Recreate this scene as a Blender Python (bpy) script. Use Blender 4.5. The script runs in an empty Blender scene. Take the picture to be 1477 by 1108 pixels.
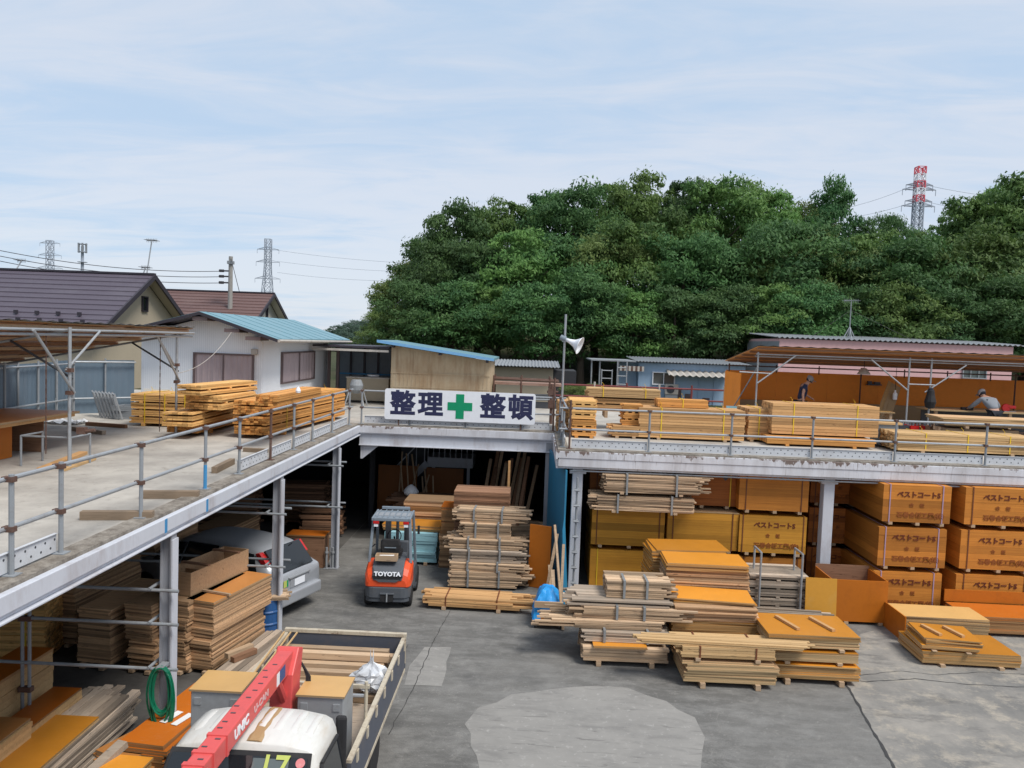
import bpy, math, random
from mathutils import Matrix, Vector, Euler, noise
random.seed(7)
SC = bpy.context.scene
COL = SC.collection
PI = math.pi
R = math.radians
# ------------------------------------------------------------------ camera (surveyed from the photograph)
FPX, PW, PH, EYE = 1109.0, 1477.0, 1108.0, 6.0
YAW, PITCH, ROLL = R(1.66), R(3.205), R(2.095)
CM = (Matrix.Rotation(YAW, 3, 'Z') @ Matrix.Rotation(PI/2-PITCH, 3, 'X') @ Matrix.Rotation(ROLL, 3, 'Z'))
def ray(u, v): return CM @ Vector(((u-PW/2)/FPX, -(v-PH/2)/FPX, -1.0))
def onz(u, v, z=0.0):
    d = ray(u, v); t = (z-EYE)/d.z; return Vector((0, 0, EYE))+d*t
def aty(u, v, y):
    d = ray(u, v); t = y/d.y; return Vector((0, 0, EYE))+d*t
cam = bpy.data.cameras.new('camera'); cam.sensor_width = 36; cam.lens = 36*FPX/PW
cam.clip_start = .1; cam.clip_end = 6000
co = bpy.data.objects.new('camera', cam); COL.objects.link(co)
co.matrix_world = Matrix.Translation((0, 0, EYE)) @ CM.to_4x4()
SC.camera = co

# ------------------------------------------------------------------ objects
def thing(name, label, cat, loc=(0, 0, 0), rz=0.0, group=None):
    o = bpy.data.objects.new(name, None); COL.objects.link(o)
    o.empty_display_size = .2
    o.location = loc; o.rotation_euler = (0, 0, rz)
    o['label'] = label; o['category'] = cat
    if group: o['group'] = group
    return o
def tag(o, label, cat, group=None):
    o['label'] = label; o['category'] = cat
    if group: o['group'] = group
    return o
def kids(o): return [c for c in COL.objects if c.parent == o]
def dup(root, loc, rz, label, group=None):
    def cp(o, par):
        c = o.copy(); COL.objects.link(c)
        if par: c.parent = par
        for ch in kids(o): cp(ch, c)
        return c
    r = cp(root, None); r.location = loc; r.rotation_euler = (0, 0, rz); r['label'] = label
    if group: r['group'] = group
    return r

class MB:
    def __init__(s): s.v = []; s.f = []; s.a = []; s.m = []
    def poly(s, pts, var=0.0, mi=0):
        n = len(s.v); s.v += [tuple(p) for p in pts]; s.f.append(tuple(range(n, n+len(pts)))); s.a.append(var); s.m.append(mi); return s
    def add(s, verts, faces, var=0.0, mi=0):
        n = len(s.v); s.v += [tuple(p) for p in verts]
        for f in faces: s.f.append(tuple(i+n for i in f)); s.a.append(var); s.m.append(mi)
        return s
    def box(s, x0, y0, z0, x1, y1, z1, var=0.0, mi=0, M=None):
        vs = [Vector(p) for p in ((x0, y0, z0), (x1, y0, z0), (x1, y1, z0), (x0, y1, z0), (x0, y0, z1), (x1, y0, z1), (x1, y1, z1), (x0, y1, z1))]
        if M: vs = [M @ p for p in vs]
        return s.add(vs, ((3, 2, 1, 0), (4, 5, 6, 7), (0, 1, 5, 4), (1, 2, 6, 5), (2, 3, 7, 6), (3, 0, 4, 7)), var, mi)
    def cbox(s, c, d, M=None, var=0.0, mi=0):
        h = [q/2 for q in d]; T = Matrix.Translation(c)
        if M: T = T @ M
        return s.box(-h[0], -h[1], -h[2], h[0], h[1], h[2], var, mi, T)
    def bar(s, p, q, w, h, var=0.0, mi=0, up=(0, 0, 1)):
        p = Vector(p); q = Vector(q); d = q-p; L = d.length; x = d.normalized()
        u = Vector(up)
        if abs(x.dot(u)) > .99: u = Vector((0, 1, 0))
        y = u.cross(x).normalized(); z = x.cross(y)
        T = Matrix.Translation(p) @ Matrix((x, y, z)).transposed().to_4x4()
        return s.box(0, -w/2, -h/2, L, w/2, h/2, var, mi, T)
    def tube(s, p, q, r, n=8, r2=None, var=0.0, mi=0, cap=True):
        p = Vector(p); q = Vector(q); x = (q-p).normalized(); r2 = r if r2 is None else r2
        u = Vector((0, 0, 1)) if abs(x.z) < .95 else Vector((0, 1, 0))
        y = u.cross(x).normalized(); z = x.cross(y); vs = []
        for k in range(n):
            a = 2*PI*k/n; d = y*math.cos(a)+z*math.sin(a); vs += [p+d*r, q+d*r2]
        fs = [(2*k, 2*((k+1) % n), 2*((k+1) % n)+1, 2*k+1) for k in range(n)]
        if cap: fs += [tuple(2*k for k in range(n))[::-1], tuple(2*k+1 for k in range(n))]
        return s.add(vs, fs, var, mi)
    def path(s, pts, r, n=6, var=0.0, mi=0):
        pts = [Vector(p) for p in pts]; rings = []; vs = []
        for i, p in enumerate(pts):
            d = (pts[min(i+1, len(pts)-1)]-pts[max(i-1, 0)]).normalized()
            u = Vector((0, 0, 1)) if abs(d.z) < .9 else Vector((0, 1, 0))
            y = u.cross(d).normalized(); z = d.cross(y)
            for k in range(n):
                a = 2*PI*k/n; vs.append(p+(y*math.cos(a)+z*math.sin(a))*r)
        fs = [(i*n+k, i*n+(k+1) % n, (i+1)*n+(k+1) % n, (i+1)*n+k) for i in range(len(pts)-1) for k in range(n)]
        return s.add(vs, fs, var, mi)
    def lathe(s, prof, n=20, c=(0, 0, 0), M=None, var=0.0, mi=0):
        vs = []
        for r, z in prof:
            for k in range(n):
                a = 2*PI*k/n; p = Vector((r*math.cos(a), r*math.sin(a), z))
                if M: p = M @ p
                vs.append(p+Vector(c))
        fs = [(i*n+k, i*n+(k+1) % n, (i+1)*n+(k+1) % n, (i+1)*n+k) for i in range(len(prof)-1) for k in range(n)]
        fs.append(tuple(range(n))[::-1]); fs.append(tuple(range((len(prof)-1)*n, len(prof)*n)))
        return s.add(vs, fs, var, mi)
    def prism(s, pts, d0, d1, axis='y', var=0.0, mi=0):
        # pts 2-D outline (counter-clockwise); extruded along axis from d0 to d1
        def m(p, d):
            return {'y': (p[0], d, p[1]), 'x': (d, p[0], p[1]), 'z': (p[0], p[1], d)}[axis]
        n = len(pts); vs = [m(p, d0) for p in pts]+[m(p, d1) for p in pts]
        fs = [tuple(range(n)), tuple(range(2*n-1, n-1, -1))]+[(k, n+k, n+(k+1) % n, (k+1) % n) for k in range(n)]
        return s.add(vs, fs, var, mi)
    def build(s, name, mat, parent=None, smooth=False, bevel=0, seg=2, loc=None, rz=None, fixn=True):
        me = bpy.data.meshes.new(name); me.from_pydata(s.v, [], s.f)
        mats = mat if isinstance(mat, (list, tuple)) else [mat]
        for q in mats: me.materials.append(q)
        if len(mats) > 1: me.polygons.foreach_set('material_index', s.m)
        at = me.attributes.new('var', 'FLOAT', 'FACE'); at.data.foreach_set('value', s.a)
        if fixn:
            import bmesh
            bm = bmesh.new(); bm.from_mesh(me); bmesh.ops.recalc_face_normals(bm, faces=bm.faces); bm.to_mesh(me); bm.free()
        if smooth: me.polygons.foreach_set('use_smooth', [True]*len(me.polygons))
        me.update()
        o = bpy.data.objects.new(name, me); COL.objects.link(o)
        if parent: o.parent = parent
        if loc is not None: o.location = loc
        if rz is not None: o.rotation_euler = (0, 0, rz)
        if bevel:
            b = o.modifiers.new('bevel', 'BEVEL'); b.width = bevel; b.segments = seg; b.limit_method = 'ANGLE'; b.angle_limit = R(40)
        return o
def struct(o): o['kind'] = 'structure'; return o

# ------------------------------------------------------------------ materials
def lin(c): return tuple(c)+(1,) if len(c) == 3 else c
class NT:
    def __init__(s, name):
        s.mat = bpy.data.materials.new(name); s.mat.use_nodes = True; s.t = s.mat.node_tree; s.n = s.t.nodes
        s.b = s.n['Principled BSDF']; s.tc = s.n.new('ShaderNodeTexCoord')
    def L(s, a, b): s.t.links.new(a, b)
    def map(s, sc, coord='Object', rot=(0, 0, 0)):
        m = s.n.new('ShaderNodeMapping'); m.inputs['Scale'].default_value = sc; m.inputs['Rotation'].default_value = rot
        s.L(s.tc.outputs[coord], m.inputs[0]); return m.outputs[0]
    def noise(s, vec, sc, det=5, rough=.6, dist=0):
        q = s.n.new('ShaderNodeTexNoise'); q.inputs['Scale'].default_value = sc; q.inputs['Detail'].default_value = det
        q.inputs['Roughness'].default_value = rough; q.inputs['Distortion'].default_value = dist
        s.L(vec, q.inputs['Vector']); return q.outputs['Fac']
    def ramp(s, fac, stops):
        q = s.n.new('ShaderNodeValToRGB'); e = q.color_ramp.elements
        while len(e) < len(stops): e.new(.5)
        for i, (p, c) in enumerate(stops): e[i].position = p; e[i].color = lin(c) if not isinstance(c, (int, float)) else (c, c, c, 1)
        s.L(fac, q.inputs[0]); return q.outputs[0]
    def mix(s, fac, a, b, mode='MIX'):
        q = s.n.new('ShaderNodeMix'); q.data_type = 'RGBA'; q.blend_type = mode
        for sock, val in ((q.inputs[0], fac), (q.inputs[6], a), (q.inputs[7], b)):
            if hasattr(val, 'is_linked') or hasattr(val, 'links'): s.L(val, sock)
            elif isinstance(val, (int, float)): sock.default_value = val
            else: sock.default_value = lin(val)
        return q.outputs[2]
    def math(s, op, a, b=0.0):
        q = s.n.new('ShaderNodeMath'); q.operation = op
        for sock, val in ((q.inputs[0], a), (q.inputs[1], b)):
            if isinstance(val, (int, float)): sock.default_value = val
            else: s.L(val, sock)
        return q.outputs[0]
    def attr(s, nm='var'):
        q = s.n.new('ShaderNodeAttribute'); q.attribute_name = nm; return q.outputs['Fac']
    def orand(s): return s.n.new('ShaderNodeObjectInfo').outputs['Random']
    def bump(s, h, st, d=.01):
        q = s.n.new('ShaderNodeBump'); q.inputs['Strength'].default_value = st; q.inputs['Distance'].default_value = d
        s.L(h, q.inputs['Height']); s.L(q.outputs[0], s.b.inputs['Normal'])
    def out(s, col, rough=.7, metal=0, spec=.4):
        if isinstance(col, (tuple, list)): s.b.inputs['Base Color'].default_value = lin(col)
        else: s.L(col, s.b.inputs['Base Color'])
        if isinstance(rough, (int, float)): s.b.inputs['Roughness'].default_value = rough
        else: s.L(rough, s.b.inputs['Roughness'])
        s.b.inputs['Metallic'].default_value = metal; s.b.inputs['Specular IOR Level'].default_value = spec
        return s.mat
    def vary(s, col, amt):
        # brighten / darken by the per-face 'var' attribute
        f = s.math('MULTIPLY_ADD', s.attr(), amt); s.n[-1].inputs[2].default_value = 1.0
        q = s.n.new('ShaderNodeVectorMath'); q.operation = 'SCALE'; s.L(col, q.inputs[0]); s.L(f, q.inputs['Scale']); return q.outputs[0]

def paint(name, c, dirt=(.12, .09, .07), amount=.3, sc=3, rough=.5, stretch=(1, 1, 1), spec=.4, lo=.5, metal=0, wear=None):
    n = NT(name); v = n.map(stretch)
    d = n.ramp(n.noise(v, sc, 8, .7), [(lo, 0.0), (min(lo+.25, 1), amount)])
    c2 = n.mix(d, c, dirt)
    c3 = n.mix(n.ramp(n.noise(v, sc*9, 3), [(.3, 0.0), (.7, .18)]), c2, tuple(min(1, q*.7) for q in c))
    if wear: c3 = n.mix(n.ramp(n.noise(v, sc*2.3, 9, .75), [(wear[1], 0.0), (wear[1]+.05, 1.0)]), c3, wear[0])
    return n.out(c3, rough, metal, spec)
def wood(name, c1, c2, dark=(.08, .05, .03), amt=.45, rough=.75, grey=0.0):
    n = NT(name); v = n.map((.55, 9, 9)); g = n.noise(v, 3.0, 6, .65, .6)
    c = n.mix(n.ramp(g, [(.3, 0.0), (.7, 1.0)]), c1, c2)
    c = n.mix(n.ramp(n.noise(n.map((.8, 22, 22)), 4, 3), [(.55, 0.0), (.8, .35)]), c, dark)
    c = n.mix(n.ramp(n.noise(n.map((2.6, 13, 13)), 2.1, 2, .5), [(.66, 0.0), (.72, .6)]), c, tuple(q*.8 for q in dark))
    if grey: c = n.mix(n.ramp(n.noise(n.map((1, 2, 2)), 1.2, 6), [(.35, 0.0), (.7, grey)]), c, (.25, .23, .2))
    c = n.vary(c, amt); n.bump(g, .25, .004)
    return n.out(c, rough, 0, .25)
def coated(name, face, edge1, edge2, rough=.38, amt=.3, wear=.25):
    # coated formwork ply: colour only on the big faces, layered veneer on the edges
    n = NT(name); sp = n.n.new('ShaderNodeSeparateXYZ'); n.L(n.tc.outputs['Normal'], sp.inputs[0])
    top = n.math('GREATER_THAN', n.math('ABSOLUTE', sp.outputs['Z']), .8)
    f = n.mix(n.ramp(n.noise(n.map((1, 1, 1)), 2.2, 7, .7), [(.4, 0.0), (.75, wear)]), face, tuple(q*.55 for q in face))
    f = n.mix(n.ramp(n.noise(n.map((1, 6, 1)), 9, 4, .7), [(.6, 0.0), (.8, .3)]), f, (.55, .45, .33))
    e = n.mix(n.noise(n.map((.5, .5, 60)), 4, 3), edge1, edge2)
    c = n.vary(n.mix(top, e, f), amt)
    return n.out(c, rough, 0, .35)
MT = {}
def defmats():
    m = MT
    m['white_steel'] = paint('white_steel', (.55, .57, .62), (.2, .13, .1), .6, 1.6, .5, (1, 1, .35), lo=.52)
    m['fascia'] = paint('fascia_paint', (.58, .59, .63), (.2, .15, .13), .7, 1.7, .55, (1, 1, .22), lo=.5, wear=((.1, .065, .05), .6))
    n = NT('peeling_fascia'); sp = n.n.new('ShaderNodeSeparateXYZ'); n.L(n.tc.outputs['Object'], sp.inputs[0])
    d = n.math('MULTIPLY', n.math('SUBTRACT', 3.45, sp.outputs['Z']), 1.25)
    pk_ = n.math('SUBTRACT', n.math('ADD', n.math('MULTIPLY', n.noise(n.map((2.2, 2.2, .9)), 3.5, 7, .7), .7), n.math('MULTIPLY', n.noise(n.map((.35, .35, .3)), 1.0, 4), .55)), d)
    c = n.mix(n.ramp(n.noise(n.map((1, 1, .2)), 2, 7, .7), [(.42, 0.0), (.7, .55)]), (.6, .61, .65), (.3, .27, .26))
    c = n.mix(n.ramp(pk_, [(.615, 0.0), (.65, .9)]), c, (.13, .085, .065))
    c = n.mix(n.math('MULTIPLY', n.ramp(n.noise(n.map((9, 9, .5)), 3.2, 4), [(.58, 0.0), (.66, .7)]), n.ramp(n.noise(n.map((.3, .3, .1)), 1.3, 3), [(.5, 0.0), (.58, 1.0)])), c, (.16, .13, .12)); m['fascia'] = n.out(c, .6, 0, .3)
    m['block'] = wood('block_timber', (.27, .2, .14), (.19, .14, .095), (.08, .06, .04), .3)
    m['col_grey'] = paint('column_paint', (.3, .31, .34), (.12, .1, .09), .5, 1.2, .55, (1, 1, .3))
    m['galv'] = paint('galvanised', (.36, .38, .4), (.18, .13, .1), .55, 5, .45, (1, 1, 1), metal=.35)
    m['galv_dull'] = paint('galvanised_dull', (.25, .27, .29), (.13, .1, .08), .6, 4, .6)
    m['toe'] = paint('toe_board_zinc', (.56, .58, .61), (.25, .2, .17), .4, 3, .5)
    m['rust'] = paint('rusty_steel', (.11, .06, .045), (.22, .18, .16), .5, 6, .8)
    m['redpipe'] = paint('red_oxide', (.17, .035, .035), (.1, .05, .04), .5, 4, .6)
    m['bluepaint'] = paint('blue_paint', (.05, .25, .5), (.1, .1, .1), .3, 4, .5)
    m['dark'] = paint('shaded_shed_lining', (.035, .037, .042), (.02, .02, .02), .4, 2, .85)  # near black, standing in for deep shade under the deck
    m['darksteel'] = paint('dark_steel', (.05, .055, .065), (.1, .09, .08), .4, 3, .5)
    m['black'] = paint('black_rubber', (.018, .018, .02), (.06, .055, .05), .5, 5, .75)
    m['lumber'] = wood('fresh_lumber', (.72, .44, .17), (.56, .3, .1), (.3, .15, .05), .34)
    m['lumber_or'] = wood('orange_lumber', (.66, .33, .1), (.5, .22, .06), (.25, .1, .03), .34)
    m['lumber_pale'] = wood('pale_lumber', (.56, .335, .15), (.44, .24, .1), (.25, .14, .07), .34)
    m['cream'] = wood('cream_lumber', (.58, .39, .195), (.46, .29, .135), (.3, .2, .1), .25)
    m['used'] = wood('used_lumber', (.52, .37, .235), (.37, .25, .155), (.12, .07, .05), .5, grey=.22)
    m['grey_wood'] = wood('weathered_lumber', (.43, .34, .255), (.3, .235, .18), (.07, .05, .04), .5, grey=.5)
    m['brown_wood'] = wood('brown_lumber', (.27, .15, .09), (.18, .095, .055), (.06, .03, .02), .5)
    m['ply_edge'] = wood('old_plywood', (.5, .315, .175), (.36, .215, .115), (.1, .055, .03), .5, grey=.12)
    m['ply_brown'] = coated('brown_coated_ply', (.45, .19, .055), (.4, .27, .15), (.22, .14, .08))
    m['ply_or'] = coated('orange_coated_ply', (.56, .225, .025), (.5, .32, .14), (.27, .15, .06), amt=.3)
    m['ply_deep'] = coated('deep_orange_ply', (.43, .115, .012), (.36, .2, .09), (.19, .1, .04), amt=.3)
    m['ply_tan'] = coated('tan_coated_ply', (.55, .33, .12), (.43, .3, .16), (.24, .16, .09), amt=.25)
    m['ply_raw'] = coated('raw_plywood', (.52, .33, .18), (.5, .36, .19), (.28, .19, .1), rough=.7, amt=.3)
    m['rust_run'] = paint('rust_run', (.36, .23, .11), (.44, .33, .2), .8, 5, .6)
    m['roof_ply'] = paint('roof_plywood', (.66, .3, .1), (.36, .16, .06), .6, 1.1, .6, (.4, 3, 1))
    m['shaded_orange_board'] = paint('shaded_orange_board', (.26, .085, .015), (.12, .05, .02), .5, 1.4, .6)  # orange board colour darkened to paint in the shade of the recess
    m['panel_or'] = paint('orange_panel', (.46, .135, .012), (.2, .06, .01), .5, 1.4, .45, spec=.3)
    m['panel_wall'] = paint('orange_hoarding', (.85, .27, .03), (.55, .16, .02), .5, 1.2, .5, spec=.25)
    m['strapy'] = paint('yellow_strap', (.75, .5, .03), (.4, .3, .05), .2, 5, .5)
    m['strap_steel'] = paint('steel_strap', (.3, .32, .33), (.15, .1, .07), .5, 8, .45, metal=.4)
    m['strap_dark'] = paint('dark_strap', (.16, .05, .02), (.1, .05, .03), .3, 8, .5)
    m['strap_purple'] = paint('lilac_strap', (.4, .28, .38), (.3, .2, .2), .3, 8, .5)
    m['ink'] = paint('stencil_ink', (.12, .022, .008), (.3, .1, .02), .5, 14, .7)
    m['ink_faint'] = paint('faint_stencil_ink', (.25, .07, .012), (.38, .14, .02), .7, 14, .7)
    m['navy'] = paint('sign_navy', (.022, .025, .075), (.04, .04, .09), .2, 4, .4)
    m['green'] = paint('sign_green', (.0, .27, .12), (.02, .2, .1), .2, 4, .4)
    m['signwhite'] = paint('sign_white', (.78, .8, .84), (.45, .42, .38), .25, 1.2, .35, lo=.55)
    m['roof_blue'] = paint('light_blue_roof', (.14, .28, .33), (.22, .29, .31), .4, .9, .4)
    m['edge_blue'] = paint('roof_edge_blue', (.16, .36, .6), (.3, .35, .4), .3, 2, .4)
    m['roof_plum'] = paint('plum_roof_tiles', (.082, .068, .09), (.13, .12, .14), .4, .7, .55)
    m['roof_brown'] = paint('brown_roof_tiles', (.13, .075, .068), (.17, .12, .11), .4, .7, .6)
    m['trim_dark'] = paint('dark_trim', (.035, .03, .04), (.07, .06, .06), .3, 2, .5)
    m['stucco'] = paint('beige_stucco', (.42, .36, .27), (.3, .26, .2), .3, 2, .85)
    m['stucco_w'] = paint('white_stucco', (.65, .62, .56), (.4, .37, .33), .3, 2, .85)
    m['pinkwall'] = paint('pink_wall', (.66, .41, .41), (.5, .32, .31), .4, .8, .8, (1, 1, .3))
    m['bluewall'] = paint('blue_shed_wall', (.32, .45, .6), (.17, .25, .35), .6, .9, .6, (1, 1, .3))
    m['curtain'] = paint('mauve_curtain', (.42, .34, .35), (.28, .22, .23), .5, 3, .9, (3, 3, .4))
    m['frame_brown'] = paint('window_frame', (.14, .1, .1), (.08, .06, .06), .3, 3, .5)
    m['orange'] = paint('forklift_orange', (.74, .085, .022), (.2, .06, .04), .35, 3, .32, spec=.5)
    m['fork_grey'] = paint('forklift_grey', (.085, .095, .11), (.15, .13, .12), .45, 3, .45)
    m['guard_grey'] = paint('guard_grey', (.2, .24, .28), (.1, .1, .1), .4, 4, .45)
    m['car_silver'] = paint('car_silver', (.42, .44, .47), (.25, .24, .23), .2, 1.5, .28, spec=.6, metal=.35)
    m['truck_white'] = paint('truck_white', (.62, .61, .575), (.36, .27, .17), .65, 2.2, .42, (1, .35, 1), spec=.5, lo=.5)
    m['bed_navy'] = paint('bed_side', (.075, .085, .11), (.16, .13, .11), .5, 2.5, .5)
    m['cream_steel'] = paint('cream_steel', (.5, .44, .34), (.16, .09, .05), .8, 5, .55, wear=((.14, .07, .045), .6))
    m['crane'] = paint('crane_red', (.62, .09, .085), (.2, .05, .05), .45, 2.5, .45, wear=((.06, .025, .025), .68))
    m['alu'] = paint('aluminium_box', (.42, .44, .46), (.22, .22, .22), .6, 2.2, .42, metal=.5)
    m['barrel'] = paint('blue_drum', (.02, .085, .24), (.08, .09, .12), .4, 3, .45)
    m['hose'] = paint('green_hose', (.005, .15, .08), (.01, .07, .04), .4, 7, .4)
    m['tarp'] = paint('blue_tarp', (.02, .3, .72), (.02, .2, .5), .4, 5, .45)
    m['tealwall'] = paint('teal_blue_panel', (.025, .19, .33), (.06, .14, .2), .45, 2, .5, (1, 1, .4))
    m['iceblue'] = paint('pale_blue_board', (.28, .5, .56), (.2, .33, .36), .5, 4, .7)
    m['white_pl'] = paint('white_plastic', (.75, .76, .78), (.5, .5, .5), .3, 3, .4)
    m['zinc_sheet'] = paint('zinc_fence', (.13, .18, .23), (.14, .15, .17), .6, .9, .5, (1, 1, .25), metal=.15)
    m['concrete'] = paint('concrete', (.3, .29, .27), (.16, .15, .14), .6, 1.2, .9)
    m['tank'] = paint('white_tank', (.45, .42, .38), (.2, .17, .14), .7, 4, .6)
    m['redl'] = paint('red_lamp', (.5, .02, .02), (.3, .02, .02), .2, 4, .25)
    m['yellowtape'] = paint('yellow_tape', (.45, .5, .12), (.38, .42, .1), .2, 4, .5)
    m['skin'] = paint('skin', (.5, .28, .2), (.4, .2, .15), .3, 9, .55)
    m['shirt_navy'] = paint('navy_cloth', (.02, .03, .075), (.03, .04, .09), .4, 9, .9)
    m['shirt_grey'] = paint('grey_cloth', (.22, .24, .27), (.13, .15, .17), .5, 9, .9)
    m['cloth_dark'] = paint('dark_cloth', (.02, .022, .03), (.04, .04, .05), .4, 9, .9)
    m['cap_grey'] = paint('grey_cap', (.25, .24, .25), (.15, .15, .15), .4, 12, .9)
    m['pylon'] = paint('pylon_steel', (.33, .37, .43), (.3, .33, .38), .3, .1, .6)  # galvanised grey, kept pale and bluish to put distance haze into the colour
    m['pylon_red'] = paint('pylon_red', (.62, .09, .12), (.5, .1, .12), .3, .1, .6)
    m['pylon_white'] = paint('pylon_white', (.75, .76, .8), (.6, .6, .64), .3, .1, .6)
    m['wire'] = paint('cable_black', (.03, .03, .035), (.05, .05, .05), .3, 1, .6)
    m['bark'] = paint('bark', (.07, .055, .04), (.03, .025, .02), .6, 4, .95, (1, 1, .2))
    m['paper'] = paint('white_paper', (.75, .75, .74), (.6, .6, .6), .2, 8, .7)
    # beige shed, rust-stained from its seams
    n = NT('beige_tin'); v = n.map((1, 1, .4))
    c = n.mix(n.ramp(n.noise(v, 1.3, 7, .7), [(.4, 0.0), (.75, .75)]), (.47, .38, .26), (.3, .17, .075))
    c = n.mix(n.ramp(n.noise(n.map((2.2, 1, .25)), 2.2, 5), [(.52, 0.0), (.75, .6)]), c, (.22, .105, .04)); m['beige'] = n.out(c, .65, 0, .3)
    # ribbed white siding
    for nm, key, col, per in (('white_siding', 'siding', (.86, .88, .91), 5.0),):
        n = NT(nm); w = n.n.new('ShaderNodeTexWave'); w.inputs['Scale'].default_value = per; w.bands_direction = 'X'; w.wave_profile = 'SAW'
        n.L(n.map((1, 1, 1)), w.inputs['Vector'])
        n.bump(w.outputs['Fac'], .5, .02)
        c = n.mix(n.ramp(w.outputs['Fac'], [(0.0, .75), (.16, 0.0)]), col, (.42, .44, .48))
        c = n.mix(n.ramp(n.noise(n.map((1, 1, .25)), .9, 6), [(.52, 0.0), (.85, .25)]), c, (.55, .55, .53))
        m[key] = n.out(c, .5, 0, .35)
    # panel pack sides: layered sheets, amber
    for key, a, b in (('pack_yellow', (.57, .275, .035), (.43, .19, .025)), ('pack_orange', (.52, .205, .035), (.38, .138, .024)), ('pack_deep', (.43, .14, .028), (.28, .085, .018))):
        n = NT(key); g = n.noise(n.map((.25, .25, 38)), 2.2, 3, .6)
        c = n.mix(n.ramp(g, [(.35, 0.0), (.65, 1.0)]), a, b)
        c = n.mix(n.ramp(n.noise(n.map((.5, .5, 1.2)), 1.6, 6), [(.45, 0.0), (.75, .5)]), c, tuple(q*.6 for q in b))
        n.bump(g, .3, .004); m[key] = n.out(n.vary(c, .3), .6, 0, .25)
    # glass
    for key, c in (('glass_dark', (.012, .015, .018)), ('glass_grey', (.1, .12, .12))):
        n = NT(key); m[key] = n.out(c, .06, 0, .6)
    n = NT('plastic_bag'); c = n.mix(n.noise(n.map((1, 1, 1)), 12, 4), (.75, .77, .8), (.55, .58, .62)); n.b.inputs['Transmission Weight'].default_value = .25; m['bag'] = n.out(c, .35)
    # grounds
    n = NT('asphalt'); v = n.map((1, 1, 1), 'Object')
    c = n.mix(n.ramp(n.noise(v, .28, 6, .65), [(.35, 0.0), (.68, 1.0)]), (.115, .112, .106), (.188, .182, .17))
    c = n.mix(n.ramp(n.noise(n.map((1, 2.2, 1)), 1.5, 9, .75), [(.44, 0.0), (.62, .85)]), c, (.225, .22, .208))
    c = n.mix(n.ramp(n.noise(v, 2.7, 10, .8, .8), [(.54, 0.0), (.64, .5)]), c, (.28, .27, .25))
    c = n.mix(n.ramp(n.noise(n.map((.35, 2.6, 1), 'Object', (0, 0, 1.1)), 1.1, 6, .6), [(.5, 0.0), (.68, .35)]), c, (.085, .083, .079))
    c = n.mix(n.ramp(n.noise(v, 14, 3, .6), [(.63, 0.0), (.7, .5)]), c, (.3, .29, .275))
    c = n.mix(n.ramp(n.noise(v, .7, 5, .6), [(.56, 0.0), (.7, .5)]), c, (.06, .06, .062))
    g = n.noise(v, 60, 4); c = n.mix(n.ramp(g, [(.3, .4), (.6, 0.0)]), c, (.06, .06, .06)); n.bump(g, .35, .006)
    m['asphalt'] = n.out(c, .88, 0, .25)
    n = NT('patch_concrete'); v = n.map((1, 1, 1))
    c = n.mix(n.ramp(n.noise(v, .9, 8, .7), [(.35, 0.0), (.7, 1.0)]), (.22, .213, .2), (.28, .27, .252))
    c = n.mix(n.ramp(n.noise(n.map((1, 3.2, 1), 'Object', (0, 0, .7)), 1.3, 8, .72, .5), [(.5, 0.0), (.66, .5)]), c, (.15, .146, .14))
    c = n.mix(n.ramp(n.noise(n.map((1, 9, 1), 'Object', (0, 0, .9)), 1.7, 6, .6, .8), [(.6, 0.0), (.68, .55)]), c, (.1, .097, .093))
    c = n.mix(n.ramp(n.noise(v, 9, 4, .7), [(.58, 0.0), (.68, .5)]), c, (.38, .37, .35))
    n.bump(n.noise(v, 45, 4), .3, .005); m['patch'] = n.out(c, .9, 0, .25)
    n = NT('old_slab'); v = n.map((1, 1, 1))
    c = n.mix(n.ramp(n.noise(v, .5, 9, .72), [(.36, 0.0), (.66, 1.0)]), (.15, .148, .142), (.3, .28, .25))
    c = n.mix(n.ramp(n.noise(v, 1.9, 8, .75), [(.5, 0.0), (.64, .75)]), c, (.37, .33, .27))
    c = n.mix(n.ramp(n.noise(n.map((.6, 1.6, 1)), 1.1, 7, .7), [(.54, 0.0), (.64, .6)]), c, (.1, .098, .095)); n.bump(n.noise(v, 45, 4), .3, .005)
    m['oldslab'] = n.out(c, .9, 0, .25)
    n = NT('shed_floor'); v = n.map((1, 1, 1)); c = n.mix(n.ramp(n.noise(v, .6, 8, .7), [(.35, 0.0), (.65, 1.0)]), (.05, .047, .044), (.12, .115, .108)); m['shed_floor'] = n.out(c, .9, 0, .2)  # floor colour darkened to deepen the shade under the deck
    n = NT('deck_concrete'); v = n.map((1, 1, 1))
    c = n.mix(n.ramp(n.noise(v, .45, 8, .68), [(.36, 0.0), (.66, 1.0)]), (.28, .26, .235), (.5, .47, .42))
    c = n.mix(n.ramp(n.noise(v, 3.1, 10, .8), [(.55, 0.0), (.72, .7)]), c, (.16, .145, .125)); n.bump(n.noise(v, 30, 5), .4, .008)
    m['deck'] = n.out(c, .92, 0, .2)
    n = NT('deck_kerb'); v = n.map((1, 1, 1))
    c = n.mix(n.ramp(n.noise(v, 5, 10, .8), [(.4, 0.0), (.65, 1.0)]), (.14, .12, .1), (.33, .3, .26)); n.bump(n.noise(v, 16, 6), .8, .02); m['kerb'] = n.out(c, .95, 0, .2)
    n = NT('grass_earth'); v = n.map((1, 1, 1))
    c = n.mix(n.ramp(n.noise(v, .4, 8, .7), [(.35, 0.0), (.65, 1.0)]), (.03, .045, .018), (.075, .07, .04)); m['earth'] = n.out(c, .95, 0, .1)
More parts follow.
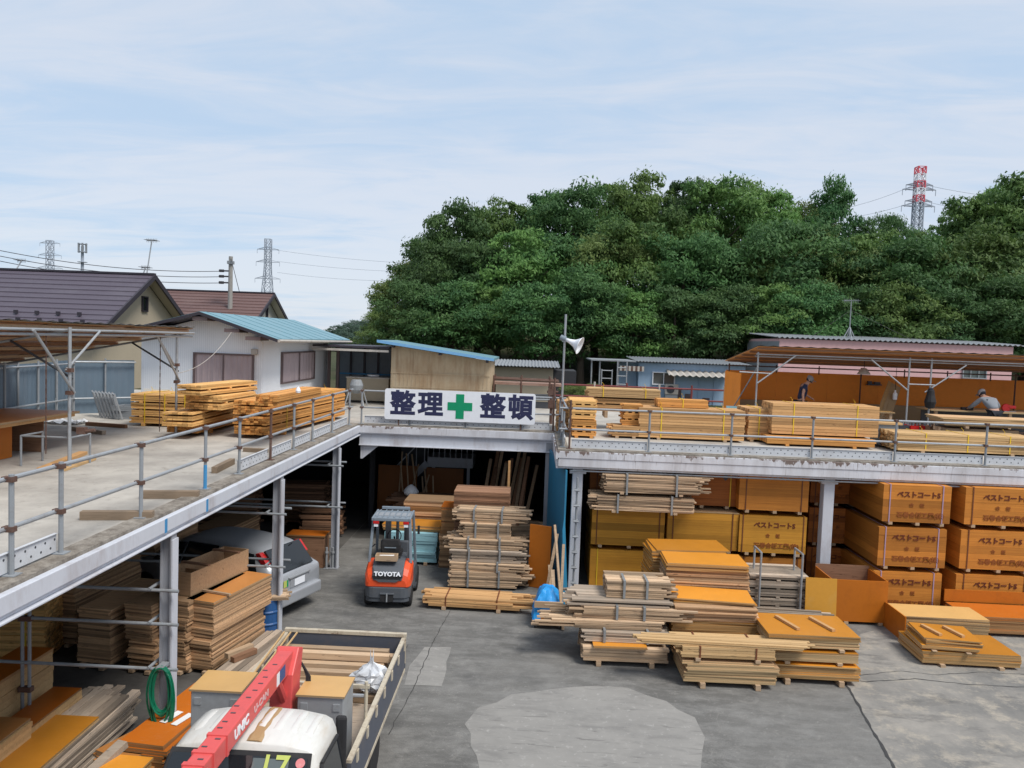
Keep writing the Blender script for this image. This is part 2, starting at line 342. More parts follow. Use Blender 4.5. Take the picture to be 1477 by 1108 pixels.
    # foliage
    for key, a, b in (('leaf_deep', (.042, .105, .036), (.088, .175, .052)), ('leaf_mid', (.062, .14, .038), (.13, .23, .058)), ('leaf_light', (.1, .168, .046), (.17, .24, .07)), ('leaf_far', (.07, .12, .09), (.09, .14, .1))):  # leaf_far has the haze of distance put into its bluish colour
        n = NT(key); c = n.mix(n.math('MULTIPLY_ADD', n.attr(), .5), a, b); n.n[-2].inputs[2].default_value = .5
        hs = n.n.new('ShaderNodeHueSaturation'); n.L(c, hs.inputs['Color'])
        o = n.orand(); q = n.math('MULTIPLY_ADD', o, .03); n.n[-1].inputs[2].default_value = .482; n.L(q, hs.inputs['Hue'])
        q = n.math('MULTIPLY_ADD', o, .45); n.n[-1].inputs[2].default_value = .8; n.L(q, hs.inputs['Value'])
        tr = n.n.new('ShaderNodeBsdfTranslucent'); n.L(hs.outputs[0], tr.inputs[0]); n.out(hs.outputs[0], .6, 0, .3)
        mx = n.n.new('ShaderNodeMixShader'); mx.inputs[0].default_value = .35; n.L(n.b.outputs[0], mx.inputs[1]); n.L(tr.outputs[0], mx.inputs[2])
        n.L(mx.outputs[0], n.n['Material Output'].inputs[0]); m[key] = n.mat
defmats()
# ------------------------------------------------------------------ light and sky
SUN_EL, SUN_AZ = R(57), R(128)        # azimuth clockwise from +Y: high, to the right and a little behind the camera
w = bpy.data.worlds.new('World'); SC.world = w; w.use_nodes = True
t = w.node_tree; N = t.nodes; bg = N['Background']
sky = N.new('ShaderNodeTexSky'); sky.sky_type = 'NISHITA'; sky.sun_disc = False
sky.sun_elevation = SUN_EL; sky.sun_rotation = SUN_AZ; sky.air_density = 1.0; sky.dust_density = .5; sky.ozone_density = 1.2
tc = N.new('ShaderNodeTexCoord')
# thin streaked cloud laid out on a high horizontal layer: direction / height above the horizon
sp = N.new('ShaderNodeSeparateXYZ'); t.links.new(tc.outputs['Generated'], sp.inputs[0])
def mth(op, a, b):
    q = N.new('ShaderNodeMath'); q.operation = op
    for s_, v_ in ((q.inputs[0], a), (q.inputs[1], b)):
        if isinstance(v_, (int, float)): s_.default_value = v_
        else: t.links.new(v_, s_)
    return q.outputs[0]
zz = mth('ADD', mth('MAXIMUM', sp.outputs['Z'], 0.0), .12)
cx = mth('DIVIDE', sp.outputs['X'], zz); cy = mth('DIVIDE', sp.outputs['Y'], zz)
cb = N.new('ShaderNodeCombineXYZ'); t.links.new(cx, cb.inputs[0]); t.links.new(cy, cb.inputs[1])
mp = N.new('ShaderNodeMapping'); mp.inputs['Rotation'].default_value = (0, 0, R(-18)); mp.inputs['Scale'].default_value = (.5, 1.25, 1); mp.inputs['Location'].default_value = (1.3, .4, 0)
t.links.new(cb.outputs[0], mp.inputs[0])
def nz(sc, det, ro, di):
    q = N.new('ShaderNodeTexNoise'); q.inputs['Scale'].default_value = sc; q.inputs['Detail'].default_value = det; q.inputs['Roughness'].default_value = ro; q.inputs['Distortion'].default_value = di
    t.links.new(mp.outputs[0], q.inputs['Vector']); return q.outputs['Fac']
cl = mth('ADD', mth('MULTIPLY', nz(.5, 6, .55, .6), .62), mth('MULTIPLY', nz(2.4, 9, .62, 1.2), .42))
rp = N.new('ShaderNodeValToRGB'); rp.color_ramp.interpolation = 'EASE'
rp.color_ramp.elements[0].position = .36; rp.color_ramp.elements[0].color = (.0, .0, .0, 1)
rp.color_ramp.elements[1].position = .58; rp.color_ramp.elements[1].color = (.95, .95, .95, 1)
t.links.new(cl, rp.inputs[0])
cm = N.new('ShaderNodeMix'); cm.data_type = 'RGBA'; t.links.new(rp.outputs[0], cm.inputs[0]); cm.inputs[6].default_value = (3.8, 4.85, 6.2, 1); cm.inputs[7].default_value = (5.15, 5.55, 6.25, 1)
mx = N.new('ShaderNodeMix'); mx.data_type = 'RGBA'; mx.inputs[0].default_value = .88      # thin overcast veil over the clear sky
t.links.new(sky.outputs[0], mx.inputs[6]); t.links.new(cm.outputs[2], mx.inputs[7])
t.links.new(mx.outputs[2], bg.inputs['Color']); bg.inputs['Strength'].default_value = .123
sl = bpy.data.lights.new('sun', 'SUN'); sl.energy = 3.2; sl.angle = R(22); sl.color = (1, .95, .88)
so = bpy.data.objects.new('sun', sl); COL.objects.link(so)
so.rotation_euler = Euler((PI/2-SUN_EL, 0, PI-SUN_AZ)); so.location = (30, -20, 40)
SC.view_settings.view_transform = 'Standard'; SC.view_settings.look = 'None'; SC.view_settings.exposure = .2; SC.view_settings.gamma = 1

# ------------------------------------------------------------------ ground
D = 3.45                 # deck level
EX, RY, MY, RX = -4.97, 18.1, 21.6, .62   # left deck edge (x), right deck edge (y), back deck edge (y), recess side (x)
BACK = 31.0
def sheet(x0, y0, x1, y1, z): return MB().poly(((x0, y0, z), (x1, y0, z), (x1, y1, z), (x0, y1, z)))
struct(sheet(-17, -30, 60, BACK+.3, 0).build('yard_ground', MT['asphalt']))
def patch(pts, z, mat, wob=.05, seed=1):
    rnd = random.Random(seed); out = []
    for i, p in enumerate(pts):
        q = pts[(i+1) % len(pts)]; L = (Vector(q)-Vector(p)).length; n = max(1, int(L/.3))
        for k in range(n):
            a = Vector(p).lerp(Vector(q), k/n); out.append((a.x+rnd.uniform(-wob, wob), a.y+rnd.uniform(-wob, wob), z))
    return MB().poly(out)
def gp(*uv): return [onz(u, v)[:2] for u, v in uv]
struct(patch(gp((672, 1045), (690, 1022), (740, 1003), (800, 993), (850, 989), (905, 993), (960, 1012), (1000, 1035), (1016, 1065), (1012, 1108), (1000, 1160), (930, 1200), (800, 1190), (720, 1160), (690, 1108)), .004, MT['patch'], .035, 3).build('concrete_patch', MT['patch'], fixn=False))
struct(patch(gp((612, 934), (650, 934), (637, 990), (585, 988), (590, 960)), .004, MT['patch'], .02, 5).build('concrete_patch', MT['patch'], fixn=False))
struct(patch(gp((1219, 985), (1240, 915), (1300, 900), (1700, 905), (1800, 1200), (1345, 1200), (1290, 1108)), .005, MT['oldslab'], .012, 6).build('concrete_slab', MT['oldslab'], fixn=False))
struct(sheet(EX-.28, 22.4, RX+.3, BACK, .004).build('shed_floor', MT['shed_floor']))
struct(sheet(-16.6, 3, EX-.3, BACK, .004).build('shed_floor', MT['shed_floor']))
# joint and cracks: real grooves would be a few mm; thin dark filler strips
crk = paint('joint_filler', (.045, .045, .045), (.1, .1, .1), .4, 5, .95)
def strip(uv, w0, z=.009, seed=2, name='pavement_crack'):
    rnd = random.Random(seed); P = [onz(*p) for p in uv]; pts = []
    for a, b in zip(P, P[1:]):
        n = max(2, int((b-a).length/.12))
        pts += [a.lerp(b, k/n) for k in range(n)]
    pts.append(P[-1]); m = MB(); pr = None
    for i, p in enumerate(pts):
        d = (pts[min(i+1, len(pts)-1)]-pts[max(0, i-1)]).normalized(); nn = Vector((-d.y, d.x, 0)); q = p+nn*rnd.uniform(-.015, .015); w_ = w0*rnd.uniform(.4, 1.2)
        cur = ((q+nn*w_).to_tuple()[:2]+(z,), (q-nn*w_).to_tuple()[:2]+(z,))
        if pr: m.poly((pr[0], pr[1], cur[1], cur[0]))
        pr = cur
    return struct(m.build(name, crk, fixn=False))
strip(((1219, 985), (1248, 1035), (1295, 1118)), .022)
strip(((1150, 975), (1250, 984), (1320, 980), (1400, 988), (1477, 992), (1600, 1000)), .014, seed=4)
strip(((1240, 975), (1300, 968), (1345, 974), (1420, 970), (1500, 975)), .008, seed=5)
strip(((560, 1060), (600, 985), (625, 925), (650, 880)), .007, seed=8)
strip(((480, 1100), (560, 960), (590, 930)), .005, seed=9)
# higher land round the yard: flat at deck level, rising under the wood; reaches the horizon
def hgt(x, y):
    h = 3.2
    a = max(0, min(1, (x+16)/14)); s = max(0, min(1, (y-46)/34)); h += a*7.5*s*s*(3-2*s)
    a2 = max(0, min(1, (-x-17)/20)); h -= a2*1.2
    return h
xs = [-2500, -900, -300, -120, -70, -45]+[-30+3*i for i in range(36)]+[90, 120, 200, 500, 1200, 2500]
ys = [-300, -60, 0, BACK+.3]+[34+3*i for i in range(22)]+[110, 140, 200, 400, 900, 2000, 4000]
m = MB(); idx = {}
for i, x in enumerate(xs):
    for j, y in enumerate(ys): idx[i, j] = len(m.v); m.v.append((x, y, hgt(x, y)))
for i in range(len(xs)-1):
    for j in range(len(ys)-1):
        if ys[j+1] <= BACK+.31 and xs[i+1] > -17.1 and xs[i] < 60: continue
        m.f.append((idx[i, j], idx[i+1, j], idx[i+1, j+1], idx[i, j+1])); m.a.append(0); m.m.append(0)
struct(m.build('hill_terrain', MT['earth'], smooth=True))

# ------------------------------------------------------------------ the elevated deck: one U-shaped steel and concrete structure
dk = thing('elevated_deck', 'raised concrete storage deck on grey steel columns wrapping round the yard', 'deck', (0, 0, 0))
XR = 26.0
def slab_outline(o=0): return [(-16.6, 2), (EX-o, 2), (EX-o, MY+o), (RX+o, MY+o), (RX+o, RY+o), (XR, RY+o), (XR, BACK), (-16.6, BACK)]
MB().prism(slab_outline(.26), D-.16, D, 'z').build('slab', MT['deck'], dk)
km = MB()   # rough kerb strip along the edge
km.box(EX-.26, 2, D-.16, EX, MY, D+.035); km.box(EX-.26, MY, D-.16, RX+.26, MY+.26, D+.035); km.box(RX, RY, D-.16, RX+.26, MY, D+.035); km.box(RX+.26, RY, D-.16, XR, RY+.26, D+.035)
km.build('kerb', MT['kerb'], dk)
# fascia: light upper strip + beam below
f = MB(); f.box(EX, 2, D-.195, EX+.09, MY-.0, D-.005); f.box(EX-.02, 2, D-.25, EX+.05, MY, D-.199); f.box(EX-.16, 2, D-.28, EX+.1, MY, D-.252)
f.build('edge_beam', MT['white_steel'], dk, bevel=.008)
f = MB(); f.box(EX+.09, MY-.06, D-.2, RX, MY, D+.0); f.build('fascia', MT['fascia'], dk, bevel=.006)
f = MB(); f.box(EX+.06, MY+.01, D-.53, RX, MY+.06, D-.203)
f.box(EX+.06, MY-.06, D-.56, RX, MY+.12, D-.532); f.box(EX+.06, MY-.05, D-.222, RX, MY+.1, D-.203)
for x in (-3.9, -2.2, -.4): f.box(x, MY+.002, D-.53, x+.012, MY+.01, D-.223)
f.build('edge_beam', MT['white_steel'], dk, bevel=.004)
f = MB(); f.box(RX-.05, RY-.06, D-.2, RX, MY-.06, D+.0); f.box(RX, RY-.06, D-.165, XR, RY, D+.0); f.build('fascia', MT['fascia'], dk, bevel=.006)
f = MB(); f.box(RX-.03, RY+.001, D-.42, RX+.02, MY-.06, D-.203); f.box(RX+.02, RY-.045, D-.36, XR, RY+.02, D-.168); f.box(RX+.02, RY+.03, D-.42, XR, RY+.16, D-.362)
x = 2.4
while x < XR: f.box(x, RY-.049, D-.35, x+.02, RY-.045, D-.18); x += 1.63
f.build('edge_beam', MT['fascia'], dk, bevel=.004)
f = MB(); f.tube((RX+.3, RY+.05, D-.47), (XR, RY+.05, D-.47), .02); f.build('soffit_pipe', MT['galv'], dk)
for cx_ in (2.6, 5.6, 8.3, 11.4):    # light zigzag hangers under the soffit
    z = MB()
    for k in range(10): z.bar((cx_+k*.06, RY+.12, D-.45-(k % 2)*.05), (cx_+k*.06+.06, RY+.12, D-.45-((k+1) % 2)*.05), .03, .02)
    z.build('soffit_bracket', MT['galv'], dk)
def hcol(x, y, mat, w=.24, h=None, face='y', tf=.03):
    h = h or D-.285; b = MB()
    if face == 'x': b.box(x-w/2, y-w/2, 0, x-w/2+tf, y+w/2, h).box(x+w/2-tf, y-w/2, 0, x+w/2, y+w/2, h).box(x-w/2+tf, y-.012, 0, x+w/2-tf, y+.012, h)
    else: b.box(x-w/2, y-w/2, 0, x+w/2, y-w/2+tf, h).box(x-w/2, y+w/2-tf, 0, x+w/2, y+w/2, h).box(x-.012, y-w/2+tf, 0, x+.012, y+w/2-tf, h)
    b.box(x-w*.75, y-w*.75, .004, x+w*.75, y+w*.75, .025)
    return b
for y in (5.9, 10.35, 14.9, 19.35, 23.8, 28.3):
    b = hcol(EX+.0, y, None, .155, None, 'x', .02)
    b.build('column', MT['col_grey'] if y < 20 else MT['dark'], dk)  # inner columns coloured dark to stand in for shade
    if y < 20: MB().box(EX+.08, y-.085, .03, EX+.1, y+.085, D-.35).build('lit_flange', MT['white_steel'], dk)  # added pale plate colours in the brighter light on the yard side
MB().box(-16.5, 2.2, D-.2, EX-.2, BACK-.02, D-.165).box(EX-.2, MY+.3, D-.2, RX+.3, BACK-.02, D-.165).box(RX+.3, RY+.3, D-.2, XR-.1, BACK-.02, D-.165).build('soffit', MT['dark'], dk)  # extra dark sheet below the slab, added to deepen the shade
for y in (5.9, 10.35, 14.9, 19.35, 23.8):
    hcol(-10.6, y, None).build('column', MT['dark'], dk)  # dark colour paints these columns as shaded
def bar3(x0, x1, y, z, r=.0243, mat='galv_dull'): return MB().tube((x0, y, z), (x1, y, z), r)
for y in (10.35, 14.9, 19.35):
    for z in ((2.42, 1.95, 1.32) if y < 11 else (2.45, 1.4) if y < 15 else (2.68, 1.62)):
        bb = MB().tube((-10, y-.16, z), (EX+.22, y-.16, z), .024)
        if y > 11: bb.tube((-10, y+.16, z+.05), (EX+.22, y+.16, z+.05), .024)
        bb.tube((EX-.16, y-.22, z+.03), (EX-.16, y+.22, z+.03), .022)
        bb.build('brace_pipe', MT['galv_dull'], dk)
for (x, y) in ((1.12, RY+.3), (7.08, RY+.3), (13.6, RY+.3)):
    b = MB().box(x-.125, y-.125, .0, x+.125, y+.125, D-.42); b.box(x-.2, y-.13, D-.56, x+.2, y+.13, D-.5)
    b.build('column', MT['white_steel'], dk, bevel=.012)
hcol(RX-.12, MY+.1, None, .2).build('column', MT['col_grey'], dk)
MB().prism(((EX+.1, D-.56), (EX+.1, D-.95), (EX+.16, D-.95), (EX+.62, D-.56)), MY+.02, MY+.05, 'y').build('gusset', MT['white_steel'], dk)
# back and side walls, joists: near-black colour puts the undercroft's shade into them
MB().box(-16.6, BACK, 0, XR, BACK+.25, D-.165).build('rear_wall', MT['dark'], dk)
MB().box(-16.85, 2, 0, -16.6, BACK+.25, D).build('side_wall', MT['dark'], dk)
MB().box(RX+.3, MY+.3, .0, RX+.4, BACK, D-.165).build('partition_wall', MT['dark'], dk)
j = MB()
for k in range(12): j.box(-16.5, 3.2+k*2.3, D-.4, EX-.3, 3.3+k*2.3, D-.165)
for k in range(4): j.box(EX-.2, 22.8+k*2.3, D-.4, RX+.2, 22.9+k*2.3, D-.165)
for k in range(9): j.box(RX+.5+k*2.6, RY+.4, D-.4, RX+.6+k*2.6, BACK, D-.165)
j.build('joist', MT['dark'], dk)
tp = MB()
for y in (10.05, 11.35): tp.box(EX+.09, y, D-.2, EX+.093, y+.07, D-.01)
tp.build('marking_tape', MT['bluepaint'], dk)

# ------------------------------------------------------------------ railings
def rail_run(name, label, P0, P1, posts, toe=None, ptop=1.05, rz=((1.0, 0), (.5, 0)), rustp=(), bluep=(), off=0, post_h=None, toeside=1):
    P0 = Vector(P0); P1 = Vector(P1); d = (P1-P0); L = d.length; a = math.atan2(d.y, d.x)
    t_ = thing('scaffold_railing', label, 'railing', P0, a)
    for i, s in enumerate(posts):
        h = post_h[i] if post_h else ptop
        b = MB().tube((s, 0, .036), (s, 0, h), .026, 8); b.box(s-.07, -.07, .036, s+.07, .07, .045)
        b.build('post', MT['rust'] if i in rustp else MT['galv_dull'], t_)
        if i in bluep: MB().tube((s, 0, .045), (s, 0, .42), .0285, 8).build('blue_sleeve', MT['bluepaint'], t_)
        for z, _ in rz:
            if z < h: MB().box(s-.036, -.036, z-.026, s+.036, .08, z+.028).tube((s-.055, .03, z+.016), (s+.055, .03, z+.016), .01).build('clamp', MT['rust'], t_)
    for z, o in rz:
        MB().tube((-.15+o, .05, z), (L+.1, .05, z), .0245, 10).build('rail', MT['galv'], t_, smooth=False)
    for (s0, s1) in (toe or ()):
        b = MB().box(s0, toeside*.04, .06, s1, toeside*.04+.004, .26); b.box(s0, toeside*.04-.02, .26, s1, toeside*.04+.02, .265)
        o = b.build('toe_board', MT['toe'], t_)
        h = MB(); n = max(2, int((s1-s0)/.16))
        for k in range(n):
            for r_ in range(2): h.tube((s0+.1+k*(s1-s0-.2)/max(1, n-1)+r_*.07, toeside*.04-.003, .12+r_*.08), (s0+.1+k*(s1-s0-.2)/max(1, n-1)+r_*.07, toeside*.04+.007, .12+r_*.08), .014, 6)
        h.build('hole', MT['darksteel'], o)
    return t_
ly = [2.4, 4.2, 5.9, 7.4, 8.2, 9.92, 11.9, 13.3, 14.9, 16.35, 17.75, 19.5, 21.3]
rail_run('r', 'grey pipe railing along the left deck edge with gaps in its toe boards', (EX-.17, 2.0, D), (EX-.17, MY+.17, D), [y-2 for y in ly], [(0, 6.18), (11.32, 12.85), (12.95, 14.3), (14.4, 15.7), (15.8, 17.45), (17.55, 19.25)], rustp=(8,), bluep=(6,), toeside=1)
rail_run('r', 'pipe railing above the back of the recess, carrying the white sign', (EX-.05, MY+.16, D), (RX+.2, MY+.16, D), [.12, 1.5, 3.1, 4.7, 5.6], [(.2, 5.5)], rz=((.98, .2), (.5, .2)), rustp=(4,), post_h=[1.0, 1.0, 1.0, 1.0, 1.55])
rail_run('r', 'pipe railing with perforated toe boards along the right deck edge', (RX+.17, RY+.16, D), (XR, RY+.16, D), [.1, 1.98, 3.92, 5.82, 7.75, 9.85, 11.9, 13.9, 16, 18, 20], [(.15, 1.95), (2.0, 3.9), (3.95, 5.8), (5.85, 7.72), (7.8, 9.82), (9.88, 11.9), (11.95, 13.9)], rustp=(0,), post_h=[1.2]+[1.03]*10)
rail_run('r', 'short return railing on the right side of the recess', (RX+.13, MY+.05, D), (RX+.13, RY+.3, D), [.1, 1.7, 3.1], [(.15, 3.1)], rz=((1.0, 0), (.5, 0)), post_h=[1.05, 1.05, .9])
# ------------------------------------------------------------------ timber stacks
rs = random.Random(11)
def sheets(mb, L, W, z0, z1, t=.026, jx=.02, jy=.015, dx=0, dy=0, steps=None, rot=.012, rnd=rs):
    z = z0; n = max(1, round((z1-z0)/t)); t = (z1-z0)/n
    ox = oy = 0
    for i in range(n):
        if rnd.random() < .18: ox = rnd.uniform(-jx, jx)*1.6; oy = rnd.uniform(-jy, jy)*1.6
        M_ = Matrix.Translation((dx+ox+rnd.uniform(-jx, jx)*.5, dy+oy+rnd.uniform(-jy, jy)*.5, 0)) @ Matrix.Rotation(rnd.uniform(-rot, rot), 4, 'Z')
        mb.box(-L/2, -W/2, z, L/2, W/2, z+t-.0025, rnd.uniform(-1, 1), 0, M_); z += t
def bearers(t_, L, W, h, mat='used', n=2, out=.06, at=.3):
    for k in range(n):
        x = (-at+2*at*k/(n-1))*L
        MB().box(x-.045, -W/2-out, .005, x+.045, W/2+.02, h).build('bearer', MT[mat], t_)
def ply_stack(label, x, y, L, W, z0, z1, mat, rz=0, t=.026, j=.02, bear=0, name='plywood_stack', battens=0, cat='plywood stack', group=None, layers=None, rot=.012):
    """centre-front placement: x,y is the centre of the stack"""
    t_ = thing(name, label, cat, (x, y, z0), rz, group)
    zb = bear
    if bear: bearers(t_, L, W, bear)
    for (h0, h1, mt, dL, ddx, ddy) in (layers or [(0, 1, mat, 1, 0, 0)]):
        m = MB(); H = z1-z0-zb
        sheets(m, L*dL, W, zb+H*h0, zb+H*h1-(.004 if h1 < 1 else 0), t, j, j*.8, ddx, ddy, rot=rot); m.build('sheets', MT[mt], t_)
    if battens:
        H = z1-z0
        for k in (-1, 1): MB().cbox((k*L*.2, 0, H+.025), (.07, W*.62, .045), Matrix.Rotation(.3*1, 4, 'Z')).build('batten', MT['lumber_pale'], t_)
    return t_
def boards(mb, L, W, z0, z1, bw=.105, t=.05, ragL=.02, ragR=.02, bend=0, dx=0, dy=0, taper=0, rnd=rs, miss=0):
    nz_ = max(1, round((z1-z0)/t)); t = (z1-z0)/nz_; ny = max(1, round(W/bw)); bw = W/ny
    for i in range(nz_):
        s = rnd.uniform(-.008, .008)
        for k in range(ny):
            if miss and rnd.random() < miss: continue
            a = -L/2-rnd.random()**1.6*ragL; b = L/2+rnd.random()**1.6*ragR
            if ragL > .1: a += rnd.random()*ragL*.3
            if ragR > .1: b -= rnd.random()*ragR*.3
            y0 = -W/2+k*bw+s; z = z0+i*t
            M_ = Matrix.Translation((dx, dy+rnd.uniform(-.006, .006), 0))
            if ragL+ragR > .2: M_ = M_ @ Matrix.Rotation(rnd.gauss(0, .012), 4, 'Z') @ Matrix.Translation((0, 0, rnd.uniform(-.003, .003)))
            mb.box(a, y0+.002, z+.001, b, y0+bw-.002, z+t-rnd.uniform(.003, .008), rnd.uniform(-1, 1), 0, M_)
def bundle(label, x, y, L, W, z0, z1, mat, rz=0, bw=.105, t=.05, ragL=.02, ragR=.02, straps=0, strapmat='strapy', bear=0, posts=0, group=None, name='lumber_bundle', cat='lumber bundle', miss=0, tails=True, gap=None):
    t_ = thing(name, label, cat, (x, y, z0), rz, group); m = MB(); H = z1-z0
    if bear: bearers(t_, L, W, bear, mat if mat in ('lumber', 'used', 'lumber_or') else 'used', at=.32, out=.03)
    if gap:   # pairs of layers held apart by stickers
        z = bear; k = 0
        while z < H-.04:
            boards(m, L, W, z, z+.05, bw, .05, ragL, ragR)
            z += .05; k += 1
            if k % gap == 0 and z < H-.08:
                for xx in (-.36, 0, .36): m.box(xx*L-.04, -W/2, z, xx*L+.04, W/2, z+.035, rs.uniform(-1, 1))
                z += .037
        H = z
    else: boards(m, L, W, bear, H, bw, t, ragL, ragR, miss=miss)
    m.build('boards', MT[mat], t_)
    for k in range(straps):
        xx = (-.3+.6*k/max(1, straps-1))*L if straps > 1 else 0
        e = .006; s = MB(); hw = .014
        s.box(xx-hw, -W/2-e-.004, bear, xx+hw, -W/2-e, H+e).box(xx-hw, W/2+e, bear, xx+hw, W/2+e+.004, H+e).box(xx-hw, -W/2-e-.004, H+e, xx+hw, W/2+e+.004, H+e+.004)
        if tails and strapmat == 'strapy':
            p = [(xx, -W*.25, H+.01), (xx+.03, -W*.25+.03, H+.09), (xx-.02, -W*.25+.05, H+.16)]
            s.path(p, .008, 5)
        s.build('strap', MT[strapmat], t_)
    if posts:
        for k in (-1, 1):
            xx = k*posts*L
            MB().box(xx-.022, -W/2-.045, 0, xx+.022, -W/2-.012, H+.03).box(xx-.022, -W/2-.045, H+.03, xx+.022, W/2*.2, H+.04).build('strap_post', MT['strap_steel'], t_)
    return t_
def text_obj(s, size, mat, parent, loc, rot, bold=0.0, sx=1.0, ex=.004, align='CENTER', res=2, name='lettering', space=1.0, bevel=0):
    c = bpy.data.curves.new('lettering', 'FONT'); c.body = s; c.size = size; c.extrude = ex; c.offset = bold; c.align_x = align; c.align_y = 'CENTER'; c.resolution_u = res; c.space_character = space; c.bevel_depth = bevel; c.bevel_resolution = 1
    o = bpy.data.objects.new('tmp', c); COL.objects.link(o)
    me = bpy.data.meshes.new_from_object(o.evaluated_get(bpy.context.evaluated_depsgraph_get())); bpy.data.objects.remove(o)
    me.name = name; me.materials.clear(); me.materials.append(mat)
    q = bpy.data.objects.new(name, me); COL.objects.link(q); q.parent = parent; q.location = loc; q.rotation_euler = rot; q.scale = (sx, 1, 1)
    return q
FR = (PI/2, 0, 0)     # lettering that faces the yard (-Y)
GP = 'packs of coated formwork ply in the right bay'
def pack(label, x0, y0, W, Dp, z0, z1, mat, text=True, strap='strap_dark', sp=(.1, .9), plain_top=None):
    t_ = thing('plywood_pack', label, 'plywood pack', (x0, y0, z0), 0, GP); H = z1-z0
    m = MB(); n = 5; zz_ = .07
    for k in range(n):
        h = (H-.07)/n; e = rs.uniform(-.004, .004); m.box(e, e, zz_, W+e, Dp, zz_+h-.002, rs.uniform(-1, 1)); zz_ += h
    m.build('sheets', MT[mat], t_)
    if plain_top: MB().box(-.01, -.01, H, W+.01, Dp*.9, H+.02).build('cover_sheet', MT[plain_top], t_)
    for x in (.1, .5, .86): MB().box(x*W, -.0, .0, x*W+.09, Dp, .068).build('bearer', MT['used'], t_)
    for s in sp:
        MB().box(s*W-.012, -.012, .06, s*W+.012, -.005, H+.006).box(s*W-.012, -.012, H+.006, s*W+.012, Dp, H+.011).build('strap', MT[strap], t_)
    if text:
        h = H
        text_obj('ベストコートS', .155, MT['ink'], t_, (W*.52, -.008, h*.76), FR, .006, .98)
        [text_obj(c_, .1, MT['ink_faint'], t_, (W*.5+d_, -.008, h*.5), FR, .002, 1.1) for c_, d_ in (('合', -.12), ('板', .12))]
        text_obj('石巻合板工業(株)', .135, MT['ink_faint'], t_, (W*.56, -.008, h*.25), FR, .004, 1.05)
    return t_
# ------------------------------------------------------------------ right bay: packs (three tiers to a column)
def px(u, v, y): return aty(u, v, y).x
T3 = ((.03, 1.0), (1.06, 2.03), (2.09, 3.02))
names = ('lowest', 'middle', 'top')
A0, A1 = px(852, 790, 18.55), px(957, 790, 18.55)
B0, B1 = px(961, 790, 18.5), px(1063, 790, 18.5)
C0, C1 = px(1065, 790, 18.45), px(1162, 790, 18.45)
E0, E1 = px(1268, 800, 17.75), px(1366, 800, 17.75)
pack('yellow plywood pack behind the weathered lumber, lowest one next to the blue panel', A0, 18.6, A1-A0, 1.9, *T3[0], 'pack_yellow', False, 'strapy')
pack('plain yellow plywood pack under the two strapped weathered bundles', A0, 18.55, A1-A0, 1.9, *T3[1], 'pack_yellow', False, 'strap_dark', (.07, .93), 'ply_tan')
pack('dark orange plywood pack behind the weathered bundles under the deck beam', A0-.05, 19.0, A1-A0, 1.9, *T3[2], 'pack_deep', False)  # deeper pack colour paints in the shade of its set-back place
pack('yellow plywood pack mostly hidden behind the tall pile of orange sheets', B0, 18.55, B1-B0, 1.9, *T3[0], 'pack_orange', False)
pack('yellow plywood pack with pale cover sheet just left of the lettered pack', B0, 18.5, B1-B0, 1.9, *T3[1], 'pack_yellow', False, 'strap_dark', (.08, .92), 'ply_raw')
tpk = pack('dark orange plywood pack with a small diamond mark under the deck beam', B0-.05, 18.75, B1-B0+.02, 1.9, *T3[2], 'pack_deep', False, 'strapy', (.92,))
MB().box(-.06, -.008, -.06, .06, -.004, .06, M=Matrix.Translation((1.45, -.002, .78)) @ Matrix.Rotation(PI/4, 4, 'Y')).build('diamond_mark', MT['fork_grey'], tpk)
pack('orange plywood pack at the bottom behind the grey timber and leaning board', C0, 18.5, C1-C0, 1.9, *T3[0], 'pack_orange', False)
pack('yellow lettered plywood pack just left of the white bay column', C0, 18.45, C1-C0, 1.9, *T3[1], 'pack_yellow', True, 'strap_dark', (.05, .95))
pack('plain amber plywood pack atop the lettered one left of the white bay column', C0-.05, 18.45, C1-C0+.05, 1.9, *T3[2], 'pack_orange', False, 'strap_dark', (.1, .9))
Dx0 = px(1166, 760, 19.7)
for k in range(3): pack('shaded orange lettered pack set back behind the white bay column, %s of three' % names[k], Dx0, 19.7, 1.25, 1.9, *T3[k], 'pack_deep', True)  # same packs in a darker colour that stands in for shade
for k in range(3):
    pack('amber lettered pack with lilac straps right of the open bin, %s of three' % names[k], E0-.06*(2-k)+.04, 17.75+.03*k, E1-E0, 2.5, *T3[k], 'pack_orange', True, 'strap_purple', (.1, .88))
F0 = px(1386, 800, 17.8)
for k in range(3):
    pack('amber lettered pack cut by the right edge of the view, %s of three' % names[k], F0-.06*(2-k)+.05, 17.8+.03*k, 1.72, 2.4, *T3[k], 'pack_orange', True, 'strap_dark', (.1, .9))
for k in range(3): pack('amber pack beyond the right edge of the view', F0+2.0, 17.9, 1.7, 2.4, *T3[k], 'pack_orange', False)

# weathered bundles on top of the first column
bundle('long weathered grey-brown bundle lying on the plain yellow pack', px(928, 740, 18.1), 18.35, 2.25, .8, 2.06, 2.46, 'used', .0, .085, .034, .22, .08, bear=.05, posts=.28)
bundle('topmost ragged weathered bundle under the right deck beam', px(938, 715, 18.1), 18.32, 2.15, .75, 2.5, 2.95, 'used', .0, .085, .034, .12, .42, bear=.05, posts=.27)

